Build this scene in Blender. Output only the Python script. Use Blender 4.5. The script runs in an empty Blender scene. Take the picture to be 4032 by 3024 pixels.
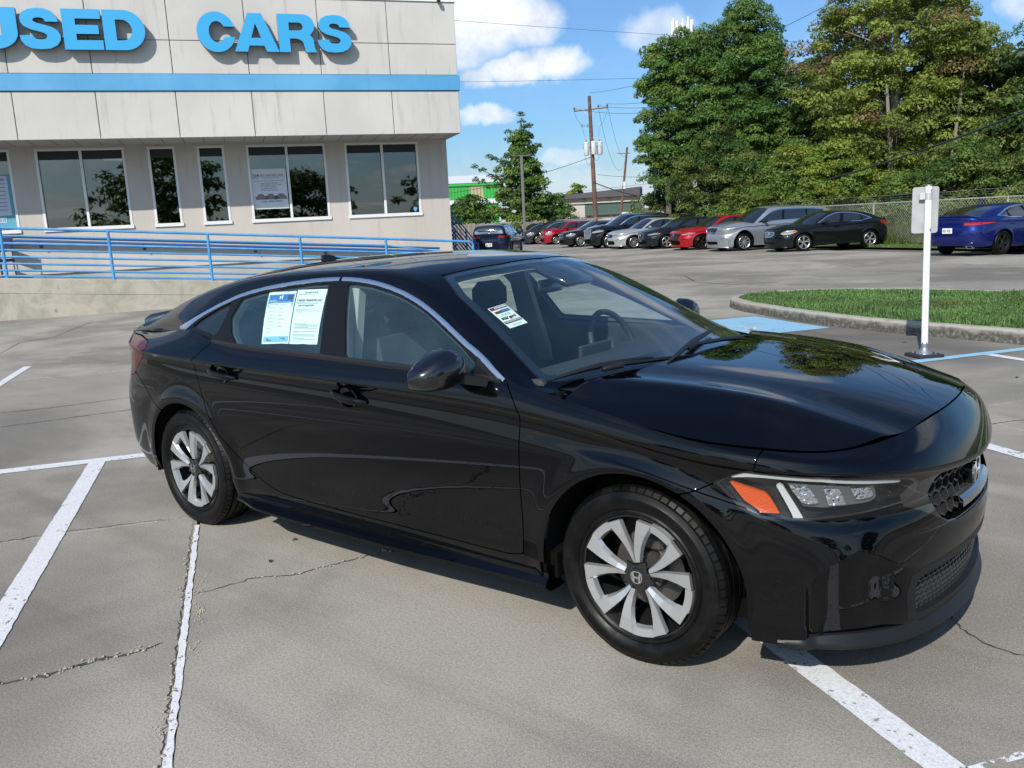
import bpy, math, random
import numpy as np
from mathutils import Matrix, Vector
random.seed(7); RNG = np.random.RandomState(7)
SC = bpy.context.scene; COL = SC.collection
# ---------------------------------------------------------------- camera
cd = bpy.data.cameras.new('camera'); cam = bpy.data.objects.new('camera', cd); COL.objects.link(cam); SC.camera = cam
cd.sensor_width = 36; cd.lens = 30.04; cd.clip_start = 0.05; cd.clip_end = 3000
r_ = Vector((0.78587, 0.61649, -0.04843)); u_ = Vector((-0.07657, 0.17472, 0.98164)); f_ = Vector((-0.61363, 0.76773, -0.18451))
M_ = Matrix((r_, u_, -f_)).transposed().to_4x4(); M_.translation = Vector((2.7812, -3.2792, 1.5302)); cam.matrix_world = M_
# ---------------------------------------------------------------- light and exposure
SUN_AZ, SUN_EL = math.radians(-76), math.radians(39.5)
SUN_STRENGTH, SKY_STRENGTH = 4.3, 0.132
SC.view_settings.view_transform = 'Standard'; SC.view_settings.look = 'None'; SC.view_settings.exposure = 0.28; SC.view_settings.gamma = 1
SC.view_settings.use_curve_mapping = False
sd = bpy.data.lights.new('sun', 'SUN'); sd.energy = SUN_STRENGTH; sd.angle = math.radians(0.53); sd.color = (1, .94, .85)
so = bpy.data.objects.new('sun', sd); COL.objects.link(so)
sv = Vector((math.cos(SUN_EL)*math.cos(SUN_AZ), math.cos(SUN_EL)*math.sin(SUN_AZ), math.sin(SUN_EL)))
so.rotation_euler = sv.to_track_quat('Z', 'Y').to_euler(); so.location = (0, -20, 30)
W = bpy.data.worlds.new('World'); SC.world = W; W.use_nodes = True
class NT:
    """small node-tree helper: n('ShaderNodeMath', op) returns node; sockets may be values"""
    def __init__(s, nt): s.t = nt; nt.nodes.clear()
    def n(s, typ, ins=(), **kw):
        nd = s.t.nodes.new('ShaderNode'+typ)
        for k, v in kw.items(): setattr(nd, k, v)
        items = ins.items() if isinstance(ins, dict) else enumerate(ins)
        for k, v in items:
            if v is None: continue
            if isinstance(v, bpy.types.NodeSocket): s.t.links.new(v, nd.inputs[k])
            else: nd.inputs[k].default_value = v
        return nd
    def m(s, op, a, b=None, c=None, clamp=False):
        nd = s.n('Math', [a, b, c], operation=op); nd.use_clamp = clamp; return nd.outputs[0]
    def mix(s, f, a, b, bt='MIX'):
        nd = s.t.nodes.new('ShaderNodeMix'); nd.data_type = 'RGBA'; nd.blend_type = bt
        for i, v in ((0, f), (6, a), (7, b)):
            if isinstance(v, bpy.types.NodeSocket): s.t.links.new(v, nd.inputs[i])
            else: nd.inputs[i].default_value = v if i == 0 else (tuple(v)+(1,))[:4]
        return nd.outputs[2]
    def noise(s, vec, scale, detail=4, rough=.55, dist=0):
        return s.n('TexNoise', {'Vector': vec, 'Scale': scale, 'Detail': detail, 'Roughness': rough, 'Distortion': dist}).outputs['Fac']
    def ramp(s, fac, lo, hi, a=0., b=1.):
        nd = s.n('MapRange', [fac, lo, hi, a, b]); nd.interpolation_type = 'SMOOTHSTEP'; return nd.outputs[0]
def build_sky():
    t = NT(W.node_tree)
    tc = t.n('TexCoord').outputs['Generated']
    sky = t.n('TexSky', sky_type='NISHITA', sun_disc=False, sun_elevation=SUN_EL, sun_rotation=math.atan2(sv.x, sv.y), altitude=10, air_density=1.0, dust_density=1.6, ozone_density=3.0)
    sx = t.n('SeparateXYZ', [tc]); x, y, z = sx.outputs
    zc = t.m('ADD', t.m('MAXIMUM', z, 0.0), 0.07)
    pl = t.n('CombineXYZ', [t.m('DIVIDE', x, zc), t.m('DIVIDE', y, zc), 0.0]).outputs[0]
    big = t.noise(pl, .55, 7, .6, .3); wisp = t.noise(pl, .35, 6, .62, 1.2)
    # cumulus in view, plus unseen ones outside the frame: (azimuth, elevation, half width, half height) in degrees, warped by noise
    az = t.m('MULTIPLY', t.m('ARCTAN2', y, x), 57.2958); el = t.m('MULTIPLY', t.m('ARCSINE', z), 57.2958)
    w1 = t.m('SUBTRACT', t.noise(tc, 22, 5, .62), .5); w2 = t.m('SUBTRACT', t.noise(t.n('VectorMath', [tc, (3.1, 1.7, .4)], operation='ADD').outputs[0], 30, 5, .6), .5)
    az2 = t.m('ADD', az, t.m('MULTIPLY', w1, 2.6)); el2 = t.m('ADD', el, t.m('MULTIPLY', w2, 1.7))
    tot = None
    for a, e, ra, re, k in ((129.2, 13.2, 3.4, 2.5, 1), (126.4, 12.2, 1.8, 1.4, .95), (131.2, 11.0, 2.2, 1.2, .8), (126.9, 9.5, 2.9, .75, 1), (125.0, 9.8, 1.7, .9, 1), (129.9, 9.2, 1.0, .7, .85),
                           (129.6, 6.95, 1.7, .5, .8), (118.4, 11.3, 2.0, 1.1, .6), (98.4, 10.4, 1.1, .9, .6), (126.0, 2.2, 7.5, 1.3, .45), (124.5, 3.9, 2.2, .5, .5), (138, 8, 4, 1.6, .8), (108, 20, 5, 3, .8), (140, 22, 8, 3, .8),
                           (-45, 9, 22, 5, .8), (-85, 14, 16, 6, .7), (-120, 12, 18, 5, .8), (60, 25, 15, 5, .7)):
        d = t.m('ADD', t.m('POWER', t.m('DIVIDE', t.m('SUBTRACT', az2, a), ra), 2), t.m('POWER', t.m('DIVIDE', t.m('SUBTRACT', el2, e), re), 2))
        b = t.m('MULTIPLY', t.ramp(d, 2.1, .1), k*.92)
        tot = b if tot is None else t.m('MAXIMUM', tot, b)
    thin = t.m('ADD', .025, t.m('MULTIPLY', t.m('MULTIPLY', t.ramp(wisp, .45, .78), .42), t.ramp(z, .02, .2))); cum = t.m('MULTIPLY', t.m('MULTIPLY', t.ramp(big, .50, .68), .9), t.m('MAXIMUM', t.m('MULTIPLY', t.ramp(z, .5, .8), .35), t.ramp(y, .05, -.35)))
    hz = t.ramp(z, .12, -.01, 0, .5)
    cov = t.m('MAXIMUM', t.m('MAXIMUM', tot, cum), t.m('MAXIMUM', thin, hz))
    shade = t.m('MAXIMUM', t.ramp(t.noise(t.n('VectorMath', [tc, (0, 0, .03)], operation='ADD').outputs[0], 26, 5, .6), .3, .62), t.ramp(z, .09, .03))
    white = t.mix(shade, (4.9, 5.2, 5.7), (7.0, 7.1, 7.2))
    base = t.mix(1.0, sky.outputs[0], (.52, .76, .96), 'MULTIPLY')
    col = t.mix(cov, base, white)
    bg = t.n('Background', [col, SKY_STRENGTH]); o = t.n('OutputWorld', [bg.outputs[0]])
build_sky()
SC.cycles.use_denoising = True; SC.cycles.max_bounces = 10; SC.cycles.transparent_max_bounces = 24; SC.cycles.sample_clamp_indirect = 6
SC.cycles.caustics_reflective = False; SC.cycles.caustics_refractive = False

# ---------------------------------------------------------------- materials
MATS = {}
def mat(name, col=(.5, .5, .5), rough=.5, metal=0, spec=.5, coat=0, coat_r=.03, emis=None, build=None, **kw):
    if name in MATS: return MATS[name]
    m = bpy.data.materials.new(name); m.use_nodes = True; t = NT(m.node_tree)
    p = t.n('BsdfPrincipled', {'Base Color': tuple(col)+(1,), 'Roughness': rough, 'Metallic': metal, 'Specular IOR Level': spec, 'Coat Weight': coat, 'Coat Roughness': coat_r})
    if emis: p.inputs['Emission Color'].default_value = tuple(emis[:3])+(1,); p.inputs['Emission Strength'].default_value = emis[3]
    for k, v in kw.items(): p.inputs[k].default_value = v
    t.n('OutputMaterial', [p.outputs[0]])
    if build: build(t, p, t.n('TexCoord'))
    MATS[name] = m; return m
def link(t, sock, p, name): t.t.links.new(sock, p.inputs[name])
def bump(t, p, h, strength=.3, dist=.01):
    b = t.n('Bump', {'Strength': strength, 'Distance': dist, 'Height': h}); t.t.links.new(b.outputs[0], p.inputs['Normal'])
def mottle(a, b, scale=3, rough=None, bs=0, bd=.01, coord='Object', detail=5, lo=.35, hi=.65, fine=0):
    def f(t, p, tc):
        v = tc.outputs[coord]; n = t.noise(v, scale, detail, .6)
        c = t.mix(t.ramp(n, lo, hi), a, b)
        if fine:
            n2 = t.noise(v, fine, 3, .6); c = t.mix(t.ramp(n2, .3, .7, 0, .35), c, tuple(x*.55 for x in a))
        link(t, c, p, 'Base Color')
        if rough: link(t, t.ramp(n, .3, .7, rough[0], rough[1]), p, 'Roughness')
        if bs: bump(t, p, t.noise(v, (fine or scale*6), 3), bs, bd)
    return f
def fres(t, ior):
    bf = t.n('NewGeometry').outputs['Backfacing']; return t.n('Fresnel', {'IOR': t.n('MapRange', [bf, 0., 1., ior, 1/ior]).outputs[0]})
def glassmat(name, tint, refl=1.0, ior=1.5, rough=0.0, haze=0, haze_col=(.5, .6, .6)):
    if name in MATS: return MATS[name]
    m = bpy.data.materials.new(name); m.use_nodes = True; t = NT(m.node_tree)
    tr = t.n('BsdfTransparent', [tuple(tint)+(1,)]); gl = t.n('BsdfGlossy', {'Color': (refl, refl, refl, 1), 'Roughness': rough})
    fr = fres(t, ior); b0 = tr
    if haze:
        nz = t.noise(t.n('NewGeometry').outputs['Position'], 5, 5, .65); b0 = t.n('MixShader', [t.ramp(nz, .25, .75, haze*.6, haze*1.3), tr.outputs[0], t.n('BsdfDiffuse', [tuple(haze_col)+(1,)]).outputs[0]])  # patchy film on the glass, tinted to paint in the reflected sky
    mx = t.n('MixShader', [fr.outputs[0], b0.outputs[0], gl.outputs[0]])
    t.n('OutputMaterial', [mx.outputs[0]]); MATS[name] = m; return m

# ---------------------------------------------------------------- objects
def link_ob(o, parent=None):
    COL.objects.link(o)
    if parent is not None: o.parent = parent
    return o
def tag(o, label=None, cat=None, group=None, kind=None):
    if label: o['label'] = label
    if cat: o['category'] = cat
    if group: o['group'] = group
    if kind: o['kind'] = kind
    return o
def empty(name, loc=(0, 0, 0), rz=0, label=None, cat=None, group=None, parent=None):
    o = bpy.data.objects.new(name, None); o.empty_display_size = .2; o.location = loc; o.rotation_euler = (0, 0, rz); link_ob(o, parent)
    return tag(o, label, cat, group)
class MB:
    """collects polygons of one mesh"""
    def __init__(s): s.v = []; s.f = []; s.mi = []; s.cur = 0
    def add(s, vs, fs):
        o = len(s.v); s.v += [tuple(map(float, a)) for a in vs]; s.f += [tuple(o+i for i in f) for f in fs]; s.mi += [s.cur]*len(fs); return s
    def box(s, c, d, rot=None, bev=0):
        """centre, full size, optional 3x3 rotation; bev chamfers every edge"""
        hx, hy, hz = d[0]/2, d[1]/2, d[2]/2
        if bev <= 0:
            p = [(x, y, z) for x in (-hx, hx) for y in (-hy, hy) for z in (-hz, hz)]
            f = [(0, 1, 3, 2), (4, 6, 7, 5), (0, 4, 5, 1), (2, 3, 7, 6), (0, 2, 6, 4), (1, 5, 7, 3)]
        else:
            b = min(bev, hx*.9, hy*.9, hz*.9); p = []; idx = {}
            for sx in (-1, 1):
                for sy in (-1, 1):
                    for sz in (-1, 1):
                        for a in range(3):
                            q = [sx*(hx-b), sy*(hy-b), sz*(hz-b)]; q[a] = (sx*hx, sy*hy, sz*hz)[a]; idx[(sx, sy, sz, a)] = len(p); p.append(tuple(q))
            f = []
            for a in range(3):
                b1, b2 = [k for k in range(3) if k != a]
                for sg in (-1, 1):
                    q = []
                    for e1, e2 in ((-1, -1), (1, -1), (1, 1), (-1, 1)):
                        s3 = [0, 0, 0]; s3[a] = sg; s3[b1] = e1; s3[b2] = e2; q.append(idx[(*s3, a)])
                    f.append(tuple(q))
            for a in range(3):
                b1, b2 = [k for k in range(3) if k != a]
                for e1 in (-1, 1):
                    for e2 in (-1, 1):
                        def I(ea, ax):
                            s3 = [0, 0, 0]; s3[a] = ea; s3[b1] = e1; s3[b2] = e2; return idx[(*s3, ax)]
                        f.append((I(-1, b1), I(1, b1), I(1, b2), I(-1, b2)))
            for sx in (-1, 1):
                for sy in (-1, 1):
                    for sz in (-1, 1): f.append(tuple(idx[(sx, sy, sz, a)] for a in range(3)))
        p = np.array(p)
        if rot is not None: p = p @ np.array(rot).T
        return s.add(p+np.array(c), f)
    def prism(s, poly, h, axis=2, base=0.0):
        """poly: 2D points; extruded from base to base+h along axis"""
        n = len(poly); P = []
        for k in (base, base+h):
            for a, b in poly:
                P.append((k, a, b) if axis == 0 else (a, k, b) if axis == 1 else (a, b, k))
        return s.add(P, [tuple(range(n))[::-1], tuple(range(n, 2*n))]+[(i, (i+1) % n, n+(i+1) % n, n+i) for i in range(n)])
    def tube(s, pts, r, n=8, closed=False, caps=True):
        pts = [np.array(p, float) for p in pts]; m = len(pts); rr = r if hasattr(r, '__len__') else [r]*m
        o = len(s.v); up = None; ring = []
        for i in range(m):
            a = pts[(i-1) % m] if (closed or i > 0) else pts[i]; b = pts[(i+1) % m] if (closed or i < m-1) else pts[i]
            d = b-a; d /= (np.linalg.norm(d)+1e-12)
            if up is None:
                up = np.array((0, 0, 1.)) if abs(d[2]) < .9 else np.array((1., 0, 0))
            x = np.cross(d, up); x /= np.linalg.norm(x)+1e-12; up = np.cross(x, d)
            for k in range(n):
                t = 2*math.pi*k/n; ring.append(pts[i]+rr[i]*(math.cos(t)*x+math.sin(t)*up))
        fs = []
        for i in range(m if closed else m-1):
            j = (i+1) % m
            fs += [(i*n+k, i*n+(k+1) % n, j*n+(k+1) % n, j*n+k) for k in range(n)]
        if caps and not closed: fs += [tuple(range(n))[::-1], tuple((m-1)*n+k for k in range(n))]
        return s.add(ring, fs)
    def lathe(s, prof, n=32, axis=2, c=(0, 0, 0)):
        """prof: (radius, height) list"""
        P = []
        for r, h in prof:
            for k in range(n):
                t = 2*math.pi*k/n; x, y = r*math.cos(t), r*math.sin(t)
                P.append({2: (x, y, h), 1: (x, h, y), 0: (h, x, y)}[axis])
        m = len(prof); P = np.array(P)+np.array(c)
        return s.add(P, [(i*n+k, i*n+(k+1) % n, (i+1)*n+(k+1) % n, (i+1)*n+k) for i in range(m-1) for k in range(n)])
    def mesh(s, name, mats, smooth=None):
        me = bpy.data.meshes.new(name); me.from_pydata(s.v, [], s.f)
        for m in (mats if isinstance(mats, (list, tuple)) else [mats]): me.materials.append(m)
        if any(s.mi): me.polygons.foreach_set('material_index', s.mi)
        if smooth is not None:
            me.polygons.foreach_set('use_smooth', [True]*len(me.polygons)); me.set_sharp_from_angle(angle=math.radians(smooth))
        me.update(); return me
    def build(s, name, mats, parent=None, smooth=None, **k):
        o = bpy.data.objects.new(name, s.mesh(name, mats, smooth)); link_ob(o, parent); return tag(o, **k)
def part(name, me, parent, loc=(0, 0, 0), rot=(0, 0, 0), scale=(1, 1, 1), **k):
    o = bpy.data.objects.new(name, me); o.location = loc; o.rotation_euler = rot; o.scale = scale; link_ob(o, parent); return tag(o, **k)
def copy_tree(o, parent=None):
    c = o.copy(); COL.objects.link(c); c.parent = parent
    for ch in list(o.children): copy_tree(ch, c)
    return c
def np_mesh(name, V, F, mats, mi=None, smooth=False):
    """V (n,3), F (m,k) arrays of equal-sided faces"""
    me = bpy.data.meshes.new(name); m, k = F.shape
    me.vertices.add(len(V)); me.vertices.foreach_set('co', np.asarray(V, np.float32).ravel())
    me.loops.add(m*k); me.loops.foreach_set('vertex_index', F.astype(np.int32).ravel())
    me.polygons.add(m); me.polygons.foreach_set('loop_start', np.arange(0, m*k, k, dtype=np.int32))
    for x in (mats if isinstance(mats, (list, tuple)) else [mats]): me.materials.append(x)
    if mi is not None: me.polygons.foreach_set('material_index', np.asarray(mi, np.int32))
    if smooth: me.polygons.foreach_set('use_smooth', [True]*m)
    me.update(calc_edges=True); me.validate(); return me
def text_mesh(txt, size, depth=0.0, bold=0.0, width=None, align='CENTER'):
    """built-in font turned into a mesh, centred; width squeezes it to a given width"""
    c = bpy.data.curves.new('t', 'FONT'); c.body = txt; c.size = size; c.extrude = depth; c.align_x = align; c.align_y = 'CENTER'; c.offset = bold; c.resolution_u = 3
    o = bpy.data.objects.new('t', c); COL.objects.link(o); dg = bpy.context.evaluated_depsgraph_get()
    me = bpy.data.meshes.new_from_object(o.evaluated_get(dg)); bpy.data.objects.remove(o)
    v = np.array([tuple(q.co) for q in me.vertices]) if len(me.vertices) else np.zeros((0, 3))
    if width and len(v):
        w = v[:, 0].max()-v[:, 0].min(); v[:, 0] *= width/w
        me.vertices.foreach_set('co', v.ravel().astype(np.float32))
    me.update(); return me
# lot frame: c runs from the building towards the camera, s along the facade
EN = np.array([.8289, -.5594, 0.]); ES = np.array([.5594, .8289, 0.]); LOT_RZ = math.atan2(ES[1], ES[0])
def CS(c, s, z=0.): q = EN*c+ES*s; return (q[0], q[1], z)
# ================================================================ car surfaces
def spl_basis(k, q):
    """cardinal natural cubic spline: rows = queries, columns = knots"""
    k = np.asarray(k, float); q = np.asarray(q, float); n = len(k); h = np.diff(k)
    A = np.zeros((n, n)); B = np.zeros((n, n)); A[0, 0] = A[-1, -1] = 1
    for i in range(1, n-1):
        A[i, i-1] = h[i-1]; A[i, i] = 2*(h[i-1]+h[i]); A[i, i+1] = h[i]
        B[i, i-1] = 6/h[i-1]; B[i, i] = -6/h[i-1]-6/h[i]; B[i, i+1] = 6/h[i]
    M2 = np.linalg.solve(A, B); i = np.clip(np.searchsorted(k, q)-1, 0, n-2)
    hh = h[i]; a = (k[i+1]-q)/hh; b = (q-k[i])/hh; R = ((a**3-a)*hh*hh/6)[:, None]*M2[i]+((b**3-b)*hh*hh/6)[:, None]*M2[i+1]
    R[np.arange(len(q)), i] += a; R[np.arange(len(q)), i+1] += b; return R
def spl(k, v, q): return spl_basis(k, q) @ np.asarray(v, float)
def sst(x, a, b):
    t = np.clip((x-a)/(b-a), 0, 1); return t*t*(3-2*t)
def sdf(poly, X, Y):
    """signed distance to a closed polygon, positive inside"""
    p = np.asarray(poly, float); q = np.roll(p, -1, 0); P = np.stack([X, Y], 1); D = np.full(len(X), 1e9); ins = np.zeros(len(X), bool)
    for a, b in zip(p, q):
        e = b-a; w = P-a; t = np.clip((w@e)/(e@e+1e-12), 0, 1); d = w-t[:, None]*e; D = np.minimum(D, (d*d).sum(1))
        c = ((a[1] <= P[:, 1]) & (b[1] > P[:, 1])) | ((b[1] <= P[:, 1]) & (a[1] > P[:, 1]))
        xx = a[0]+(P[:, 1]-a[1])*(b[0]-a[0])/(b[1]-a[1]+1e-12*np.sign(b[1]-a[1]+1e-30)); ins ^= c & (P[:, 0] < xx)
    return np.where(ins, 1, -1)*np.sqrt(D)
def rnd(poly, k=1):
    """Chaikin corner rounding"""
    p = np.asarray(poly, float)
    for _ in range(k):
        q = np.roll(p, -1, 0); p = np.stack([.75*p+.25*q, .25*p+.75*q], 1).reshape(-1, 2)
    return p
def surf_part(name, P, us, vs, clip, material, parent, rim=.01, off=0., mirror=True, flip=False, label=None, warp=None, kind=None, one=False, smooth_rim=False):
    """mesh of the piece of surface P(u,v) where clip(points,u,v)>0, with edges turned inwards by rim. Mirrored across y when mirror."""
    nu, nv = len(us), len(vs); U, V = np.meshgrid(us, vs, indexing='ij'); U = U.ravel(); V = V.ravel(); X = P(U, V)
    idx = np.arange(nu*nv).reshape(nu, nv)
    quads = np.stack([idx[:-1, :-1], idx[1:, :-1], idx[1:, 1:], idx[:-1, 1:]], -1).reshape(-1, 4)
    g = clip(X, U, V) if clip else np.ones(len(U)); pos = g > 0; c4 = pos[quads].sum(1)
    faces = [tuple(q) for q in quads[c4 == 4]]; cut = {}; extra = []
    mixed = quads[(c4 > 0) & (c4 < 4)]; need = {}
    for q in mixed:
        for a, b in zip(q, np.roll(q, -1)):
            if pos[a] != pos[b]: need.setdefault((min(a, b), max(a, b)), len(need))
    if need:
        ks = np.array(list(need.keys())); a, b = ks[:, 0], ks[:, 1]; ua, va, ub, vb = U[a], V[a], U[b], V[b]; ga, gb = g[a], g[b]
        lo = np.zeros(len(ks)); hi = np.ones(len(ks))
        t = ga/(ga-gb)
        for _ in range(7):
            um, vm = ua+(ub-ua)*t, va+(vb-va)*t; Xm = P(um, vm); gm = clip(Xm, um, vm); same = (gm > 0) == (ga > 0)
            lo = np.where(same, t, lo); hi = np.where(same, hi, t); t = (lo+hi)/2
        um, vm = ua+(ub-ua)*t, va+(vb-va)*t; base = len(U); U = np.r_[U, um]; V = np.r_[V, vm]; X = np.vstack([X, P(um, vm)])
        for q in mixed:
            poly = []
            for a, b in zip(q, np.roll(q, -1)):
                if pos[a]: poly.append(int(a))
                if pos[a] != pos[b]: poly.append(base+need[(min(a, b), max(a, b))])
            if len(poly) >= 3: faces.append(tuple(poly))
    if not faces: return None
    used = np.unique(np.concatenate([np.array(f) for f in faces])); mp = np.full(len(U), -1); mp[used] = np.arange(len(used))
    faces = [tuple(int(mp[i]) for i in f) for f in faces]; U, V, X = U[used], V[used], X[used]
    du = (us[-1]-us[0])*1e-4; dv = (vs[-1]-vs[0])*1e-4
    u0 = np.clip(U, us[0]+du, us[-1]-du); v0 = np.clip(V, vs[0]+dv, vs[-1]-dv)
    wf = (lambda Q: warp(Q)) if warp else (lambda Q: Q)
    N = np.cross(wf(P(u0+du, v0))-wf(P(u0-du, v0)), wf(P(u0, v0+dv))-wf(P(u0, v0-dv))); N /= np.linalg.norm(N, axis=1)[:, None]+1e-12
    if flip: N = -N; faces = [f[::-1] for f in faces]
    X = wf(X)+N*off; n = len(X); Vall = [X]; Nall = [N]; Fall = list(faces)
    if rim > 0:
        ed = {}
        for f in faces:
            for i in range(len(f)):
                a, b = f[i], f[(i+1) % len(f)]; ed[(a, b)] = ed.get((a, b), 0)+1
        bd = [(a, b) for (a, b) in ed if (b, a) not in ed and not (abs(X[a, 1]) < 1e-5 and abs(X[b, 1]) < 1e-5)]
        R1 = []; RN = []; o = n
        for a, b in bd:
            pa, pb = X[a], X[b]; rn = np.cross(pb-pa, N[a]); L = np.linalg.norm(rn)
            if L < 1e-9: continue
            rn /= L; R1 += [pa, pb, pb-N[b]*rim, pa-N[a]*rim]; RN += [rn]*4; Fall.append((o+1, o, o+3, o+2)); o += 4
        if R1: Vall.append(np.array(R1)); Nall.append(np.array(RN))
    X = np.vstack(Vall); N = np.vstack(Nall)
    def mk(X, N, F):
        me = bpy.data.meshes.new(name); me.from_pydata(X.tolist(), [], F); me.materials.append(material)
        me.polygons.foreach_set('use_smooth', [True]*len(me.polygons)); me.normals_split_custom_set_from_vertices(N.tolist()); return me
    outs = []
    if one and mirror:      # both halves in one mesh
        Xm = X*[1, -1, 1]; Nm = N*[1, -1, 1]; F2 = [tuple(i+len(X) for i in f[::-1]) for f in Fall]
        outs.append(part(name, mk(np.vstack([X, Xm]), np.vstack([N, Nm]), Fall+F2), parent, label=label, kind=kind)); return outs
    outs.append(part(name, mk(X, N, Fall), parent, label=label, kind=kind))
    if mirror: outs.append(part(name, mk(X*[1, -1, 1], N*[1, -1, 1], [f[::-1] for f in Fall]), parent, label=label, kind=kind))
    return outs
# ---- lower body: net of stations (rear centre -> front centre) x rows (bottom -> top edge)
ST = np.array([(-2.385, 0), (-2.38, .25), (-2.35, .50), (-2.27, .67), (-2.14, .785), (-1.97, .852), (-1.72, .888), (-1.37, .898), (-.95, .897), (-.4, .896), (.2, .896), (.8, .896),
               (1.1, .898), (1.37, .90), (1.60, .885), (1.79, .845), (1.95, .775), (2.08, .66), (2.17, .50), (2.225, .31), (2.25, .15), (2.258, 0)])
GT = np.array([(-2.31, 0, 1.065), (-2.305, .25, 1.063), (-2.28, .48, 1.055), (-2.20, .60, 1.04), (-2.06, .68, 1.025), (-1.88, .73, 1.02), (-1.66, .765, 1.035), (-1.36, .805, 1.055), (-1.02, .838, 1.0), (-.4, .847, .981), (.2, .855, .968), (.8, .861, .955),
               (1.06, .862, .915), (1.32, .874, .868), (1.56, .868, .832), (1.73, .832, .806), (1.88, .762, .791), (2.0, .655, .788), (2.095, .49, .803), (2.135, .31, .825), (2.152, .15, .835), (2.156, 0, .838)])
ZC = np.array([.985, .985, .983, .975, .962, .95, .938, .922, .906, .896, .883, .862, .838, .80, .766, .750, .742, .732, .714, .692, .676, .672])
Z0 = np.array([.27, .27, .26, .25, .245, .245, .26, .25, .215, .205, .20, .20, .20, .20, .175, .165, .16, .155, .15, .15, .15, .15])
SIDE_IN = [.045, .030, .020, .003, -.001, .009, .012, 0.]; FRONT_IN = [.030, .018, .006, -.006, .008, .022, .012, -.008]; REAR_IN = [.06, .03, .004, .0, .010, .035, .045, .040]
def hood_z(x, y):
    y = np.abs(y); zc = spl([1.0, 1.3, 1.6, 1.9, 2.05, 2.15, 2.25], [1.0, .985, .957, .908, .872, .838, .79], x); a = spl([.9, 1.1, 1.3, 1.55, 1.8, 1.95, 2.07, 2.15, 2.25], [.10, .106, .111, .123, .150, .180, .215, .25, .30], x)
    yc = .70-.16*(x-1.1); p = 3+1.6*(1-sst(x, 1.6, 2.0)); return zc-a*(y/.85)**p+.009*np.exp(-((y-yc)/.055)**2)-.006*np.exp(-((y-yc+.13)/.09)**2)
for _i in range(14, 22): GT[_i, 2] = hood_z(GT[_i:_i+1, 0], GT[_i:_i+1, 1])[0]-.0015
def build_net():
    n = len(ST); rows = []
    ext = np.vstack([ST[1]*[1, -1], ST, ST[-2]*[1, -1]]); tg = ext[2:]-ext[:-2]; tg /= np.linalg.norm(tg, axis=1)[:, None]
    nr = np.stack([-tg[:, 1], tg[:, 0]], 1)     # outward in (x,w): path runs rear -> front on the right side, w grows outwards
    nr *= np.where((nr[:, 1]+nr[:, 0]*np.sign(ST[:, 0])) < 0, -1, 1)[:, None]
    wf = sst(ST[:, 0], 1.45, 2.0); wr = sst(-ST[:, 0], 1.7, 2.2); ws = 1-wf-wr
    zr = np.zeros((n, 10)); 
    for i in range(n):
        z0, zc = Z0[i], ZC[i]; side = [z0, z0+.05, .36, .55, .71, zc-.075, zc-.020, zc]; fr = [z0, z0+.05, .33, .46, .555, .61, zc-.032, zc]; re = [z0, z0+.06, .42, .58, .70, .80, .90, zc]
        zr[i, :8] = ws[i]*np.array(side)+wf[i]*np.array(fr)+wr[i]*np.array(re)
        for k in range(6, 1, -1): zr[i, k] = min(zr[i, k], zr[i, k+1]-.018)
        zr[i, 9] = GT[i, 2]; zr[i, 8] = (zr[i, 7]+zr[i, 9])/2
    P = np.zeros((n, 10, 3))
    for i in range(n):
        ins = ws[i]*np.array(SIDE_IN)+wf[i]*np.array(FRONT_IN)+wr[i]*np.array(REAR_IN)
        for k in range(8):
            q = ST[i]-nr[i]*ins[k]; P[i, k] = (q[0], q[1], zr[i, k])
        P[i, 9] = GT[i]; m = (P[i, 7]+P[i, 9])/2; b = .006*ws[i]+.012*wf[i]+.012*wr[i]; P[i, 8] = (m[0]+nr[i, 0]*b, m[1]+nr[i, 1]*b, m[2]+b*.6)
    return P
NET = build_net(); NET_EXT = np.concatenate([NET[1:3][::-1]*[1, -1, 1], NET, NET[-3:-1][::-1]*[1, -1, 1]])
_d = np.r_[0, np.cumsum(np.linalg.norm(np.diff(NET_EXT[:, 4, :2], axis=0), axis=1))]; KU = (_d-_d[2])/(_d[-3]-_d[2])
KV = np.array([0, .05, .18, .36, .52, .65, .745, .8, .9, 1.])
def S_low(U, V, bulge=True):
    A = spl_basis(KU, U); lowm = V <= KV[7]; B = np.zeros((len(V), 10))
    if lowm.any(): B[np.ix_(lowm, range(8))] = spl_basis(KV[:8], V[lowm])
    if (~lowm).any(): B[np.ix_(~lowm, range(7, 10))] = spl_basis(KV[7:], V[~lowm])
    R = np.einsum('ni,ikc,nk->nc', A, NET_EXT, B)
    if bulge:
        x, z = R[:, 0], R[:, 2]; side = sst(R[:, 1], .74, .84)
        for cx in (-1.3675, 1.3675):
            r = np.hypot(x-cx, z-.30); b = .014*np.exp(-((r-.40)/.05)**2)*side*(z > .2); R[:, 1] += b
    x, y, z = R[:, 0], R[:, 1], R[:, 2]; zl = np.interp(x, [1.90, 1.925, 1.96, 2.05, 2.10, 2.17, 2.2], [.36, .385, .435, .497, .470, .40, .38])
    dp = .030*sst(zl-z, .0, .016)*sst(x, 1.915, 1.93)*(1-sst(x, 2.09, 2.175))*sst(z, .15, .19); up_ = .010*np.exp(-np.abs(z-zl)/.05)*(z >= zl)*sst(x, 1.80, 1.93)*(1-sst(x, 2.09, 2.175))
    R[:, 0] += -dp*.45+up_*.5; R[:, 1] += -dp*.9+up_*.8
    R[:, 1] *= -1; return R
def u_at_x(x):
    return float(np.interp(x, NET[3:19, 4, 0], KU[2:-2][3:19]))
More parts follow.
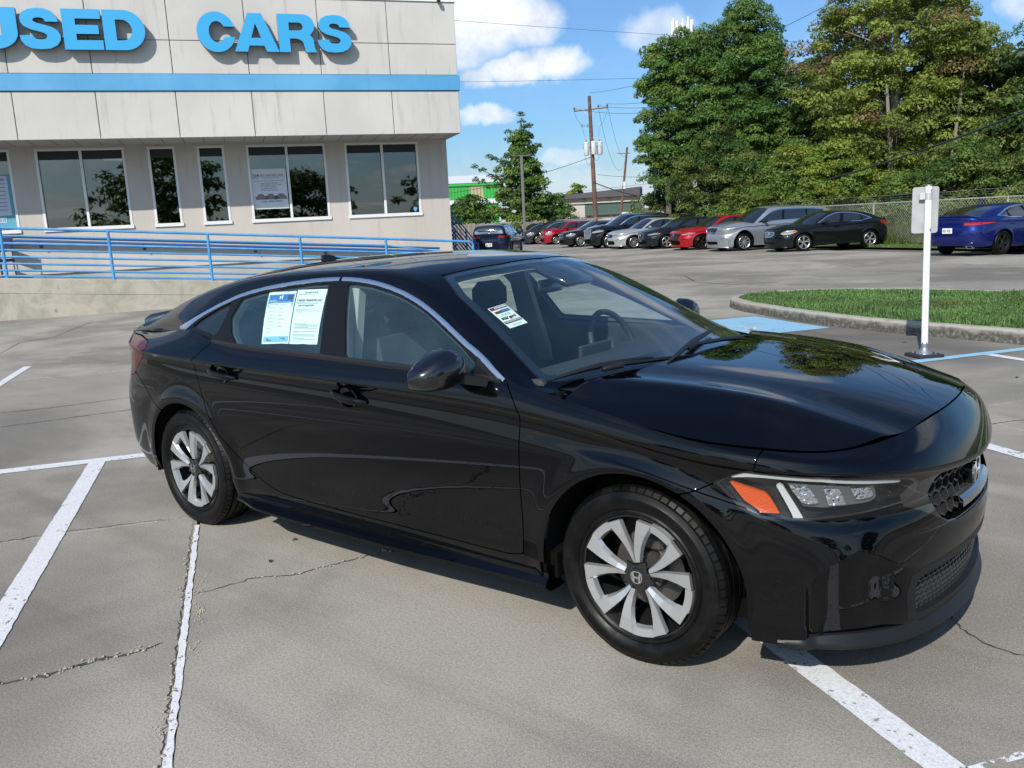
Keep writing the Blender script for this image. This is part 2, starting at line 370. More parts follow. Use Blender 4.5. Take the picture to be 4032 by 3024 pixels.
# hood and deck height fields
def Hood(U, V):      # U = x, V = |y|
    return np.stack([U, -V, hood_z(U, V)], 1)
def Deck(U, V):
    z = 1.095-.05*(V/.7)**3-.028*sst(U, -2.12, -1.9)+.012*np.exp(-((U+2.26)/.05)**2); return np.stack([U, -V, z], 1)
# greenhouse: stations along x
GH_SEDAN = dict(
    B=[(-2.2, .70, 1.0), (-2.05, .71, 1.015), (-1.88, .735, 1.022), (-1.66, .765, 1.037), (-1.36, .803, 1.055), (-1.02, .838, 1.0), (-.4, .847, .981), (.2, .855, .968), (.8, .861, .955), (.93, .862, .93), (1.1, .85, .895), (1.32, .83, .87)],
    R=[(-2.2, .64, 1.02), (-2.05, .655, 1.045), (-1.9, .665, 1.09), (-1.7, .66, 1.165), (-1.47, .655, 1.232), (-1.2, .645, 1.29), (-.9, .632, 1.328), (-.5, .618, 1.348), (-.1, .615, 1.350), (.15, .635, 1.316), (.38, .69, 1.228), (.6, .745, 1.118), (.8, .785, 1.008), (.93, .795, .945), (1.1, .76, .91), (1.32, .70, .88)],
    C=[(-2.2, 0, 1.07), (-2.05, 0, 1.095), (-1.9, 0, 1.15), (-1.7, 0, 1.232), (-1.47, 0, 1.312), (-1.2, 0, 1.362), (-.9, 0, 1.388), (-.5, 0, 1.404), (-.1, 0, 1.408), (.15, 0, 1.398), (.38, 0, 1.368), (.6, 0, 1.287), (.8, 0, 1.195), (1.0, 0, 1.095), (1.15, 0, 1.017), (1.32, 0, .935)])
def make_GH(tab):
    tb = {k: np.array(v, float) for k, v in tab.items()}
    def col(k, j, x): return spl(tb[k][:, 0], tb[k][:, j], x)
    kn = None
    def P(U, V):
        x = U; yB, zB, yR, zR, zC = col('B', 1, x), col('B', 2, x), col('R', 1, x), col('R', 2, x), col('C', 2, x)
        zR = np.maximum(zR, zB+.012); zC = np.maximum(zC, zR+.004)
        cr = lambda f: (yR*(1-f), zR+(zC-zR)*(1-(1-f)**2.3))
        Bz = [(yB, zB), (yB+(yR-yB)*.45+.020, zB+(zR-zB)*.45), (yB+(yR-yB)*.86+.008, zB+(zR-zB)*.86), (yR, zR), cr(.10), cr(.35), cr(.68), cr(1.0)]
        n = len(Bz); Y = np.stack([b[0] for b in Bz], 1); Z = np.stack([b[1] for b in Bz], 1)
        Y = np.concatenate([(2*Y[:, :1]-Y[:, 1:2]), Y, -Y[:, -2:-1]], 1); Z = np.concatenate([(2*Z[:, :1]-Z[:, 1:2]), Z, Z[:, -2:-1]], 1)
        t = np.clip(V, 0, 1)*(n-1); i = np.clip(t.astype(int), 0, n-2); f = t-i; I = np.arange(len(U))
        w = [(1-f)**3/6, (3*f**3-6*f*f+4)/6, (-3*f**3+3*f*f+3*f+1)/6, f**3/6]
        y = sum(w[k]*Y[I, i+k] for k in range(4)); z = sum(w[k]*Z[I, i+k] for k in range(4)); return np.stack([x, -y, z], 1)
    return P
GH = make_GH(GH_SEDAN)
# daylight opening in side view
DLO = [(-1.49, 1.068), (-1.35, 1.122), (-1.2, 1.182), (-1.028, 1.240), (-.88, 1.271), (-.742, 1.291), (-.53, 1.312), (-.331, 1.322), (-.18, 1.318), (-.048, 1.303), (.06, 1.283), (.155, 1.260), (.265, 1.225), (.369, 1.183), (.47, 1.136), (.574, 1.085), (.64, 1.055), (.706, 1.022), (.77, .986), (.815, .963),
       (.716, .959), (.283, .972), (.022, .977), (-.207, .983), (-.678, .993), (-.928, .999), (-1.129, 1.012), (-1.19, 1.035), (-1.327, 1.062), (-1.40, 1.060)]
# ================================================================ wheels
def m_rubber():
    def b(t, p, tc):
        n = t.noise(tc.outputs['Object'], 14, 4); link(t, t.ramp(n, .35, .7, .38, .6), p, 'Roughness'); link(t, t.mix(t.ramp(n, .4, .75), (.002, .002, .0022), (.006, .0058, .0055)), p, 'Base Color')
    return mat('tyre rubber', (.01, .01, .01), .5, spec=.22, build=b)
def tyre_mesh(R, w, rim, detail=1, n=72):
    """lathe about x=y axis 1 (y). outer face at -y"""
    h = w/2; mb = MB()
    pr = [(rim-.006, -h+.022), (rim+.004, -h+.012), (rim+.012, -h+.010), (rim+.018, -h+.014), (rim+.030, -h+.003), (rim+(R-rim)*.45, -h-.002), (rim+(R-rim)*.62, -h-.001), (rim+(R-rim)*.66, -h+.002), (rim+(R-rim)*.82, -h+.008), (R-.014, -h+.020), (R-.005, -h+.030)]
    if detail:
        for g in (-.060, -.022, .022, .060):
            k = w/.215; pr += [(R-.001, (g-.006)*k), (R-.008, (g-.0055)*k), (R-.008, (g+.0055)*k), (R-.001, (g+.006)*k)]
    else: pr += [(R, -h*.5), (R, h*.5)]
    pr += [(R-.005, h-.030), (R-.014, h-.020), (rim+(R-rim)*.6, h), (rim, h-.012)]
    mb.lathe(pr, n, 1); return mb
def make_tread(R, w, n=64):
    """lateral shoulder blocks standing proud, as one mesh"""
    mb = MB(); h = w/2
    for i in range(n):
        a = 2*math.pi*(i+.0)/n; da = 2*math.pi/n*.78
        for y0, y1, r0 in ((-h+.014, -.070*w/.215, R-.010), (.070*w/.215, h-.014, R-.010)):
            P = []
            for aa in (a, a+da):
                for yy, rr in ((y0, R-.017), (y0+.013, R-.003), (y1, R+.0015), (y1, R-.012), (y0, R-.03)):
                    if y0 > 0: yy = {y0: y0}.get(yy, yy)
                    P.append((rr*math.cos(aa), yy, rr*math.sin(aa)))
            if y0 > 0: P = [(p[0], y0+y1-p[1], p[2]) for p in P]
            mb.add(P, [(0, 1, 2, 3, 4), (9, 8, 7, 6, 5)]+[(k, 5+k, 5+(k+1) % 5, (k+1) % 5) for k in range(5)])
    return mb
def hubcap_hero(sil, blk):
    """five V shaped double spokes joined by outer arcs. plane x-z, face towards -y. returns mesh"""
    mb = MB(); Rr = .212
    def pol(r, a): return (r*math.cos(a), r*math.sin(a))
    def slab(pts, y0s, t=.016):
        """pts polygon (x,z); y0s front y per point"""
        n = len(pts); P = [(p[0], y, p[1]) for p, y in zip(pts, y0s)]; c = np.mean(pts, axis=0)
        P2 = [(c[0]+(p[0]-c[0])*1.0, y+t, c[1]+(p[1]-c[1])*1.0) for p, y in zip(pts, y0s)]
        mb.add(P+P2, [tuple(range(n)), tuple(range(2*n-1, n-1, -1))]+[(i, n+i, n+(i+1) % n, (i+1) % n) for i in range(n)])
    for k in range(5):
        A = math.radians(97+72*k)
        for sg in (-1, 1):
            # blade from apex near the hub to the rim; main facet and a lower bevel facet
            def q(r, a): return pol(r, A+sg*math.radians(a))
            I = [(.052, .8), (.085, 1.8), (.12, 4.2), (.16, 7.2), (.209, 9.5)]      # inner (V side) edge
            O = [(.052, 14.), (.085, 14.5), (.12, 16.5), (.16, 20.), (.209, 24.5)]     # outer edge
            yI = [-.012, -.016, -.021, -.025, -.026]; yO = [-.006, -.010, -.016, -.022, -.026]
            for j in range(4):
                pts = [q(*I[j]), q(*O[j]), q(*O[j+1]), q(*I[j+1])]; ys = [yI[j], yO[j], yO[j+1], yI[j+1]]
                if sg < 0: pts = pts[::-1]; ys = ys[::-1]
                n = 4; P = [(p[0], y, p[1]) for p, y in zip(pts, ys)]; mb.add(P, [(0, 1, 2, 3)])
                # side walls falling back
                for (a, b, yy) in ((I[j], I[j+1], (yI[j], yI[j+1])), (O[j], O[j+1], (yO[j], yO[j+1]))):
                    pa, pb = q(*a), q(*b); dr = -2.2 if a in I else 3.0
                    pc, pd = q(b[0]*.985, b[1]+dr*(1 if a in O else .5)), q(a[0]*.985, a[1]+dr*(1 if a in O else .5))
                    f = (0, 1, 2, 3) if (sg > 0) == (a in O) else (3, 2, 1, 0)
                    mb.add([(pa[0], yy[0], pa[1]), (pb[0], yy[1], pb[1]), (pd[0]*0+pc[0], yy[1]+.016, pc[1]), (pd[0], yy[0]+.016, pd[1])], [f])
            # tip cap
            a, b = q(*I[4]), q(*O[4]); mb.add([(a[0], -.026, a[1]), (b[0], -.026, b[1]), (b[0], -.008, b[1]), (a[0], -.008, a[1])], [(0, 1, 2, 3)])
        # arc joining this V to the next
        a0, a1 = A+math.radians(24.3), A+math.radians(72-24.3); N = 7
        for j in range(N):
            t0, t1 = a0+(a1-a0)*j/N, a0+(a1-a0)*(j+1)/N
            for (r0, y0, r1, y1) in ((.212, -.023, .184, -.019), (.184, -.019, .178, .000), (.214, -.004, .212, -.022)):
                P = [pol(r0, t0)+(y0,), pol(r0, t1)+(y0,), pol(r1, t1)+(y1,), pol(r1, t0)+(y1,)]
                mb.add([(p[0], p[2], p[1]) for p in P], [(0, 1, 2, 3)])
    return mb
def emblem_h(mb, s=.02, y=0.):
    """chrome letter H in a rounded frame, plane x-z, facing -y"""
    f = rnd([(-.86*s, -1.0*s), (.86*s, -1.0*s), (1.12*s, 1.0*s), (-1.12*s, 1.0*s)], 2); g = f*.84; n = len(f)
    P = [(p[0], y, p[1]) for p in f]+[(p[0], y, p[1]) for p in g]+[(p[0], y+.004, p[1]) for p in f]+[(p[0], y+.004, p[1]) for p in g]
    mb.add(P, [(i, (i+1) % n, n+(i+1) % n, n+i) for i in range(n)]+[(i, 2*n+i, 2*n+(i+1) % n, (i+1) % n) for i in range(n)]+[(n+i, n+(i+1) % n, 3*n+(i+1) % n, 3*n+i) for i in range(n)])
    for sg in (-1, 1):
        q = [(sg*.80*s, .82*s), (sg*.50*s, .82*s), (sg*.30*s, .02*s), (sg*.34*s, -.82*s), (sg*.62*s, -.82*s)]
        mb.prism(q if sg > 0 else q[::-1], .004, axis=1, base=y-.001)
    mb.prism([(-.42*s, .16*s), (.42*s, .16*s), (.42*s, -.14*s), (-.42*s, -.14*s)], .004, axis=1, base=y-.0012)
_wm = {}
def wheel_meshes(style, R, w):
    """dict of shared sub-part meshes"""
    key = (style, round(R, 3), round(w, 3))
    if key in _wm: return _wm[key]
    rub = m_rubber(); out = []
    dark = mat('wheel black', (.012, .012, .013), .35, spec=.5); disc = mat('brake metal', (.16, .155, .15), .38, metal=.8)
    if style == 'hero':
        sil = mat('wheel silver', (.56, .57, .58), .33, metal=.75, coat=.35, coat_r=.12)
        out.append(('tyre', tyre_mesh(R, w, .222).mesh('tyre', rub, 30)))
        out.append(('tread_blocks', make_tread(R, w).mesh('tread', rub), 'stuff'))
        mb = MB(); mb.lathe([(.222, -w/2+.018), (.214, -w/2+.02), (.212, -w/2+.06), (.196, -w/2+.09), (.190, w/2-.03), (.0, w/2-.03)], 64, 1); out.append(('rim', mb.mesh('rim', mat('steel rim black', (.014, .014, .015), .32, metal=.2, spec=.6), 40)))
        mb = MB(); mb.lathe([(.0, -.035), (.07, -.035), (.075, -.02), (.075, .0), (.135, .0), (.135, .02), (.0, .02)], 48, 1)
        mb.box((.0, .0, .105), (.13, .06, .05), bev=.01)
        for k in range(5):
            a = math.radians(25+72*k); mb.lathe([(0, -.05), (.009, -.05), (.011, -.035), (.011, -.03)], 10, 1, (.055*math.cos(a), 0, .055*math.sin(a)))
        out.append(('brake_disc', mb.mesh('disc', disc, 30)))
        mb = hubcap_hero(None, None); me = mb.mesh('hubcap', sil, 28)
        me.transform(Matrix.Translation((0, -w/2+.030, 0))); out.append(('hubcap', me))
        mb = MB(); star = []
        for k in range(10):
            r = .066 if k % 2 == 0 else .040; a = math.radians(97+36+36*k); star.append((r*math.cos(a), r*math.sin(a)))
        mb.prism(star, .010, axis=1, base=-w/2+.020); mb.lathe([(0, -w/2+.014), (.030, -w/2+.014), (.034, -w/2+.020), (.034, -w/2+.03)], 24, 1)
        out.append(('hub_centre', mb.mesh('hub', mat('gloss black trim', (.006, .006, .007), .12, coat=1), 25)))
        mb = MB(); emblem_h(mb, .0225, -w/2+.0105); me = mb.mesh('emblem', mat('chrome', (.78, .79, .80), .06, metal=1)); out.append(('emblem', me))
    else:
        sil = mat('alloy silver', (.50, .50, .51), .32, metal=.75, coat=.4); bl = mat('alloy dark', (.035, .035, .038), .3, metal=.6, coat=.5)
        out.append(('tyre', tyre_mesh(R, w, R*.70, 0, 36).mesh('tyre', rub, 30))); r = R*.70; mb = MB(); sp = MB()
        ns, tw, bw, dark_face = {'ten': (10, 0, .09, 0), 'five_double': (5, .17, .075, 0), 'five': (5, 0, .17, 0), 'dark_five_double': (5, .15, .07, 1), 'two_tone': (5, .10, .08, 2), 'seven': (7, 0, .12, 0), 'fifteen': (15, 0, .05, 0)}[style]
        mb.lathe([(r+.004, -w/2+.016), (r-.004, -w/2+.010), (r-.016, -w/2+.02), (r-.022, -w/2+.06), (r-.03, w/2-.02), (0, w/2-.02)], 36, 1)
        for k in range(ns):
            for sg in ((-1, 1) if tw else (0,)):
                a = 2*math.pi*k/ns+math.pi/2; a0, a1 = a+sg*tw*.25, a+sg*tw; wr = bw*r
                pa = np.array((math.cos(a0), math.sin(a0)))*r*.16; pb = np.array((math.cos(a1), math.sin(a1)))*(r-.008); d = pb-pa; d /= np.linalg.norm(d); nn = np.array((-d[1], d[0]))
                q = [pa+nn*wr*.7, pa-nn*wr*.7, pb-nn*wr, pb+nn*wr]; P = [(p[0], y, p[1]) for p, y in zip(q, (-w/2+.03, -w/2+.03, -w/2+.014, -w/2+.014))]; P += [(p[0], p[1]+.025, p[2]) for p in P]
                sp.add(P, [(0, 1, 2, 3), (7, 6, 5, 4)]+[(i, 4+i, 4+(i+1) % 4, (i+1) % 4) for i in range(4)])
        sp.lathe([(0, -w/2+.018), (r*.17, -w/2+.022), (r*.2, -w/2+.04), (r*.2, -w/2+.06)], 18, 1)
        out.append(('rim', mb.mesh('rim', dark if dark_face or 1 else sil, 40))); out.append(('spokes', sp.mesh('spokes', bl if dark_face == 1 else sil)))
        if not dark_face:
            lp = MB(); lp.lathe([(r+.004, -w/2+.015), (r-.004, -w/2+.009), (r-.017, -w/2+.019), (r-.020, -w/2+.04)], 36, 1); out.append(('rim_lip', lp.mesh('lip', sil, 40)))
    _wm[key] = out; return out
def add_wheel(parent, x, y, R=.3175, w=.215, style='hero', spin=0., steer=0., detail=True):
    """wheel: its tyre is the part's own mesh, the rest its sub-parts"""
    ms = wheel_meshes(style, R, w); rz = (0 if y < 0 else math.pi)+steer
    o = part('wheel', ms[0][1], parent, (x, y, R-.006), (0, spin, rz))
    for q in ms[1:]: part(q[0], q[1], o, kind=(q[2] if len(q) > 2 else None))
    return o
# ================================================================ the black sedan in front
def arch_d(x, z, r=.388, cx=(-1.3675, 1.3675), rr=.376):
    d = None
    for c, q in zip(cx, (rr, r)):
        v = np.where(z > .305, np.hypot(x-c, z-.305), np.abs(x-c))-q; d = v if d is None else np.minimum(d, v)
    return d
HEAD = [(1.655, .694), (1.69, .722), (1.735, .738), (1.85, .733), (1.954, .727), (2.05, .716), (2.115, .704), (2.15, .690), (2.160, .665), (2.152, .635), (2.135, .615), (2.04, .603), (1.912, .591), (1.84, .592), (1.785, .600), (1.726, .630)]
FDOOR = [(.835, 1.0), (.822, .952), (.865, .90), (.892, .855), (.892, .70), (.884, .45), (.872, .30), (.80, .284), (-.21, .288), (-.218, .45), (-.206, .62), (-.203, .76), (-.214, .893), (-.207, 1.0)]
RDOOR = [(-.207, 1.0), (-.214, .893), (-.203, .76), (-.206, .62), (-.218, .45), (-.21, .288), (-.40, .291), (-.585, .300), (-.66, .312), (-.731, .336), (-.83, .385), (-.931, .455), (-1.03, .545), (-1.117, .655), (-1.175, .77), (-1.212, .85), (-1.232, .913), (-1.19, .945), (-1.125, .995), (-1.12, 1.02)]
QGLASS = [(-1.355, 1.078), (-1.30, 1.112), (-1.19, 1.165), (-1.085, 1.205), (-1.075, 1.15), (-1.10, 1.06), (-1.13, 1.035), (-1.18, 1.052), (-1.28, 1.068)]
RGLASS = [(-1.005, 1.222), (-.88, 1.248), (-.742, 1.270), (-.53, 1.291), (-.385, 1.299), (-.345, 1.22), (-.295, 1.08), (-.268, .995), (-.678, 1.006), (-.925, 1.013), (-.985, 1.055), (-1.035, 1.13)]
FGLASS = [(-.250, 1.298), (-.10, 1.288), (.05, 1.262), (.155, 1.236), (.265, 1.200), (.36, 1.160), (.47, 1.108), (.56, 1.064), (.655, 1.008), (.64, .974), (.50, .979), (.283, .986), (.022, .991), (-.098, .994), (-.15, 1.10), (-.20, 1.20)]
WS = [(.385, -.3), (.385, 0), (.345, .27), (.235, .535), (.40, .630), (.6, .690), (.8, .748), (.925, .783), (1.0, .735), (1.08, .625), (1.16, .45), (1.215, .25), (1.235, 0), (1.235, -.3)]
BL = [(-1.22, -.3), (-1.22, 0), (-1.255, .3), (-1.33, .50), (-1.5, .555), (-1.7, .58), (-1.9, .595), (-1.97, .575), (-2.0, .3), (-2.0, 0), (-2.0, -.3)]
ROOF = [(.380, -.3), (.380, 0), (.340, .27), (.229, .538), (-.3, .56), (-.9, .55), (-1.28, .515), (-1.235, .3), (-1.20, 0), (-1.20, -.3)]
def hoodpoly():
    g = [(a, b-.004) for a, b, c in GT[12:]]; g = [(1.07, .85)]+g[0:-1]+[(2.1515, 0), (2.1515, -.3)]
    rear = [(1.27, -.3), (1.27, 0), (1.262, .2), (1.22, .45), (1.15, .62), (1.085, .74), (1.055, .82)]
    # fine G curve
    us = np.linspace(u_at_x(1.1), 1, 60); P = S_low(us, np.ones(60), False); g = [(1.068, .852)]+[(p[0]-.003, -p[1]-.004) for p in P if p[1] < -.001]+[(P[-1][0]-.004, 0), (P[-1][0]-.004, -.3)]
    return g+rear
def xz(poly, gap=.0024, r=0):
    pl = rnd(poly, r) if r else poly
    return lambda X, U, V: sdf(pl, X[:, 0], X[:, 2])-gap
def xy(poly, gap=.002):
    return lambda X, U, V: sdf(poly, X[:, 0], -X[:, 1])-gap
def yz(poly, gap=.002):
    return lambda X, U, V: sdf(poly, -X[:, 1], X[:, 2])-gap
def AND(*f): return lambda X, U, V: np.min([g(X, U, V) for g in f], axis=0)
def NOT(f, gap=.0048): return lambda X, U, V: -f(X, U, V)-gap
LOWGR = [(-.2, .392), (.0, .392), (.30, .390), (.46, .384), (.512, .368), (.52, .30), (.50, .205), (.44, .190), (.0, .188), (-.2, .188)]
UPGR = [(-.2, .668), (.0, .668), (.20, .672), (.36, .678), (.49, .672), (.545, .640), (.535, .600), (.47, .575), (.33, .502), (.27, .494), (.0, .494), (-.2, .494)]
def hexmesh(mb, P2, poly_ok, y0, y1, z0, z1, a, th=.0035, depth=.018, squash=1.0):
    """honeycomb of thin walls. P2(y,z) -> surface point, inward depth along -x"""
    h = a*math.sqrt(3)/2; j = 0; z = z0
    pts = {}
    def put(y, z):
        k = (round(y, 4), round(z, 4))
        if k not in pts: pts[k] = P2(y, z)
        return pts[k]
    rows = int((z1-z0)/(1.5*a*squash))+2; cols = int((y1-y0)/(2*h))+2; done = set()
    for r in range(rows):
        for c in range(cols):
            cy = y0+2*h*c+(h if r % 2 else 0); cz = z0+1.5*a*squash*r
            for k in range(6):
                t0, t1 = math.radians(60*k+30), math.radians(60*k+90)
                A = (cy+a*math.cos(t0), cz+a*squash*math.sin(t0)); B = (cy+a*math.cos(t1), cz+a*squash*math.sin(t1)); key = tuple(sorted(((round(A[0], 3), round(A[1], 3)), (round(B[0], 3), round(B[1], 3)))))
                if key in done or not (poly_ok(*A) and poly_ok(*B)): continue
                done.add(key); pa, pb = put(*A), put(*B); d = np.array([0, B[0]-A[0], B[1]-A[1]]); d /= np.linalg.norm(d); n = np.array([0, -d[2], d[1]])*th; n[1] *= -1; 
                n = np.array([0, -(B[1]-A[1]), -(B[0]-A[0])]); n = n/np.linalg.norm(n)*th
                q = [pa+n, pa-n, pb-n, pb+n]; back = [p-np.array([depth, 0, 0]) for p in q]; mb.add(q+back, [(0, 1, 2, 3), (0, 4, 5, 1), (2, 6, 7, 3), (0, 3, 7, 4), (1, 5, 6, 2)])
def hero():
    car = empty('parked_car', (0, 0, 0), 0, 'large glossy black sedan in the foreground with paper sheets in its rear window', 'car')
    paint = mat('black car paint', (.0008, .0010, .0018), .5, spec=.0, coat=1, coat_r=.006, **{'Coat IOR': 1.45})
    gblk = mat('gloss black trim', (.006, .006, .007), .12, coat=1); mblk = mat('matt black plastic', (.009, .010, .012), .45, spec=.3)
    blk = mat('dark void', (.003, .003, .003), .9, spec=.1); chrome = mat('satin chrome', (.86, .86, .86), .24, metal=1); rubber = mat('black seal', (.010, .010, .011), .42)
    glS = glassmat('tinted side glass', (.82, .94, .92), 1., 1.7, haze=.045, haze_col=(.20, .46, .56)); glW = glassmat('windscreen glass', (.88, .97, .95), 1., 1.75, haze=.022, haze_col=(.12, .30, .42)); glB = glassmat('privacy glass', (.30, .38, .38), 1., 1.6); glQ = glassmat('quarter glass', (.35, .47, .48), 1., 1.6)  # side glass and windscreen get a bluish painted sky reflection
    us = np.concatenate([np.linspace(0, u_at_x(-1.9), 26)[:-1], np.linspace(u_at_x(-1.9), u_at_x(1.5), 150)[:-1], np.linspace(u_at_x(1.5), 1, 150)]); vs = np.concatenate([np.linspace(0, .8, 84)[:-1], np.linspace(.8, 1, 14)])
    arch = lambda X, U, V: arch_d(X[:, 0], X[:, 2])
    side = lambda X, U, V: -X[:, 1]-.5   # keep flank polygons off the front
    head = xz(HEAD, 0); headonly = AND(head, lambda X, U, V: X[:, 0]-1.5)
    low = yz(LOWGR, 0); upg = yz(UPGR, 0); frontx = lambda X, U, V: X[:, 0]-1.9
    lowg = AND(low, frontx); upgr = AND(upg, frontx)
    BUMP = [(1.80, .86), (1.776, .745), (1.745, .737), (1.655, .694), (1.60, .665), (1.4, .60), (1.3, 0), (2.6, 0), (2.6, .95), (2.1, .95)]
    bmp_ = xz(BUMP, 0); RB = [(-1.875, .80), (-1.80, .77), (-1.725, .715), (-1.67, .665), (-1.5, .6), (-1.4, .1), (-2.7, .1), (-2.7, .80)]; rb = xz(RB, 0)
    TAIL = [(-1.715, .955), (-1.76, .985), (-1.95, 1.0), (-2.6, 1.0), (-2.6, .84), (-2.2, .81), (-2.05, .785), (-1.95, .783), (-1.90, .80), (-1.82, .86), (-1.755, .915)]; tail = AND(xz(TAIL, 0), lambda X, U, V: -1.7-X[:, 0])
    FD = FDOOR; RD = RDOOR; fd = xz(FD, 0); rd = xz(RD, 0)
    HND = [(-1.02, .858), (.0, .0)]
    mk = lambda nm, clip, m, **k: surf_part(nm, S_low, us, vs, clip, m, car, **k)
    mk('front_door', AND(fd, arch), paint, rim=.02); mk('rear_door', AND(rd, arch), paint, rim=.02)
    mk('front_bumper', AND(bmp_, arch, NOT(headonly, .004), NOT(lowg, 0), NOT(upgr, 0), lambda X, U, V: X[:, 0]-1.3), paint, rim=.02, one=True)
    g = lambda f: NOT(f)
    mk('front_wing', AND(NOT(bmp_), NOT(fd), arch, lambda X, U, V: X[:, 0]-.80, lambda X, U, V: X[:, 2]-.289), paint, rim=.02)
    mk('rear_wing', AND(NOT(rd), NOT(rb), NOT(tail), arch, lambda X, U, V: -.60-X[:, 0], lambda X, U, V: X[:, 2]-.20), paint, rim=.02)
    mk('rear_bumper', AND(rb, NOT(tail, .003), arch), paint, rim=.02, one=True)
    sill = AND(NOT(fd), NOT(rd), arch, lambda X, U, V: .96-X[:, 0], lambda X, U, V: X[:, 0]+.602, lambda X, U, V: .36-X[:, 2]); mk('side_sill', sill, paint, rim=.02)
    tl = mat('tail lamp red', (.055, .001, .003), .05, spec=.5); mk('tail_lamp', tail, tl, rim=.02)
    # black shell under the panels
    surf_part('inner_shell', S_low, us[::2], vs[::2], AND(arch, NOT(headonly, 0), NOT(lowg, 0), NOT(upgr, 0)), blk, car, rim=0, off=-.012, one=True)
    # hood and deck
    HP = hoodpoly(); xs = np.linspace(1.0, 2.2, 90); ws = np.linspace(0, .90, 64)
    def HoodA(U, V):
        # pulled down onto the wing line at its edge
        P = Hood(U, V); return P
    surf_part('bonnet', HoodA, xs, ws, xy(HP, .0015), paint, car, rim=.022, one=True, flip=True)
    surf_part('boot_lid', Deck, np.linspace(-2.32, -1.9, 24), np.linspace(0, .72, 30), xy([(-2.305, -.3), (-2.305, .2), (-2.285, .48), (-2.20, .595), (-2.06, .672), (-1.90, .70), (-1.985, .60), (-2.02, .3), (-2.02, -.3)], 0), paint, car, rim=.025, one=True, flip=True)
    # greenhouse
    gx = np.linspace(-2.15, 1.30, 190); gv = np.linspace(0, 1, 72); dlo = xz(DLO, 0); ws_, bl_, roof_ = xy(WS, 0), xy(BL, 0), xy(ROOF, 0)
    under = lambda X, U, V: 1.07-X[:, 0]+.9*sst(-X[:, 1], .76, .84)*0
    gp = lambda nm, clip, m, **k: surf_part(nm, GH, gx, gv, clip, m, car, **k)
    notdlo = NOT(dlo, -.001); hoodclip = lambda X, U, V: np.minimum(1.19-X[:, 0], .0+(-sdf(HP, X[:, 0], -X[:, 1])-.002))
    gp('side_frame', AND(notdlo, NOT(ws_, .004), NOT(bl_, .004), NOT(roof_, .0005), hoodclip, lambda X, U, V: 1.05-X[:, 0]+0*V), paint, rim=.018)
    gp('roof', roof_, paint, rim=.008, one=True)
    gp('windscreen', AND(ws_, lambda X, U, V: sdf(WS, X[:, 0], -X[:, 1])-.004), glW, rim=0, off=-.003, one=True)
    gp('rear_screen', AND(bl_, lambda X, U, V: sdf(BL, X[:, 0], -X[:, 1])-.004), glB, rim=0, off=-.003, one=True)
    WSi = lambda X, U, V: sdf(WS, X[:, 0], -X[:, 1])-.035-.035*sst(X[:, 0], .95, 1.2); BLi = lambda X, U, V: sdf(BL, X[:, 0], -X[:, 1])-.03
    gp('screen_border', AND(lambda X, U, V: sdf(WS, X[:, 0], -X[:, 1])+.01, NOT(WSi, 0)), gblk, rim=0, off=-.006, one=True)
    gp('rear_border', AND(lambda X, U, V: sdf(BL, X[:, 0], -X[:, 1])+.01, NOT(BLi, 0)), gblk, rim=0, off=-.006, one=True)
    fg, rg, qg = xz(FGLASS, 0), xz(RGLASS, 0), xz(QGLASS, 0)
    gp('pillar_trim', AND(dlo, NOT(fg, 0), NOT(rg, 0), NOT(qg, 0), lambda X, U, V: .9-U), mat('pillar black', (.004, .004, .0045), .4, spec=.25), rim=.012, off=-.003)
    gp('front_door_glass', fg, glS, rim=0, off=-.009); gp('rear_door_glass', rg, glS, rim=0, off=-.009); gp('quarter_glass', qg, glQ, rim=0, off=-.008)
    # grey lining and frames seen through the glass
    lin = mat('cabin lining', (.36, .36, .34), .85); 
    gp('cabin_lining', AND(lambda X, U, V: -sdf(DLO, X[:, 0], X[:, 2])+.0, NOT(WSi, 0), NOT(BLi, 0), lambda X, U, V: .86-X[:, 0], lambda X, U, V: X[:, 0]+1.98), lin, rim=.0, off=-.04, one=True)
    gp('door_frame', AND(lambda X, U, V: -np.max([sdf(q, X[:, 0], X[:, 2]) for q in (FGLASS, RGLASS)], axis=0)+.004, dlo), mat('door frame inner', (.06, .06, .06), .8), rim=.03, off=-.022, one=True)
    # window chrome
    up = np.array(DLO[:20]); n = 150; k = np.r_[0, np.cumsum(np.linalg.norm(np.diff(up, axis=0), axis=1))]; q = np.linspace(0, k[-1], n); cx, cz = spl(k, up[:, 0], q), spl(k, up[:, 1], q)
    vv = np.linspace(0, 1, 400)
    def on_gh(x, z, off=0):
        P = GH(np.full(400, x), vv); j = int(np.argmin(np.abs(P[:, 2]-z)+(vv > .62)*9)); a, b = P[max(j-1, 0)], P[min(j+1, 399)]; t = b-a; nrm = np.array([0, t[2], -t[1]]); nrm /= np.linalg.norm(nrm)+1e-9; nrm[1] = -abs(nrm[1]); nrm[2] = abs(nrm[2]); return P[j], nrm
    for sg in (1, -1):
        mb = MB(); rows = []
        for i in range(n):
            p, nn = on_gh(cx[i], cz[i]); i0, i1 = max(i-1, 0), min(i+1, n-1); t = np.array([cx[i1]-cx[i0], cz[i1]-cz[i0]]); t /= np.linalg.norm(t); wd = .0175*(1-.1*i/n)+.030*math.exp(-(i/8)**2)
            p2, _ = on_gh(cx[i]+t[1]*wd, cz[i]-t[0]*wd); p2[1] = p2[1]*1.0
            rows.append([p-nn*.008, p+nn*.004, p+(p2-p)*.5+nn*.0065, p2+nn*.004, p2-nn*.010])
        V = [v*[1, sg, 1] for r in rows for v in r]; F = [(a*5+b, (a+1)*5+b, (a+1)*5+b+1, a*5+b+1) for a in range(n-1) for b in range(4) if not (a == 75)]
        if sg > 0: F = [f[::-1] for f in F]
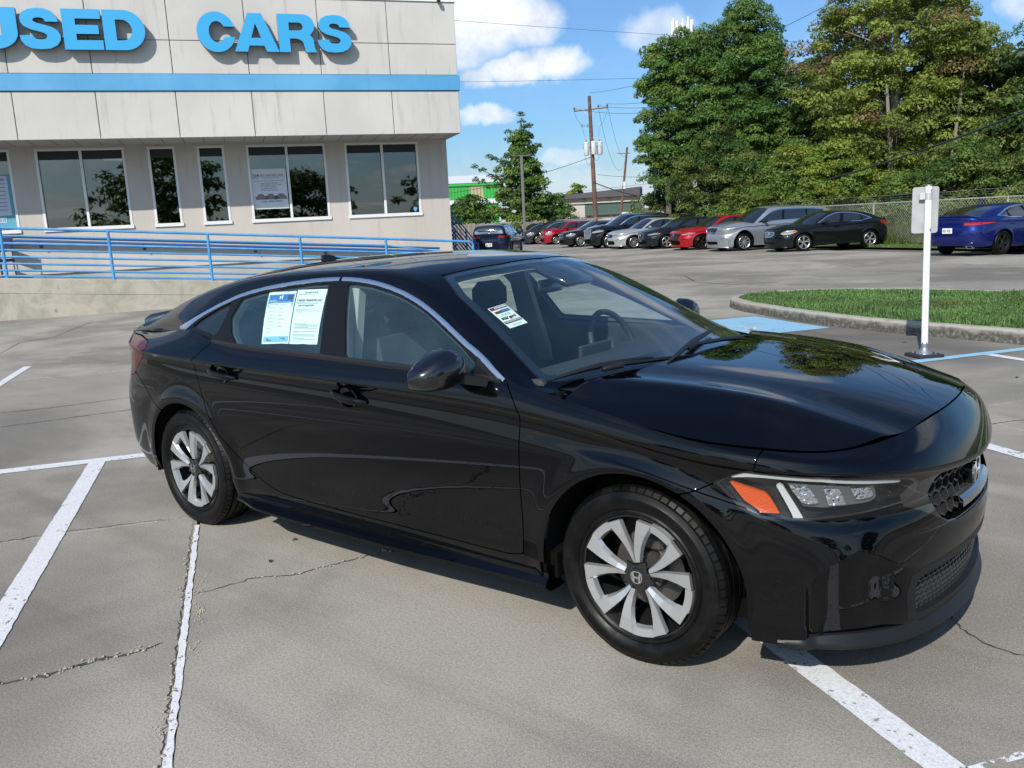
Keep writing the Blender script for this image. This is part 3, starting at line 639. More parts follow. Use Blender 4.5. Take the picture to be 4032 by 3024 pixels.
        mb.add(V, F); mb.build('window_chrome', chrome, car, 40)
        # belt seal
        mb = MB(); R = []
        for x in np.linspace(-1.13, .80, 50):
            z = float(np.interp(x, [-1.13, -.928, -.678, -.207, .022, .283, .716, .8], [1.008, .998, .992, .982, .976, .971, .958, .955])); y = float(np.interp(x, [-1.13, -1.02, -.4, .2, .8], [.832, .838, .847, .855, .861]))
            R.append([(x, -(y+.003)*sg, z-.012), (x, -(y+.006)*sg, z+.004), (x, -(y-.004)*sg, z+.014), (x, -(y-.022)*sg, z+.012)])
        mb.add([v for r in R for v in r], [(a*4+b, (a+1)*4+b, (a+1)*4+b+1, a*4+b+1)[::sg] for a in range(49) for b in range(3)]); mb.build('window_seal', rubber, car, 40)
    # wheel arches inside
    for cx_ in (-1.3675, 1.3675):
        for sg in (-1, 1):
            mb = MB(); R = .405; P = []; m = 26
            for i in range(m):
                a = math.radians(-5+194*i/(m-1)); P += [(cx_+R*math.cos(a), sg*.862, .305+R*math.sin(a)), (cx_+R*.97*math.cos(a), sg*.60, .305+R*.97*math.sin(a))]
            F = [(2*i, 2*i+1, 2*i+3, 2*i+2) for i in range(m-1)]; o = len(P); P.append((cx_, sg*.60, .32)); F += [(2*i+1, o, 2*i+3) for i in range(m-1)]
            mb.add(P, F); mb.build('arch_liner', mat('liner plastic', (.008, .008, .008), .8, spec=.2), car, 40)
            add_wheel(car, cx_, sg*.783, .3215, .215, 'hero', spin=(0 if cx_ > 0 else .05))
    mb = MB(); mb.box((-.05, 0, .22), (4.0, 1.45, .06)); mb.box((-.0, 0, .26), (2.0, 1.66, .10)); mb.build('underbody', blk, car)
    # side skirts
    for sg in (-1, 1):
        mb = MB(); R = []
        for x in np.linspace(-.985, .985, 60):
            e = 1-sst(abs(x+.0), .80, .985)*.35; fl = .046*sst(x, -.99, -.75)*(1-.72*sst(x, .0, .98)); y = .866; zb = .165+.012*sst(-x, .5, .98)
            R.append([(x, sg*(y-.03), .262), (x, sg*(y+.006), .243), (x, sg*(y+.004), .222), (x, sg*(y+.012+fl), zb+.036), (x, sg*(y+.012+fl), zb+.024), (x, sg*(y-.01), zb), (x, sg*(y-.10), zb)])
        m = 7; mb.add([v for r in R for v in r], [(a*m+b, (a+1)*m+b, (a+1)*m+b+1, a*m+b+1)[::sg] for a in range(59) for b in range(m-1)]+[tuple(range(m))[::-sg], tuple(59*m+b for b in range(m))[::sg]]); mb.build('side_skirt', paint, car, 28)
    # door handles with recess
    for sg in (-1, 1):
        for x0, zz in ((-.035, .826), (-.975, .862)):
            mb = MB(); N = 24; pts = []
            yb = sg*.8935
            # recess dish: dark ellipse slightly below the skin edge
            ring = [(x0-.005+.066*math.cos(a), zz-.0+.043*math.sin(a)) for a in np.linspace(0, 2*math.pi, 28, endpoint=False)]
            V = [(p[0], sg*.8965, p[1]) for p in ring]+[(x0-.005+(p[0]-x0+.005)*.55, sg*.880, zz+(p[1]-zz)*.5) for p in ring]+[(x0, sg*.876, zz)]
            mb.add(V, [(i, (i+1) % 28, 28+(i+1) % 28, 28+i)[::-sg] for i in range(28)]+[(28+i, 28+(i+1) % 28, 56)[::-sg] for i in range(28)]); rec = mb.build('handle_recess', paint, car, 50)
            mb = MB(); rows = []
            for i, t in enumerate(np.linspace(-1, 1, 17)):
                x = x0+.115*t; z = zz+.002-.014*t; oy = .034*(1-abs(t)**3.2)+.002; h = .017*(1-.55*abs(t)**4); r = []
                for a in np.linspace(0, 2*math.pi, 10, endpoint=False): r.append((x, sg*(.888+oy+.010*math.cos(a)*(1-.5*abs(t)**6)), z+h*math.sin(a)))
                rows.append(r)
            mb.add([v for r in rows for v in r], [(a*10+b, (a+1)*10+b, (a+1)*10+(b+1) % 10, a*10+(b+1) % 10) for a in range(16) for b in range(10)]+[tuple(range(10)), tuple(160+b for b in range(10))]); mb.build('door_handle', paint, car, 50)
    # headlamps
    lens = glassmat('lamp lens', (.93, .94, .95), 1., 1.5); amber = mat('amber reflector', (.55, .075, .008), .3, coat=.4, build=lambda t, p, tc: bump(t, p, t.noise(tc.outputs['Object'], 160, 1), .5, .004)); chr2 = mat('lamp reflector', (.80, .82, .85), .14, metal=1, build=lambda t, p, tc: bump(t, p, t.noise(tc.outputs['Object'], 70, 1), .9, .012)); lampdark = mat('lamp housing', (.018, .019, .021), .25, spec=.6); drl = mat('lamp light guide', (.50, .52, .51), .2, spec=.9)
    hu = us[us > u_at_x(1.6)]; hu = np.linspace(hu[0], 1, 110); hv = np.linspace(.42, .86, 60)
    hp = lambda nm, clip, m, off, **k: surf_part(nm, S_low, hu, hv, clip, m, hl, off=off, **k)
    hl = None
    def headset(sg):
        h = surf_part('headlamp', S_low, hu, hv, xz(HEAD, .001), lens, car, rim=0, mirror=False)[0]
        inside = [(nm, off, pl, m) for nm, off, pl, m in (
            ('housing', -.050, HEAD, lampdark),
            ('amber_reflector', -.014, [(1.690, .700), (1.73, .688), (1.80, .668), (1.812, .655), (1.842, .606), (1.79, .612), (1.738, .642)], amber),
            ('light_guide', -.006, [(1.70, .722), (1.745, .731), (1.95, .721), (2.10, .700), (2.13, .690), (2.13, .682), (2.09, .690), (1.95, .710), (1.80, .719), (1.75, .719), (1.70, .714)], drl),
            ('light_bar', -.010, [(1.828, .698), (1.846, .700), (1.905, .594), (1.880, .593)], drl),
            ('bezel', -.020, [(1.86, .700), (1.92, .695), (2.08, .680), (2.085, .640), (2.07, .630), (1.96, .622), (1.905, .628)], mat('lamp bezel', (.20, .21, .22), .25, metal=.7)),
            ('reflector', -.010, [(1.868, .690), (1.920, .688), (1.945, .640), (1.925, .636), (1.90, .640)], chr2), ('reflector', -.010, [(1.956, .686), (1.995, .684), (2.012, .632), (1.985, .630), (1.968, .632)], chr2), ('reflector', -.010, [(2.022, .682), (2.068, .680), (2.075, .648), (2.035, .645)], chr2))]
        for nm, off, pl, m in inside: surf_part(nm, S_low, hu, hv, xz(pl, 0), m, h, rim=.014 if nm != 'housing' else 0, off=off, mirror=False)
        # housing walls joining lens edge and tray
        if sg > 0:
            for o in [h]+list(h.children):
                if True: o.data.transform(Matrix.Scale(-1, 4, (0, 1, 0))); o.data.flip_normals()
        surf = None; return h
    headset(-1)
    h2 = surf_part('headlamp', lambda U, V: S_low(U, V)*[1, -1, 1], hu, hv, xz(HEAD, .001), lens, car, rim=0, mirror=False, flip=True)[0]
    surf_part('housing', lambda U, V: S_low(U, V)*[1, -1, 1], hu, hv, xz(HEAD, 0), lampdark, h2, rim=0, off=-.04, mirror=False, flip=True)
    surf_part('light_guide', lambda U, V: S_low(U, V)*[1, -1, 1], hu, hv, xz([(1.70, .722), (1.745, .731), (1.95, .721), (2.13, .690), (2.13, .680), (1.95, .707), (1.69, .708)], 0), drl, h2, rim=0, off=-.006, mirror=False, flip=True)
    # edge of the lamp opening: dark frame around it
    surf_part('lamp_surround', S_low, hu, np.linspace(.35, .9, 60), lambda X, U, V: np.minimum(sdf(HEAD, X[:, 0], X[:, 2])+.010, -sdf(HEAD, X[:, 0], X[:, 2])+.004), gblk, car, rim=.05, off=-.0035)
    # grilles: surround, honeycomb, back plate
    gu = np.linspace(u_at_x(1.95), 1, 70); gvv = np.linspace(0, .86, 90)
    surf_part('grille_backing', S_low, gu, gvv, lambda X, U, V: np.maximum(sdf(LOWGR, -X[:, 1], X[:, 2])+.01, sdf(UPGR, -X[:, 1], X[:, 2])+.012), blk, car, rim=0, off=-.055, one=True)
    surf_part('grille_frame', S_low, gu, gvv, lambda X, U, V: np.minimum(sdf(LOWGR, -X[:, 1], X[:, 2])+.001, -sdf(LOWGR, -X[:, 1], X[:, 2])+.030), mblk, car, rim=.045, off=.001, one=True)
    surf_part('upper_grille_frame', S_low, gu, gvv, lambda X, U, V: np.minimum(sdf(UPGR, -X[:, 1], X[:, 2])+.001, -sdf(UPGR, -X[:, 1], X[:, 2])+.006+.10*sst(-X[:, 1], .36, .46)), gblk, car, rim=.055, off=-.004, one=True)
    zz_ = np.linspace(0, .86, 300)
    tab = {}
    gu2 = np.linspace(u_at_x(1.9), 1, 120); UU, VV = np.meshgrid(gu2, zz_, indexing='ij'); PT = S_low(UU.ravel(), VV.ravel()).reshape(120, 300, 3)
    def onfront(y, z, inset):
        ay = abs(y); col = []
        jy = np.array([np.interp(z, PT[i, :, 2], -PT[i, :, 1]) for i in range(120)]) if round(z, 3) not in tab else tab[round(z, 3)][0]
        if round(z, 3) not in tab: tab[round(z, 3)] = (jy, np.array([np.interp(z, PT[i, :, 2], PT[i, :, 0]) for i in range(120)]))
        jx = tab[round(z, 3)][1]; o = np.argsort(jy); x = float(np.interp(ay, jy[o], jx[o])); return np.array([x-inset, -y, z])
    inl = lambda pl, m: (lambda y, z: sdf(pl, np.array([abs(y)]), np.array([z]))[0] > m)
    mb = MB(); hexmesh(mb, lambda y, z: onfront(y, z, .020), inl(LOWGR, .020), -.53, .53, .19, .39, .017, .0032, .018, .80); mb.build('grille_mesh', mat('lower mesh plastic', (.025, .026, .028), .28, spec=.7), car, None)
    # bright facets on the lower mesh
    mb = MB(); hexmesh(mb, lambda y, z: onfront(y, z, .024), inl(UPGR, .004), -.56, .56, .50, .675, .030, .0032, .022, .85); mb.build('grille_mesh', mat('grille plastic', (.02, .02, .021), .25, spec=.6), car, None)
    # chrome bar and badge
    mb = MB(); R = []
    for y in np.linspace(-.215, .215, 28):
        z = .536+.0*y; p0 = onfront(y, .522, -.002); p1 = onfront(y, .545, -.006); p2 = onfront(y, .558, .004); R.append([p0, p1, p2, p2-np.array([.02, 0, 0])])
    mb.add([v for r in R for v in r], [(a*4+b, (a+1)*4+b, (a+1)*4+b+1, a*4+b+1)[::-1] for a in range(27) for b in range(3)]); mb.build('grille_strip', mat('gloss grey strip', (.10, .105, .11), .08, metal=.4, coat=1), car, 40)
    bx = onfront(0, .60, -.004)[0]
    mb = MB(); pl = rnd([(-.060, -.050), (.060, -.050), (.072, .052), (-.072, .052)], 2); mb.prism([(a, b) for a, b in pl], .03, axis=1, base=.002); me = mb.mesh('plate', gblk, 40); bd = part('front_badge', me, car, (bx, 0, .598), (0, math.radians(-3), math.pi/2))
    mb = MB(); emblem_h(mb, .050, -.002); part('emblem', mb.mesh('emblem', mat('chrome', (.78, .79, .80), .06, metal=1), 30), bd)
    # lip under the front
    mb = MB(); R = []; P = S_low(np.linspace(u_at_x(1.84), 1, 60), np.full(60, .012)); Pm = [p*[1, -1, 1] for p in P[::-1][1:]]
    C = [p for p in P]+Pm; n = len(C)
    for i, p in enumerate(C):
        a, b = C[max(i-1, 0)], C[min(i+1, n-1)]; t = b-a; nn = np.array([t[1], -t[0], 0]); nn /= np.linalg.norm(nn)+1e-9; e = sst(p[0], 1.80, 2.02); ee = .014*e+.008*sst(p[0], 2.15, 2.22)
        z = .150-.0*e; R.append([p+nn*(-.03)+[0, 0, .034], p+nn*.003+[0, 0, .026*e+.004], p+nn*(.006+ee*.5)+[0, 0, .004*e], p+nn*(.004+ee)+[0, 0, -.006], p+nn*(.002+ee)+[0, 0, -.018], p-nn*.06+[0, 0, -.022]])
    m = 6; mb.add([v for r in R for v in r], [(a*m+b, (a+1)*m+b, (a+1)*m+b+1, a*m+b+1) for a in range(n-1) for b in range(m-1)]); mb.build('front_lip', mblk, car, 35)
    # mirrors
    for sg in (-1, 1):
        mb = MB(); prof = []; nu, nv = 30, 20; V = []
        for i in range(nu):
            t = i/(nu-1); X = 0
            for j in range(nv):
                a = 2*math.pi*j/nv; s = math.sin(math.pi*t)**.30
                # local: a along outboard y, b up, c forward
                y = -.115+.235*t; up = .076*s*(.80+.26*math.sin(math.pi*t*.8))*(1.0 if math.sin(a) > 0 else .92); fw = .105*s*(1.05-.15*t)
                ca, sa = math.cos(a), math.sin(a); f = abs(ca)**.62*np.sign(ca)*fw; f = f*(.28 if ca < 0 else 1.0)
                zz = (abs(sa)**.72*.088*s*(1-.62*abs(t-.36)**1.3*1.5) if sa > 0 else -abs(sa)**.6*.062*s)-.014*t+.018*t*(sa > 0)*0; V.append((.600+f-.030*t, sg*(1.000-0+y), 1.006+zz-.006*t))
        mb.add(V, [(a*nv+b, (a+1)*nv+b, (a+1)*nv+(b+1) % nv, a*nv+(b+1) % nv)[::-sg] for a in range(nu-1) for b in range(nv)]); h = mb.build('wing_mirror', mat('mirror paint', (.0022, .0023, .0028), .2, coat=1, coat_r=.01), car, 60)
        mb = MB(); P = []
        for x, z, k in ((.545, .0, 0), ): pass
        pl = [(.56, .925), (.66, .935), (.745, .975), (.70, .99), (.60, .985)]
        y0, y1 = .845, .955; A = [(.60, .945), (.76, .925), (.75, .962), (.62, .975)]; B = [(.57, .955), (.66, .952), (.67, .985), (.58, .99)]
        mb.add([(p[0], sg*y0, p[1]) for p in A]+[(p[0], sg*y1, p[1]) for p in B], [(0, 1, 5, 4)[::-sg], (1, 2, 6, 5)[::-sg], (2, 3, 7, 6)[::-sg], (3, 0, 4, 7)[::-sg], (4, 5, 6, 7)[::-sg]]); mb.build('mirror_stalk', mblk, h, 30)
        mb = MB(); pl = rnd([(-.10, -.055), (.10, -.05), (.105, .05), (-.07, .06)], 2); mb.prism([(1.000*sg+a*sg, 1.0+b) for a, b in pl][::sg], .003, axis=0, base=.572); mb.build('mirror_glass', mat('mirror glass', (.8, .82, .84), .02, metal=1), h)
        mb = MB(); q = [(.665, .962), (.80, .962), (.655, 1.035)]; yy = [.853, .858, .825]; mb.add([(a, sg*y, b) for (a, b), y in zip(q, yy)]+[(a, sg*(y-.02), b) for (a, b), y in zip(q, yy)], [(0, 1, 2)[::-sg], (0, 3, 4, 1)[::-sg], (1, 4, 5, 2)[::-sg], (2, 5, 3, 0)[::-sg]]); mb.build('mirror_base', mblk, car)
    # cowl panel and wipers
    mb = MB(); R = []
    for y in np.linspace(-.78, .78, 40):
        xc = 1.235-.30*(abs(y)/.785)**2.1; xh = 1.27-.205*(abs(y)/.8)**2; zc_ = float(GH(np.array([xc]), np.array([1.0]))[0, 2])
        zg = .972-.030*(abs(y)/.78)**2; R.append([(xc-.03, y, zg+.006), (xc+.02, y, zg-.008), (xh-.0, y, zg-.020), (xh+.05, y, zg-.035)])
    mb.add([v for r in R for v in r], [(a*4+b, (a+1)*4+b, (a+1)*4+b+1, a*4+b+1) for a in range(39) for b in range(3)]); mb.build('cowl', mblk, car, 40)
    mb = MB()
    for sg in (-1, 1): mb.box((.975, sg*.785, .908), (.13, .09, .03), bev=.01)
    o = mb.build('cowl_end', blk, car); o['kind'] = 'stuff'
    # wipers: pivot, joint, blade ends
    for (pv, jt_, b0, b1) in (((1.262, -.12, .955), (1.135, -.62, .992), (.975, -.80, .962), (1.19, -.42, 1.002)), ((1.235, .42, .960), (1.215, -.14, 1.006), (1.255, -.42, .985), (1.150, .22, 1.030))):
        pv, jt_, b0, b1 = map(np.array, (pv, jt_, b0, b1)); mb = MB(); mb.tube([pv, pv+[-.01, -.04, .012], (pv+jt_)/2+[0, 0, .014], jt_+[0, 0, .006]], [.016, .013, .010, .008], 6); mb.build('wiper_arm', mblk, car, 40)
        mb = MB(); pts = [b0+(b1-b0)*t+np.array([0, 0, .012*math.sin(math.pi*t)]) for t in np.linspace(0, 1, 11)]; mb.tube(pts, [.004, .007, .009, .010, .011, .013, .011, .010, .009, .007, .004], 6); dd = (b1-b0)/np.linalg.norm(b1-b0); mb.box(jt_*1.0, (.09, .030, .018), np.array(Vector(dd).to_track_quat('X', 'Z').to_matrix()), bev=.006); mb.build('wiper_blade', mblk, car, 40)
    # cabin
    seat = mat('seat fabric', (.035, .037, .042), .8); dash = mat('dashboard', (.03, .032, .036), .6); grey = lin
    cab = MB(); cab.box((-.2, 0, .30), (2.6, 1.45, .06)); cab.box((.0, 0, .52), (1.9, .16, .30), bev=.04); o = cab.build('cabin_floor', dash, car)
    mb = MB(); R = []
    for y in np.linspace(-.74, .74, 16): R.append([(1.12-.25*(abs(y)/.74)**2.2, y, .945), (.90, y, .955), (.70, y, .935+.02*(y > .05)), (.62, y, .86), (.64, y, .70), (.74, y, .55)])
    mb.add([v for r in R for v in r], [(a*6+b, (a+1)*6+b, (a+1)*6+b+1, a*6+b+1)[::-1] for a in range(15) for b in range(5)]); mb.box((.66, .0, .90), (.02, .26, .15), bev=.006); mb.build('dashboard', dash, car, 35)
    def seatmesh():
        mb = MB(); mb.box((0, 0, .40), (.52, .50, .20), bev=.06)
        V = []; nz = 12
        for i in range(nz):
            t = i/(nz-1); z = .45+.58*t; x = -.24-.20*t; w = .24-.045*t**3; d = .075-.02*t
            V += [(x-d, -w*.8, z), (x-d, w*.8, z), (x-d*.2, w, z), (x+d*.9, w*.95, z), (x+d*.55, w*.45, z), (x+d*.55, -w*.45, z), (x+d*.9, -w*.95, z), (x-d*.2, -w, z)]
        mb.add(V, [(a*8+b, (a+1)*8+b, (a+1)*8+(b+1) % 8, a*8+(b+1) % 8)[::-1] for a in range(nz-1) for b in range(8)]+[tuple((nz-1)*8+b for b in range(8))[::-1]])
        mb.box((-.455, 0, 1.145), (.10, .27, .165), bev=.045); mb.tube([(-.45, -.06, 1.0), (-.455, -.06, 1.10)], .006); mb.tube([(-.45, .06, 1.0), (-.455, .06, 1.10)], .006); return mb.mesh('seat', seat, 50)
    sm = seatmesh()
    for y in (-.36, .36): part('seat', sm, car, (.20, y, -.0))
    mb = MB(); mb.box((-.98, 0, .42), (.50, 1.30, .22), bev=.06); rot = Matrix.Rotation(math.radians(-24), 3, 'Y'); mb.box((-1.30, 0, .74), (.16, 1.30, .60), rot, bev=.05)
    for y in (-.42, 0, .42): mb.box((-1.44, y, 1.055), (.10, .24, .15), rot, bev=.04)
    mb.build('rear_bench', seat, car, 50)
    mb = MB(); mb.box((-1.72, 0, .98), (.55, 1.25, .03), bev=.01); mb.build('parcel_shelf', dash, car)
    for sg in (-1, 1):
        mb = MB(); mb.box((-.1, sg*.79, .68), (2.1, .05, .56), bev=.015); mb.box((.0, sg*.74, .70), (.6, .08, .06), bev=.02); mb.box((-.22, sg*.74, .80), (.13, .06, 1.0), Matrix.Rotation(math.radians(0), 3, 'X'), bev=.02) if 0 else None; mb.build('door_card', dash, car, 40)
    # B pillar inner trims in pale plastic
    for sg in (-1, 1):
        mb = MB(); mb.add([(-.30, sg*.80, .70), (-.13, sg*.80, .70), (-.20, sg*.625, 1.31), (-.31, sg*.625, 1.31), (-.30, sg*.76, .70), (-.13, sg*.76, .70), (-.20, sg*.585, 1.30), (-.31, sg*.585, 1.30)], [(0, 1, 2, 3), (7, 6, 5, 4), (0, 3, 7, 4), (1, 5, 6, 2)]); mb.build('door_pillar', grey, car)
    mb = MB(); ring = [(.0, .185*math.cos(a), .185*math.sin(a)) for a in np.linspace(0, 2*math.pi, 28, endpoint=False)]; mb.tube(ring, .015, 8, closed=True); mb.box((0.02, 0, 0), (.04, .14, .10), bev=.02); mb.box((.01, 0, -.01), (.02, .34, .03)); mb.box((.01, 0, -.09), (.02, .03, .16)); o = mb.build('steering_wheel', dash, car, 50); o.location = (.54, .36, .90); o.rotation_euler = (0, math.radians(-22), 0)
    mb = MB(); mb.box((.42, 0, 1.235), (.03, .25, .065), Matrix.Rotation(.15, 3, 'Z'), bev=.014); mb.tube([(.44, 0, 1.25), (.50, 0, 1.315)], .010); mb.build('rear_view_mirror', gblk, car, 50)
    mb = MB(); mb.box((.50, .0, 1.285), (.20, .22, .035), Matrix.Rotation(math.radians(22), 3, 'Y'), bev=.012); mb.build('camera_housing', gblk, car, 50)
    # antenna fin on the roof
    mb = MB(); V = []
    for i in range(9):
        t = i/8; x0, x1 = -.085-.006*t, .10-.155*t**.8; wdt = .026*(1-.8*t); hh = .046*math.sin(t*math.pi/2)
        V += [(x0, 0, hh), (x0+.02, wdt, hh), ((x0+x1)/2, wdt*.8, hh), (x1, 0, hh), ((x0+x1)/2, -wdt*.8, hh), (x0+.02, -wdt, hh)]
    mb.add(V, [(a*6+b, a*6+(b+1) % 6, (a+1)*6+(b+1) % 6, (a+1)*6+b) for a in range(8) for b in range(6)]+[tuple(48+b for b in range(6))]); o = mb.build('roof_antenna', paint, car, 50); o.location = (-1.13, 0, 1.366); o.rotation_euler = (0, math.radians(-8), 0)
    # ---- sheets taped inside the rear side window
    def gh_in(x, z, off):
        p, nn = on_gh(x, z); return p-nn*(-off)
    def decal(cor, name, m, items, surf):
        """cor: TL,TR,BR,BL in surface coordinates; items: (kind, a0,b0,a1,b1, material, text); a right, b down, 0..1"""
        cor = np.array(cor, float); mp = lambda a, b: (cor[0]*(1-a)+cor[1]*a)*(1-b)+(cor[3]*(1-a)+cor[2]*a)*b
        def quad(a0, b0, a1, b1, lv, nm, mt, par):
            mb = MB(); na, nb = 4, 6; V = [surf(mp(a0+(a1-a0)*i/na, b0+(b1-b0)*j/nb), lv) for j in range(nb+1) for i in range(na+1)]; mb.add(V, [(j*(na+1)+i, (j+1)*(na+1)+i, (j+1)*(na+1)+i+1, j*(na+1)+i+1) for j in range(nb) for i in range(na)]); return mb.build(nm, mt, par)
        o = quad(0, 0, 1, 1, 0, name, m, car)
        by = {}
        for it in items:
            if it[0] == 'r': by.setdefault(it[5].name, []).append(it)
            else:
                _, a0, b0, a1, b1, mt, tx = it[:7]; me = text_mesh(tx, 1.0, 0, it[7] if len(it) > 7 else .0); v = np.array([tuple(q.co) for q in me.vertices]); mn, mx = v.min(0), v.max(0)
                P = np.array([surf(mp(a0+(a1-a0)*(q[0]-mn[0])/(mx[0]-mn[0]), b1-(b1-b0)*(q[1]-mn[1])/(mx[1]-mn[1])), 2) for q in v]); me.vertices.foreach_set('co', P.astype(np.float32).ravel()); me.materials.append(mt); me.update(); part('lettering', me, o)
        for k, its in by.items():
            mb = MB()
            for _, a0, b0, a1, b1, mt in its: mb.add([surf(mp(a, b), 1) for a, b in ((a0, b0), (a0, b1), (a1, b1), (a1, b0))], [(0, 1, 2, 3)])
            q = mb.build('print', its[0][5], o)
            if len(its) > 1: q['kind'] = 'stuff'
        return o
    white = mat('sheet paper', (.80, .82, .80), .7); pb = mat('sheet blue', (.02, .16, .50), .6); pg = mat('sheet grey ink', (.16, .17, .18), .8); plg = mat('sheet pale ink', (.42, .45, .46), .8); sky_ = mat('sheet sky blue', (.25, .50, .66), .7); dk = mat('sheet dark', (.03, .05, .10), .7)
    sfc = lambda q, lv: gh_in(q[0], q[1], (-.0155, -.0142, -.0132)[lv])
    it = [('r', .05, .055, .96, .22, pb), ('r', .05, .22, .10, .97, sky_), ('r', .90, .22, .96, .97, sky_), ('r', .74, .07, .93, .17, dk), ('r', .05, .86, .96, .965, sky_), ('r', .17, .885, .86, .95, pg), ('r', .50, .865, .70, .94, pb)]
    for i in range(9): it.append(('r', .14+.0, .24+.066*i, .14+(.32, .24, .30, .18, .26, .22, .28, .2, .16)[i], .250+.066*i, plg)); 
    for i in range(7): it.append(('r', .50, .25+.07*i, .50+(.26, .12, .20, .16, .24, .14, .18)[i], .26+.07*i, plg))
    it += [('t', .10, .150, .36, .19, white, 'Team Honda', .02), ('t', .45, .08, .56, .15, white, 'H', .05), ('t', .10, .195, .88, .212, white, 'Used Vehicles Sales Service Parts', .02)]
    decal([(-.820, 1.259), (-.612, 1.269), (-.528, 1.033), (-.731, 1.022)], 'price_sheet', white, it, sfc)
    it = [('r', .06, .088, .94, .094, pg), ('r', .05, .17, .96, .173, plg), ('r', .05, .235, .96, .238, plg), ('r', .05, .25, .80, .262, plg)]
    for i in range(4): it.append(('r', .06, .36+.018*i, (.94, .90, .93, .30)[i], .366+.018*i, plg))
    for i in range(17): it.append(('r', .10, .63+.020*i, (.55, .93, .90, .6, .92, .45, .9, .93, .35, .92, .9, .88, .92, .5, .9, .93, .7)[i], .636+.020*i, plg))
    it += [('t', .28, .045, .72, .075, pg, 'BUYERS GUIDE', .02), ('t', .12, .185, .93, .22, pg, 'IMPLIED WARRANTIES ONLY', .02), ('t', .12, .285, .68, .318, pg, 'DEALER WARRANTY', .02), ('t', .04, .18, .09, .215, pg, 'V', .02)]
    decal([(-.605, 1.273), (-.392, 1.279), (-.322, 1.038), (-.522, 1.033)], 'buyers_guide_sheet', white, it, sfc)
    C4 = [np.array(q) for q in ((.505, -.569, 1.187), (.521, -.475, 1.200), (.662, -.505, 1.128), (.646, -.603, 1.115))]; n_ = np.cross(C4[1]-C4[0], C4[3]-C4[0]); n_ /= np.linalg.norm(n_); n_ = n_ if n_[2] > 0 else -n_
    red = mat('sticker dark red', (.16, .012, .025), .6); stw = mat('sticker white', (.72, .80, .77), .6); blk2 = mat('sticker black', (.02, .02, .025), .6)
    decal(C4, 'windscreen_sticker', stw, [('r', .04, .03, .96, .15, red), ('r', .10, .22, .50, .31, red), ('r', .45, .20, .92, .31, mat('sticker blue ink', (.06, .16, .35), .6)), ('r', .08, .30, .92, .325, blk2), ('r', .04, .70, .96, .81, red), ('r', .25, .39, .78, .405, plg), ('r', .2, .44, .80, .455, plg), ('r', .28, .90, .76, .92, plg),
        ('t', .26, .055, .92, .13, stw, 'ATTENTION', .04), ('t', .08, .51, .47, .63, blk2, 'star', .03), ('t', .48, .51, .86, .66, red, 'gard', .04), ('t', .08, .725, .92, .785, stw, 'THEFT RECOVERY SYSTEM', .03)], lambda q, lv: np.array(q)+n_*(.0, .0012, .0022)[lv])
    return car, on_gh
HERO, on_gh = hero()
# ================================================================ lot
def m_concrete(name, a, b, dark=.5, joint=False):
    def bd(t, p, tc):
        v = t.n('NewGeometry').outputs['Position']
        n1 = t.noise(v, .32, 5, .62, .4); n2 = t.noise(v, 1.6, 6, .65); n3 = t.noise(v, 95, 3, .7); n4 = t.noise(v, 230, 2, .6)
        sx = t.n('Mapping', {'Vector': v, 'Rotation': (0, 0, math.radians(34)), 'Scale': (.22, 2.4, 1)}).outputs[0]; st = t.noise(sx, 1.0, 5, .6)
        c = t.mix(t.ramp(n1, .40, .60), a, b); c = t.mix(t.ramp(n2, .45, .85, 0, .40), c, tuple(x*.62 for x in a)); c = t.mix(t.ramp(st, .5, .8, 0, dark), c, tuple(x*.45 for x in a))
        c = t.mix(t.ramp(n3, .42, .60, 0, .32), c, tuple(x*.45 for x in a)); c = t.mix(t.ramp(n4, .56, .70, 0, .8), c, (.52, .50, .46)); c = t.mix(t.ramp(n4, .40, .28, 0, .6), c, (.07, .065, .06))
        # pale scuffs with their own outline
        n5 = t.noise(v, .9, 3, .5); c = t.mix(t.ramp(n5, .60, .66, 0, .30), c, (.40, .375, .33))
        # oily dark bays: worn-in stains where cars stand, with ragged outlines (positions in lot axes)
        sx_ = t.n('SeparateXYZ', [t.n('Mapping', {'Vector': v, 'Rotation': (0, 0, 0.59366)}).outputs[0]]); cc_, ss_ = sx_.outputs[0], sx_.outputs[1]; wob = t.m('MULTIPLY', t.m('SUBTRACT', n2, .5), 1.4)
        for (c0, s0, rc, rs, k) in ((-4.6, 5.2, 2.4, 1.35, .62), (-4.8, -3.6, 2.6, 1.2, .25), (1.2, -2.9, 1.9, 1.1, .34), (-10.5, 13.5, 3.5, 2.2, .30), (-18, 9, 5, 2.6, .18)):
            dd = t.m('ADD', t.m('POWER', t.m('DIVIDE', t.m('SUBTRACT', cc_, c0), rc), 4), t.m('POWER', t.m('DIVIDE', t.m('SUBTRACT', ss_, s0), rs), 4)); c = t.mix(t.m('MULTIPLY', t.ramp(t.m('ADD', dd, wob), 1.5, .2), k), c, (.075, .068, .060))
        link(t, c, p, 'Base Color'); link(t, t.ramp(n2, .3, .7, .72, .95), p, 'Roughness')
        h = t.m('ADD', t.m('MULTIPLY', n3, .6), t.m('MULTIPLY', n4, .5)); bump(t, p, h, .35, .006)
    return mat(name, a, .85, spec=.3, build=bd)
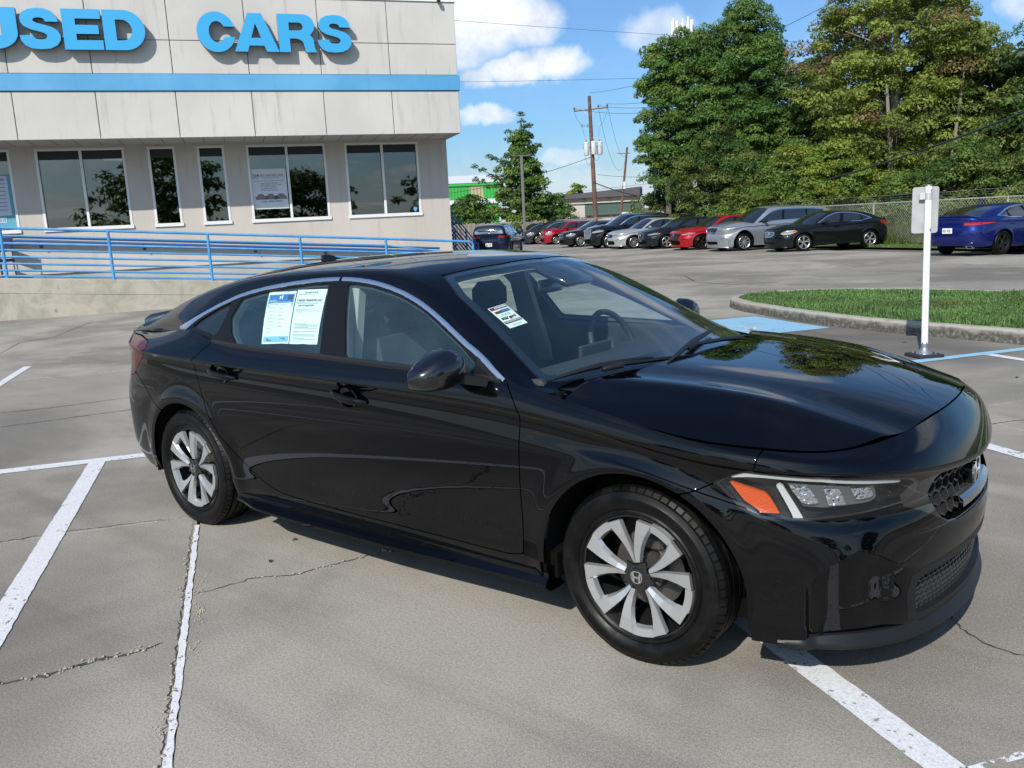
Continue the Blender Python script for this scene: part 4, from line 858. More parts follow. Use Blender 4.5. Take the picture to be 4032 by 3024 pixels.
def m_paint(name, col, wear=.5, cover=1.):
    def bd(t, p, tc):
        v = t.n('NewGeometry').outputs['Position']; n = t.noise(v, 26, 6, .7); n0 = t.noise(v, 2.2, 3, .6); n3 = t.noise(v, 120, 2)
        a = t.ramp(t.m('ADD', n, t.m('MULTIPLY', n0, .55)), wear-.02, wear+.03); a = t.m('SUBTRACT', 1.0, a); a = t.m('MULTIPLY', a, cover)
        link(t, t.mix(t.ramp(n3, .35, .7), col, tuple(x*.78 for x in col)), p, 'Base Color'); link(t, a, p, 'Alpha')
    return mat(name, col, .7, build=bd)
def build_lot():
    under = MB(); under.box((0, 0, -.32), (900, 900, .5)); under.build('ground', mat('dirt', (.12, .11, .085), .95, build=mottle((.10, .095, .07), (.16, .15, .11), .4)), kind='structure', label='flat ground under and around the car lot')
    lot = empty('parking_lot', (0, 0, 0), 0); lot['kind'] = 'structure'; lot['label'] = 'concrete car lot of large jointed slabs'
    con = m_concrete('lot concrete', (.205, .190, .164), (.345, .322, .278))
    dy, dx = 5.25, 6.25; mb = MB(); mb.box((0, 0, -.04), (dx-.014, dy-.014, .08), bev=.004); sm = mb.mesh('slab', con)
    for i in range(-6, 14):
        for j in range(-4, 5):
            c, s = 2.33+dx*(-i)*1.0, 1.125+dy*j
            if c > 12 and j < -3: continue
            c = 2.325-dx*i
            if s > 20: continue
            o = part('slab', sm, lot, CS(c, s), (0, 0, math.atan2(EN[1], EN[0]))); o['kind'] = 'structure'
    lines = m_paint('line paint white', (.66, .67, .69), .905); blue = m_paint('line paint blue', (.27, .50, .66), .98); thin = m_paint('joint paint', (.70, .71, .73), .80); bluepad = m_paint('pad paint blue', (.25, .47, .64), .93)
    def strip(c0, c1, s0, s1, m, name='painted_line', z=.004, j=.0022):
        """ragged edged strip; runs along the longer side"""
        mb = MB(); L = max(c1-c0, s1-s0); n = max(2, int(L/.035)); al = (c1-c0) >= (s1-s0); V = []
        for i in range(n+1):
            t = i/n; r1, r2 = random.uniform(-j, j), random.uniform(-j, j)
            if al: V += [CS(c0+(c1-c0)*t, s0+r1, z), CS(c0+(c1-c0)*t, s1+r2, z)]
            else: V += [CS(c1+r1, s0+(s1-s0)*t, z), CS(c0+r2, s0+(s1-s0)*t, z)]
        mb.add(V, [(2*i, 2*i+2, 2*i+3, 2*i+1) for i in range(n)]); o = mb.build(name, m, lot); o['kind'] = 'structure'; return o
    for s in (-2.30, .495, 3.185, -5.05): strip(-2.38, 3.2, s, s+.112, lines)
    strip(-2.51, -2.38, -14, 3.29, lines); strip(-8.3, -4.2, -3.93, -3.83, lines); strip(-8.3, -4.2, -6.7, -6.6, lines)
    strip(-2.64, -2.51, 3.3, 7.05, blue); strip(-2.505, 1.2, 5.90, 6.01, lines)
    strip(-7.062, -7.040, -9, -2.0, thin, j=.004); strip(-.62, 3.2, -1.518, -1.493, m_paint('joint line paint', (.68, .69, .71), .92), 'painted_joint', j=.004); strip(2.49, 2.515, .6, 3.2, thin, j=.002)
    strip(-6.80, -5.10, 4.15, 6.08, bluepad, 'blue_painted_square')
    fad = m_paint('faded symbol paint', (.62, .66, .70), .74)
    mb = MB(); cx, sy = -5.95, 5.0
    for k in range(26):
        a0, a1 = math.radians(200+260*k/26), math.radians(200+260*(k+1)/26)
        mb.add([CS(cx+r*math.cos(a), sy+r*math.sin(a), .0075) for a, r in ((a0, .40), (a0, .48), (a1, .48), (a1, .40))], [(0, 1, 2, 3)])
    for p, q in (((-.30, .1), (.05, .25)), ((.05, .25), (.40, .20)), ((-.30, .1), (-.45, .55))):
        d = np.array(q)-np.array(p); d = d/np.linalg.norm(d); nn = np.array((-d[1], d[0]))*.04; P = [np.array(p)+nn, np.array(p)-nn, np.array(q)-nn, np.array(q)+nn]; mb.add([CS(cx+a[0], sy+a[1], .0075) for a in P], [(0, 1, 2, 3)])
    o = mb.build('faded_wheelchair_symbol', fad, lot); o['kind'] = 'structure'
    # cracks: ragged dark ribbons with broken chips beside them
    crk = mat('crack dirt', (.045, .038, .030), .95, build=mottle((.03, .026, .02), (.085, .072, .055), 30)); chip = mat('broken concrete chips', (.34, .30, .24), .9)
    def crack(pts, w, chips=0, z=.0025):
        P = [np.array(p) for p in pts]; fine = []
        for a, b in zip(P, P[1:]):
            n = max(2, int(np.linalg.norm(b-a)/.018)); d = (b-a); nn = np.array((-d[1], d[0]))/np.linalg.norm(d)
            for k in range(n): fine.append(a+d*k/n+nn*random.gauss(0, .005 if w > .004 else .003))
        fine.append(P[-1]); V = []; m = len(fine)
        for i, q in enumerate(fine):
            d = fine[min(i+1, m-1)]-fine[max(i-1, 0)]; nn = np.array((-d[1], d[0]))/(np.linalg.norm(d)+1e-9); ww = w*(.35+random.random())*min(1, .3+4*min(i, m-1-i)/m); V += [CS(*(q+nn*ww/2), z), CS(*(q-nn*ww/2), z)]
        mb = MB(); mb.add(V, [(2*i, 2*i+1, 2*i+3, 2*i+2) for i in range(m-1)]); o = mb.build('crack', crk, lot); o['kind'] = 'structure'
        if chips:
            mb = MB()
            for _ in range(chips):
                q = fine[random.randrange(m//6, m-1)]+np.array((random.gauss(0, .012), random.gauss(0, .012))); r = random.uniform(.003, .008); n = 5
                a0 = random.random()*6; ring = [(q[0]+r*random.uniform(.6, 1.3)*math.cos(a0+2*math.pi*k/n), q[1]+r*random.uniform(.6, 1.3)*math.sin(a0+2*math.pi*k/n)) for k in range(n)]
                mb.add([CS(a, b, .003) for a, b in ring]+[CS(q[0]+(a-q[0])*.6, q[1]+(b-q[1])*.6, .003+r*.7) for a, b in ring], [tuple(range(n, 2*n))]+[(k, (k+1) % n, n+(k+1) % n, n+k) for k in range(n)])
            o = mb.build('crack_chips', chip, lot); o['kind'] = 'stuff'
    crack([(.87, -2.3), (.89, -1.97), (.85, -1.88), (.83, -1.77), (.83, -1.69), (.78, -1.58)], .016, 60)
    crack([(.36, -1.49), (.27, -1.24), (.31, -1.05), (.24, -.77), (.20, -.62), (.28, -.40)], .008, 24)
    crack([(-.80, -6), (-.83, -3.6), (-.78, -2.9), (-.84, -2.2), (-.8, -1.55)], .010); crack([(1.70, 1.32), (1.78, 1.25), (1.90, 1.21), (1.96, 1.20), (2.04, 1.22), (2.2, 1.30), (2.5, 1.34)], .008)
    crack([(-10.12, -4.62), (-11.56, -4.66), (-12.16, -4.24), (-14.93, -4.02)], .02); crack([(-15.61, 9.79), (-13.54, 8.92), (-12.10, 8.95), (-11.87, 10.26)], .04); crack([(-4.1, -3.6), (-4.25, -2.81), (-4.44, -1.9)], .012); crack([(-4.9, -5), (-4.9, -3.0), (-5.13, -2.0)], .012)
    crack([(-.38, 3.3), (-.36, 3.9), (-.2, 4.6)], .010); crack([(-.72, -1.530), (.2, -1.526), (1.1, -1.525), (2.2, -1.528)], .006, 50)
    crack([(2.6, -1.45), (2.52, -.9), (2.3, -.4)], .006)
    mb = MB()
    for c, s, n in ((.55, -1.45, 50), (.3, -1.46, 30), (.9, -1.46, 20), (1.4, -1.54, 20)):
        for _ in range(n):
            q = (c+random.gauss(0, .05), s+random.gauss(0, .012)); r = random.uniform(.002, .006); a0 = random.random()*6
            mb.add([CS(q[0]+r*math.cos(a0+k*1.57), q[1]+r*math.sin(a0+k*1.57), .002) for k in range(4)]+[CS(q[0], q[1], .002+r)], [(0, 1, 4), (1, 2, 4), (2, 3, 4), (3, 0, 4)])
    o = mb.build('loose_gravel', chip, lot); o['kind'] = 'stuff'
    # small dropped leaves
    lf = mat('dry leaf', (.10, .055, .03), .8)
    for k, (c, s) in enumerate(((-.15, -1.02), (1.42, .03), (.10, -1.15), (-1.5, 5.2), (-3.0, 5.5), (-3.6, 5.9))):
        mb = MB(); a = random.random()*6; L = .022 if k < 3 else .035
        P = [(-L, 0, 0), (-.3*L, .45*L, .006), (L, 0, .002), (-.3*L, -.45*L, .007)]; mb.add(P, [(0, 1, 2), (0, 2, 3)]); o = mb.build('dry_leaf', lf); o.location = CS(c, s, .004); o.rotation_euler = (0, 0, a)
        tag(o, ['small brown leaf on bare concrete near the rear tyre', 'small curled leaf on open concrete below the front door', 'tiny brown leaf close to the sill shadow', 'pale leaf on dark paving near the sign post', 'pale leaf near the kerb foot', 'pale leaf against the kerb'][k], 'leaf', 'dry leaves on the paving')
    # ---- grass island with kerb
    near = [(-7.95, 6.42), (-7.55, 6.31), (-7.0, 6.26), (-6.2, 6.19), (-5.4, 6.18), (-4.6, 6.25), (-3.8, 6.41), (-2.8, 6.70), (-1.8, 6.95), (-.5, 7.15), (1, 7.3), (3, 7.45), (6, 7.6), (9, 7.6)]
    far = [(9, 12.0), (6, 11.9), (3, 11.8), (0, 11.5), (-2, 11.1), (-4, 10.7), (-5.92, 10.22), (-7.1, 9.75), (-7.85, 9.25), (-8.4, 8.75), (-8.62, 8.41), (-8.8, 7.9), (-8.8, 7.46), (-8.69, 7.04), (-8.5, 6.75), (-8.25, 6.53)]
    loop = near+far; P = np.array(loop, float); 
    for _ in range(2): Q = np.roll(P, -1, 0); P = np.stack([.75*P+.25*Q, .25*P+.75*Q], 1).reshape(-1, 2)
    n = len(P); T = np.roll(P, -1, 0)-np.roll(P, 1, 0); T /= np.linalg.norm(T, axis=1)[:, None]; Nn = np.stack([T[:, 1], -T[:, 0]], 1)   # outward for counterclockwise
    cen = P.mean(0); 
    if ((P-cen)*Nn).sum() < 0: Nn = -Nn
    kc = mat('kerb concrete', (.30, .29, .26), .9)
    def kb(t, p, tc):
        v = t.n('NewGeometry').outputs['Position']; z = t.n('SeparateXYZ', [v]).outputs[2]; n1 = t.noise(v, 3.5, 5, .65); n2 = t.noise(v, 22, 4, .7)
        c = t.mix(t.ramp(n1, .35, .65), (.36, .345, .30), (.25, .24, .21)); mould = t.m('MULTIPLY', t.ramp(t.m('ADD', z, t.m('MULTIPLY', t.m('SUBTRACT', n1, .5), .22)), .145, .07), t.ramp(n2, .25, .6, .45, 1)); c = t.mix(mould, c, (.055, .052, .045)); c = t.mix(t.ramp(n2, .60, .72, 0, .4), c, (.45, .43, .38)); link(t, c, p, 'Base Color'); bump(t, p, n2, .5, .01)
    kc = mat('stained kerb', (.3, .29, .26), .9, build=kb)
    isl = empty('grass_island', (0, 0, 0), 0, 'raised grass island with stained concrete kerb behind the white sign post', 'traffic island')
    prof = [(0, -.02), (-.012, .125), (-.035, .150), (-.145, .152), (-.16, .10)]; k0 = 0; seg = []; acc = 0
    for i in range(n):
        acc += np.linalg.norm(P[(i+1) % n]-P[i])
        if acc > 2.9 or i == n-1: seg.append((k0, i+1)); k0 = i+1; acc = 0
    for a, b in seg:
        mb = MB(); V = []; idx = list(range(a, b+1)); m = len(idx)
        for q, i in enumerate(idx):
            i %= n; pt = P[i]+(T[i]*(.004 if q == 0 else -.004 if q == m-1 else 0)); jz = random.gauss(0, .0015)
            for ox, oz in prof: V.append(CS(*(pt+Nn[i]*ox), oz+(jz if oz > .1 else 0)))
        k = len(prof); F = [(x*k+y, x*k+y+1, (x+1)*k+y+1, (x+1)*k+y) for x in range(m-1) for y in range(k-1)]+[tuple(range(k)), tuple((m-1)*k+y for y in range(k))[::-1]]; mb.add(V, F); mb.build('kerb_stone', kc, isl)
    inner = P-Nn*.14; mb = MB(); V = [CS(*q, .115) for q in inner]+[CS(*(cen+(q-cen)*.72), .120) for q in inner]+[CS(*cen, .128)]; mb.add(V, [(i, (i+1) % n, n+(i+1) % n, n+i) for i in range(n)]+[(n+i, n+(i+1) % n, 2*n) for i in range(n)])
    mb.build('lawn_soil', mat('lawn soil', (.05, .09, .02), .95, build=mottle((.040, .085, .020), (.075, .12, .032), 5)), isl)
    return P, Nn, cen, isl
ISL_P, ISL_N, ISL_C, ISL = build_lot()
def zlawn(q): 
    return .124+.010*np.clip(1-np.linalg.norm((q-ISL_C)/np.array([8, 2.8]), axis=1), 0, 1)
def blades(name, Q, Z, H, Wd, mats, parent=None, lean=.5, kind='stuff', **k):
    """grass: one narrow bent triangle pair per point"""
    n = len(Q); a = RNG.rand(n)*6.283; l = RNG.rand(n)*lean; d = np.stack([np.cos(a), np.sin(a)], 1); pw = np.stack([-d[:, 1], d[:, 0]], 1)*Wd[:, None]/2
    X = np.stack([EN[0]*Q[:, 0]+ES[0]*Q[:, 1], EN[1]*Q[:, 0]+ES[1]*Q[:, 1]], 1)
    b0 = np.c_[X-pw, Z]; b1 = np.c_[X+pw, Z]; m0 = np.c_[X-pw*.8+d*(H*l*.35)[:, None], Z+H*.6]; m1 = np.c_[X+pw*.8+d*(H*l*.35)[:, None], Z+H*.6]; t = np.c_[X+d*(H*l)[:, None], Z+H*(1-.35*l)]
    V = np.stack([b0, b1, m1, m0, t], 1).reshape(-1, 3); i = np.arange(n)*5; F = np.concatenate([np.stack([i, i+1, i+2], 1), np.stack([i, i+2, i+3], 1), np.stack([i+3, i+2, i+4], 1)]); mi = np.tile(RNG.randint(0, len(mats), n), 3)
    o = bpy.data.objects.new(name, np_mesh(name, V, F, mats, mi)); link_ob(o, parent); return tag(o, kind=kind, **k)
def leafmat(name, col, trans=.48, rough=.5):
    if name in MATS: return MATS[name]
    m = bpy.data.materials.new(name); m.use_nodes = True; t = NT(m.node_tree); v = t.n('NewGeometry').outputs['Position']; n = t.noise(v, .9, 4, .6)
    c = t.mix(t.ramp(n, .3, .7), tuple(x*.72 for x in col), tuple(min(1, x*1.25) for x in col))
    p = t.n('BsdfPrincipled', {'Base Color': c, 'Roughness': rough, 'Specular IOR Level': .35}); tr = t.n('BsdfTranslucent', {'Color': c}); mx = t.n('MixShader', [trans, p.outputs[0], tr.outputs[0]]); t.n('OutputMaterial', [mx.outputs[0]]); MATS[name] = m; return m
def build_grass():
    g = [leafmat('grass a', (.120, .240, .065)), leafmat('grass b', (.145, .270, .075)), leafmat('grass c', (.19, .28, .095)), leafmat('grass dry', (.19, .15, .07))]
    n = 150000; q = np.c_[RNG.uniform(-8.9, 4, n), RNG.uniform(6.1, 12, n)]; inn = sdf(ISL_P-ISL_N*.15, q[:, 0], q[:, 1]) > 0; q = q[inn]
    front = sdf(ISL_P-ISL_N*.15, q[:, 0], q[:, 1]) < .9
    tuft = np.sin(q[:, 0]*3.1)*np.sin(q[:, 1]*2.7+q[:, 0]); H = RNG.uniform(.022, .045, len(q))+np.where(front & (tuft > .35), RNG.uniform(0, .05, len(q)), 0)
    blades('lawn_grass', q, zlawn(q), H, RNG.uniform(.008, .016, len(q)), g[:3], ISL, 1.1)
    qs = []
    for c, s, r, m in ((-3.4, 8.3, .28, 350), (-1.3, 9.3, .45, 500), (-5.2, 8.1, .25, 250), (-2.5, 9.9, .3, 200)): qs.append(np.c_[RNG.normal(c, r, m), RNG.normal(s, r*.4, m)])
    q = np.concatenate(qs); blades('dry_grass', q, zlawn(q), RNG.uniform(.03, .07, len(q)), RNG.uniform(.008, .016, len(q)), [g[3]], ISL, .9)
    qs = []
    for k in range(38):
        c = RNG.uniform(-5.6, 1.5); i = np.argmin(np.abs(ISL_P[:60, 0]-c)); qs.append(np.c_[RNG.normal(c, .08, 46), RNG.normal(np.interp(c, ISL_P[:54:1, 0][np.argsort(ISL_P[:54, 0])], ISL_P[:54, 1][np.argsort(ISL_P[:54, 0])])+.35+.3*RNG.rand(), .06, 46)])
    q = np.concatenate(qs); blades('tall_grass_tufts', q, zlawn(q), RNG.uniform(.06, .15, len(q)), RNG.uniform(.008, .014, len(q)), g[1:3], ISL, 1.0)
    # verge and weeds by the fence
    mb = MB(); mb.add([CS(40, 21.3, .015), CS(-80, 21.3, .015), CS(-80, 60, .05), CS(40, 60, .05)], [(0, 1, 2, 3)][::1]); v = mb.build('grass_verge', mat('verge', (.06, .10, .025), .95, build=mottle((.05, .085, .02), (.10, .12, .04), .7)), kind='structure', label='grass verge beyond the lot')
    n = 16000; q = np.c_[RNG.uniform(-24, -12, n), RNG.uniform(21.35, 22.4, n)]; blades('verge_grass', q, np.full(n, .02), RNG.uniform(.04, .10, n), RNG.uniform(.012, .03, n), g[:3])
    n = 26000; q = np.c_[RNG.uniform(-23.5, -10, n), RNG.uniform(22.2, 24.6, n)]; k = .6+.4*np.sin(q[:, 0]*2.1+np.sin(q[:, 1]*3)); H = RNG.uniform(.35, 1.0, n)*k*(.6+.4*np.clip((q[:, 1]-22.2)/.6, 0, 1)); blades('tall_weeds', q, np.full(n, .02), H, RNG.uniform(.018, .045, n), [leafmat('weed a', (.12, .20, .045)), leafmat('weed b', (.17, .24, .06)), leafmat('weed c', (.20, .21, .08))], None, .8)
build_grass()
# ================================================================ dealership building
def arc(cx, cy, rx, ry, a0, a1, n=14): return [(cx+rx*math.cos(math.radians(a0+(a1-a0)*i/n)), cy+ry*math.sin(math.radians(a0+(a1-a0)*i/n))) for i in range(n+1)]
def glyph(ch):
    """heavy sans capital in a box of height 1; returns (width, outer, [holes])"""
    if ch == 'U': return 1.02, [(0, 1), (0, .40)]+arc(.51, .40, .51, .41, 180, 360, 20)+[(1.02, 1), (.71, 1), (.71, .42)]+arc(.51, .42, .20, .17, 0, -180, 14)+[(.31, 1)], []
    if ch == 'E': return .94, [(0, 0), (.94, 0), (.94, .235), (.31, .235), (.31, .39), (.86, .39), (.86, .61), (.31, .61), (.31, .765), (.93, .765), (.93, 1), (0, 1)], []
    if ch == 'D': return 1.04, [(0, 0), (.50, 0)]+arc(.50, .5, .54, .5, -90, 90, 24)+[(0, 1)], [[(.31, .24), (.46, .24)]+arc(.46, .5, .25, .26, -90, 90, 14)+[(.31, .76)]]
    if ch == 'C':
        o = arc(.52, .5, .52, .52, 22, 338, 34); i = arc(.54, .5, .22, .275, 338, 22, 26); i[0] = (.72, .37); i[-1] = (.72, .64); o[0] = (1.02, .64); o[-1] = (1.02, .37); return 1.04, o+i, []
    if ch == 'A': return 1.16, [(0, 0), (.33, 0), (.385, .16), (.775, .16), (.83, 0), (1.16, 0), (.76, 1), (.40, 1)], [[(.45, .36), (.71, .36), (.58, .74)]]
    if ch == 'R': return 1.06, [(0, 0), (.31, 0), (.31, .36), (.40, .36)]+arc(.46, .20, .24, .16, 90, 20, 6)+[(.74, 0), (1.06, 0), (1.0, .10), (.985, .25)]+arc(.78, .30, .205, .17, -10, 60, 6)+arc(.70, .71, .33, .29, -42, 90, 14)+[(0, 1)], [[(.31, .57), (.58, .57)]+arc(.58, .675, .12, .105, -90, 90, 8)+[(.31, .78)]]
    if ch == 'S':
        S_ = [(.93, .675), (.90, .82), (.80, .93), (.64, .99), (.46, 1.0), (.27, .975), (.12, .90), (.045, .78), (.05, .66), (.12, .555), (.26, .485), (.45, .435), (.58, .395), (.64, .345), (.63, .285), (.57, .245), (.47, .235), (.37, .25), (.32, .30), (.31, .345), (.0, .33), (.02, .21), (.10, .09), (.25, .02), (.46, .0), (.68, .02), (.85, .10), (.94, .22), (.955, .34), (.90, .46), (.78, .54), (.58, .60), (.42, .64), (.35, .68), (.345, .725), (.39, .765), (.47, .775), (.56, .765), (.615, .73), (.63, .675)]
        return .96, S_, []
        top = arc(.49, .715, .315, .185, 15, 90, 8)[0:]+arc(.47, .715, .315, .185, 90, 250, 16); bot = arc(.49, .285, .325, .185, 75, -90, 16)+arc(.46, .285, .315, .185, -90, -165, 8); cl = top+bot; P = np.array(cl); n = len(P); L = []; R = []
        for k in range(n):
            d = P[min(k+1, n-1)]-P[max(k-1, 0)]; d /= np.linalg.norm(d); nn = np.array((-d[1], d[0])); w = .115+.025*math.sin(math.pi*k/(n-1)); w *= 1.05; L.append(tuple(P[k]+nn*w)); R.append(tuple(P[k]-nn*w))
        return .96, L+R[::-1], []
def poly_mesh(outer, holes, w, h, depth, bevel=.006):
    """filled outline with holes, extruded: returns mesh in x-y, thickness +z"""
    c = bpy.data.curves.new('g', 'CURVE'); c.dimensions = '2D'; c.fill_mode = 'BOTH'; c.extrude = depth/2; c.bevel_depth = 0
    for pl in [outer]+holes:
        s = c.splines.new('POLY'); s.points.add(len(pl)-1); s.use_cyclic_u = True
        for p, q in zip(s.points, pl): p.co = (q[0]*w, q[1]*h, 0, 1)
    o = bpy.data.objects.new('g', c); COL.objects.link(o); dg = bpy.context.evaluated_depsgraph_get(); me = bpy.data.meshes.new_from_object(o.evaluated_get(dg)); bpy.data.objects.remove(o); return me
def build_building():
    B = empty('dealership_building', (0, 0, 0), 0, 'beige two tier showroom with blue USED CARS letters and a blue band', 'building')
    rot = np.stack([EN, ES, [0, 0, 1.]], 1)     # local (c,s,z) -> world
    RZ = math.atan2(EN[1], EN[0])
    def wear(a, b, streak=.3):
        def bd(t, p, tc):
            v = t.n('NewGeometry').outputs['Position']; n1 = t.noise(v, .5, 4, .6); mp = t.n('Mapping', {'Vector': v, 'Scale': (3.2, 3.2, .35)}).outputs[0]; n2 = t.noise(mp, 1.6, 5, .65); n3 = t.noise(v, 60, 3, .6)
            c = t.mix(t.ramp(n1, .35, .65), a, b); c = t.mix(t.ramp(n2, .54, .74, 0, streak), c, tuple(x*.45 for x in a)); c = t.mix(t.ramp(n3, .4, .7, 0, .10), c, tuple(x*.7 for x in a)); link(t, c, p, 'Base Color'); bump(t, p, n3, .35, .004)
        return bd
    st = mat('fascia render', (.60, .555, .49), .9, build=wear((.485, .475, .45), (.545, .53, .50), .42)); sw = mat('wall render', (.43, .385, .335), .92, build=wear((.47, .435, .395), (.52, .48, .435), .28)); bl = mat('blue band', (.10, .36, .62), .6, build=wear((.075, .30, .54), (.11, .36, .61), .15)); jt = mat('joint dark', (.16, .12, .11), .9)
    def bx(name, c0, c1, s0, s1, z0, z1, m, bev=0, parent=None, **k):
        mb = MB(); mb.box(CS((c0+c1)/2, (s0+s1)/2, (z0+z1)/2), (c1-c0, s1-s0, z1-z0), rot, bev=bev); return mb.build(name, m, parent or B, **k)
    # wall with openings
    wins = [(-8.75, -5.88, 1), (-5.36, -3.43, 1), (-2.92, -2.29, 0), (-1.79, -1.15, 0), (-.63, 1.31, 1), (1.80, 3.72, 1)]; z0, z1 = 1.86, 3.77
    cW = -18.8; cuts = [-22.]+[q for w in wins for q in w[:2]]+[4.50]
    for i in range(0, len(cuts), 2): bx('wall', cW-.22, cW, cuts[i], cuts[i+1], .88, 3.90, sw)
    for a, b, _ in wins: bx('wall', cW-.22, cW-.002, a, b, .88, z0-.0, sw); bx('wall', cW-.22, cW-.002, a, b, z1, 3.90, sw)
    bx('wall', -34, cW-.22, 4.28, 4.50, .0, 3.9, sw); bx('foundation', cW-.2, cW-.05, -22, 4.47, -.02, .875, mat('foundation concrete', (.33, .32, .29), .9, build=wear((.33, .32, .29), (.42, .40, .37))))
    bx('interior_floor', -30, cW-.25, -22, 4.3, .8, .9, mat('room floor', (.06, .055, .05), .8)); bx('interior_wall', -26.1, -26, -22, 4.3, .9, 3.85, mat('room wall', (.10, .10, .095), .8))
    # upper tier
    cF = -17.4; bx('core_wall', -34, cF-.03, -22, 4.52, 3.87, 6.9, jt)  # dark core colour shows in the panel joints
    bx('soffit', -19.2, cF-.02, -22, 4.525, 3.832, 3.87, mat('soffit', (.42, .40, .37), .9))
    for k in range(-12, 3):
        for row in range(14):
            pass
    mb = MB()
    for k in range(56): mb.box(CS(-18.1, 4.4-.46*k, 3.829), (1.36, .012, .006), rot)
    mb.build('soffit_groove', jt, B)
    js = [4.555, 2.873, 1.235, -.41, -2.065, -3.725, -5.375, -7.03, -8.68, -10.3, -12, -13.6, -15.3, -17]; zz = [(3.822, 4.832), (5.212, 5.922), (5.936, 6.90)]
    for i in range(len(js)-1):
        a, b = js[i+1]+.008, js[i]-.008
        for q, (u, v) in enumerate(zz): bx('panel', cF-.03, cF, a, b, u, v, st, bev=.006)
    bx('blue_band', cF-.03, cF+.035, -17, 4.59, 4.845, 5.20, bl, bev=.004); bx('parapet_cap', cF-.4, cF+.03, -17, 4.59, 6.905, 6.955, mat('white metal trim', (.72, .72, .70), .5))
    for u, v in zz: bx('end_panel', -30, cF-.034, 4.525, 4.555, u, v, st)
    bx('blue_band', -30, cF-.034, 4.525, 4.59, 4.845, 5.20, bl)
    # windows
    fr = mat('window frame white', (.70, .71, .70), .45)
    def wg(t, p, tc):
        pass
    gl = bpy.data.materials.new('office glass'); gl.use_nodes = True; t = NT(gl.node_tree); tr = t.n('BsdfTransparent', [(.17, .19, .19, 1)]); g2 = t.n('BsdfGlossy', {'Color': (.9, .95, .95, 1), 'Roughness': .012}); f = fres(t, 2.25); t.n('OutputMaterial', [t.n('MixShader', [f.outputs[0], tr.outputs[0], g2.outputs[0]]).outputs[0]])
    nz = .055
    for k, (a, b, mul) in enumerate(wins):
        w = bpy.data.objects.new('window', None); link_ob(w, B); fw = .055; c0, c1 = cW-.10, cW+.012; W2 = w
        def fx(s0, s1, za, zb, c1=c1, nm='frame'): return bx(nm, c0, c1, s0, s1, za, zb, fr, bev=.004, parent=w)
        fx(a, a+fw, z0+.09, z1-fw); fx(b-fw, b, z0+.09, z1-fw); fx(a, b, z1-fw, z1); fx(a-.02, b+.02, z0, z0+.085, cW+.035, 'sill')
        mids = [(a+b)/2] if mul else []
        if mul: fx((a+b)/2-.03, (a+b)/2+.03, z0+.09, z1-fw)
        edges = [a+fw]+([(a+b)/2-.03, (a+b)/2+.03] if mul else [])+[b-fw]
        for j in range(0, len(edges), 2): bx('pane', cW-.075, cW-.068, edges[j], edges[j+1], z0+.085, z1-fw, gl, parent=w)
        for j in range(0, len(edges), 2): bx('soffit_reflection', cW-.066, cW-.062, edges[j], edges[j+1], z1-fw-.20, z1-fw, mat('painted soffit reflection', (.012, .014, .016), .6), parent=w)  # dark strip painted in for the soffit's reflection at the pane top
        # vertical blinds drawn aside
        if k in (1, 0, 4):
            mb = MB()
            for q in range(7): mb.box(CS(cW-.28, a+.12+.095*q, (z0+z1)/2), (.008, .075, z1-z0-.1), rot @ np.array(Matrix.Rotation(.5, 3, 'Z')))
            mb.build('blind', mat('vertical blind', (.30, .33, .31), .8), w)
    # ceiling light inside, small shield sticker
    bx('ceiling_light', -21.6, -21.2, -4.2, -3.6, 3.70, 3.72, mat('ceiling light', (.9, .9, .9), .5, emis=(1, .98, .93, 2.5)))
    # poster in the fifth window
    wpar = [o for o in B.children if o.name.startswith('window')][4]
    pw = bx('poster', cW-.062, cW-.058, -.572, .285, 2.19, 3.18, mat('poster sheet', (.62, .66, .70), .6), parent=wpar)
    ink = mat('poster grey ink', (.13, .14, .16), .8); inkb = mat('poster blue ink', (.03, .07, .22), .8)
    rt = (math.pi/2, 0, LOT_RZ)
    def tx(s, z, txt, size, m, width, parent=pw, c=cW-.0565, bold=.004):
        me = text_mesh(txt, size, 0, bold*size*4, width); me.materials.append(m); o = part('lettering', me, wpar, CS(c, s, z), rt); return o
    tx(-.46, 3.02, 'TEAM', .085, inkb, .165); tx(-.07, 3.02, 'BUY HERE SELL HERE', .06, ink, .56); tx(-.10, 2.955, 'TEAM BUYING CENTER', .042, ink, .42, bold=.001); tx(-.14, 2.885, 'We Buy Vehicles From Individuals Everyday', .036, ink, .72, bold=.003)
    tx(-.47, 2.955, 'HONDA', .045, mat('poster red ink', (.35, .16, .17), .8), .15)
    for i, (q, wd) in enumerate((('QUICK OFFER PROCESS', .42), ('OVER MARKET VALUE OFFERS', .52), ('NO HASSLE PROCESS', .38), ('ALL MAKES & MODELS', .38), ('STRESS FREE PROCESS', .42))): tx(-.36+wd/2, 2.825-.043*i, q, .036, ink, wd, bold=.003)
    tx(-.12, 2.375, '225-384-9405', .062, inkb, .50, bold=.003)
    mb = MB()
    for s0, sc, fl in ((-.36, 1, 1), (.10, 1, -1), (-.12, 1.0, 1)):
        car2 = [(-.16, 0), (.16, 0), (.17, .05), (.14, .085), (.07, .10), (.03, .14), (-.07, .14), (-.12, .09), (-.165, .07)]; mb.add([CS(cW-.0562, s0+fl*x*sc*.95, 2.425+y) for x, y in car2], [tuple(range(9))])
    mb.build('printed_car', mat('poster car grey', (.20, .20, .19), .8), wpar)
    mb = MB(); mb.add([CS(cW-.0565, s, z) for s, z in ((-.56, 2.985), (.275, 2.985), (.275, 2.99), (-.56, 2.99))], [(0, 1, 2, 3)]); mb.build('printed_rule', ink, wpar)
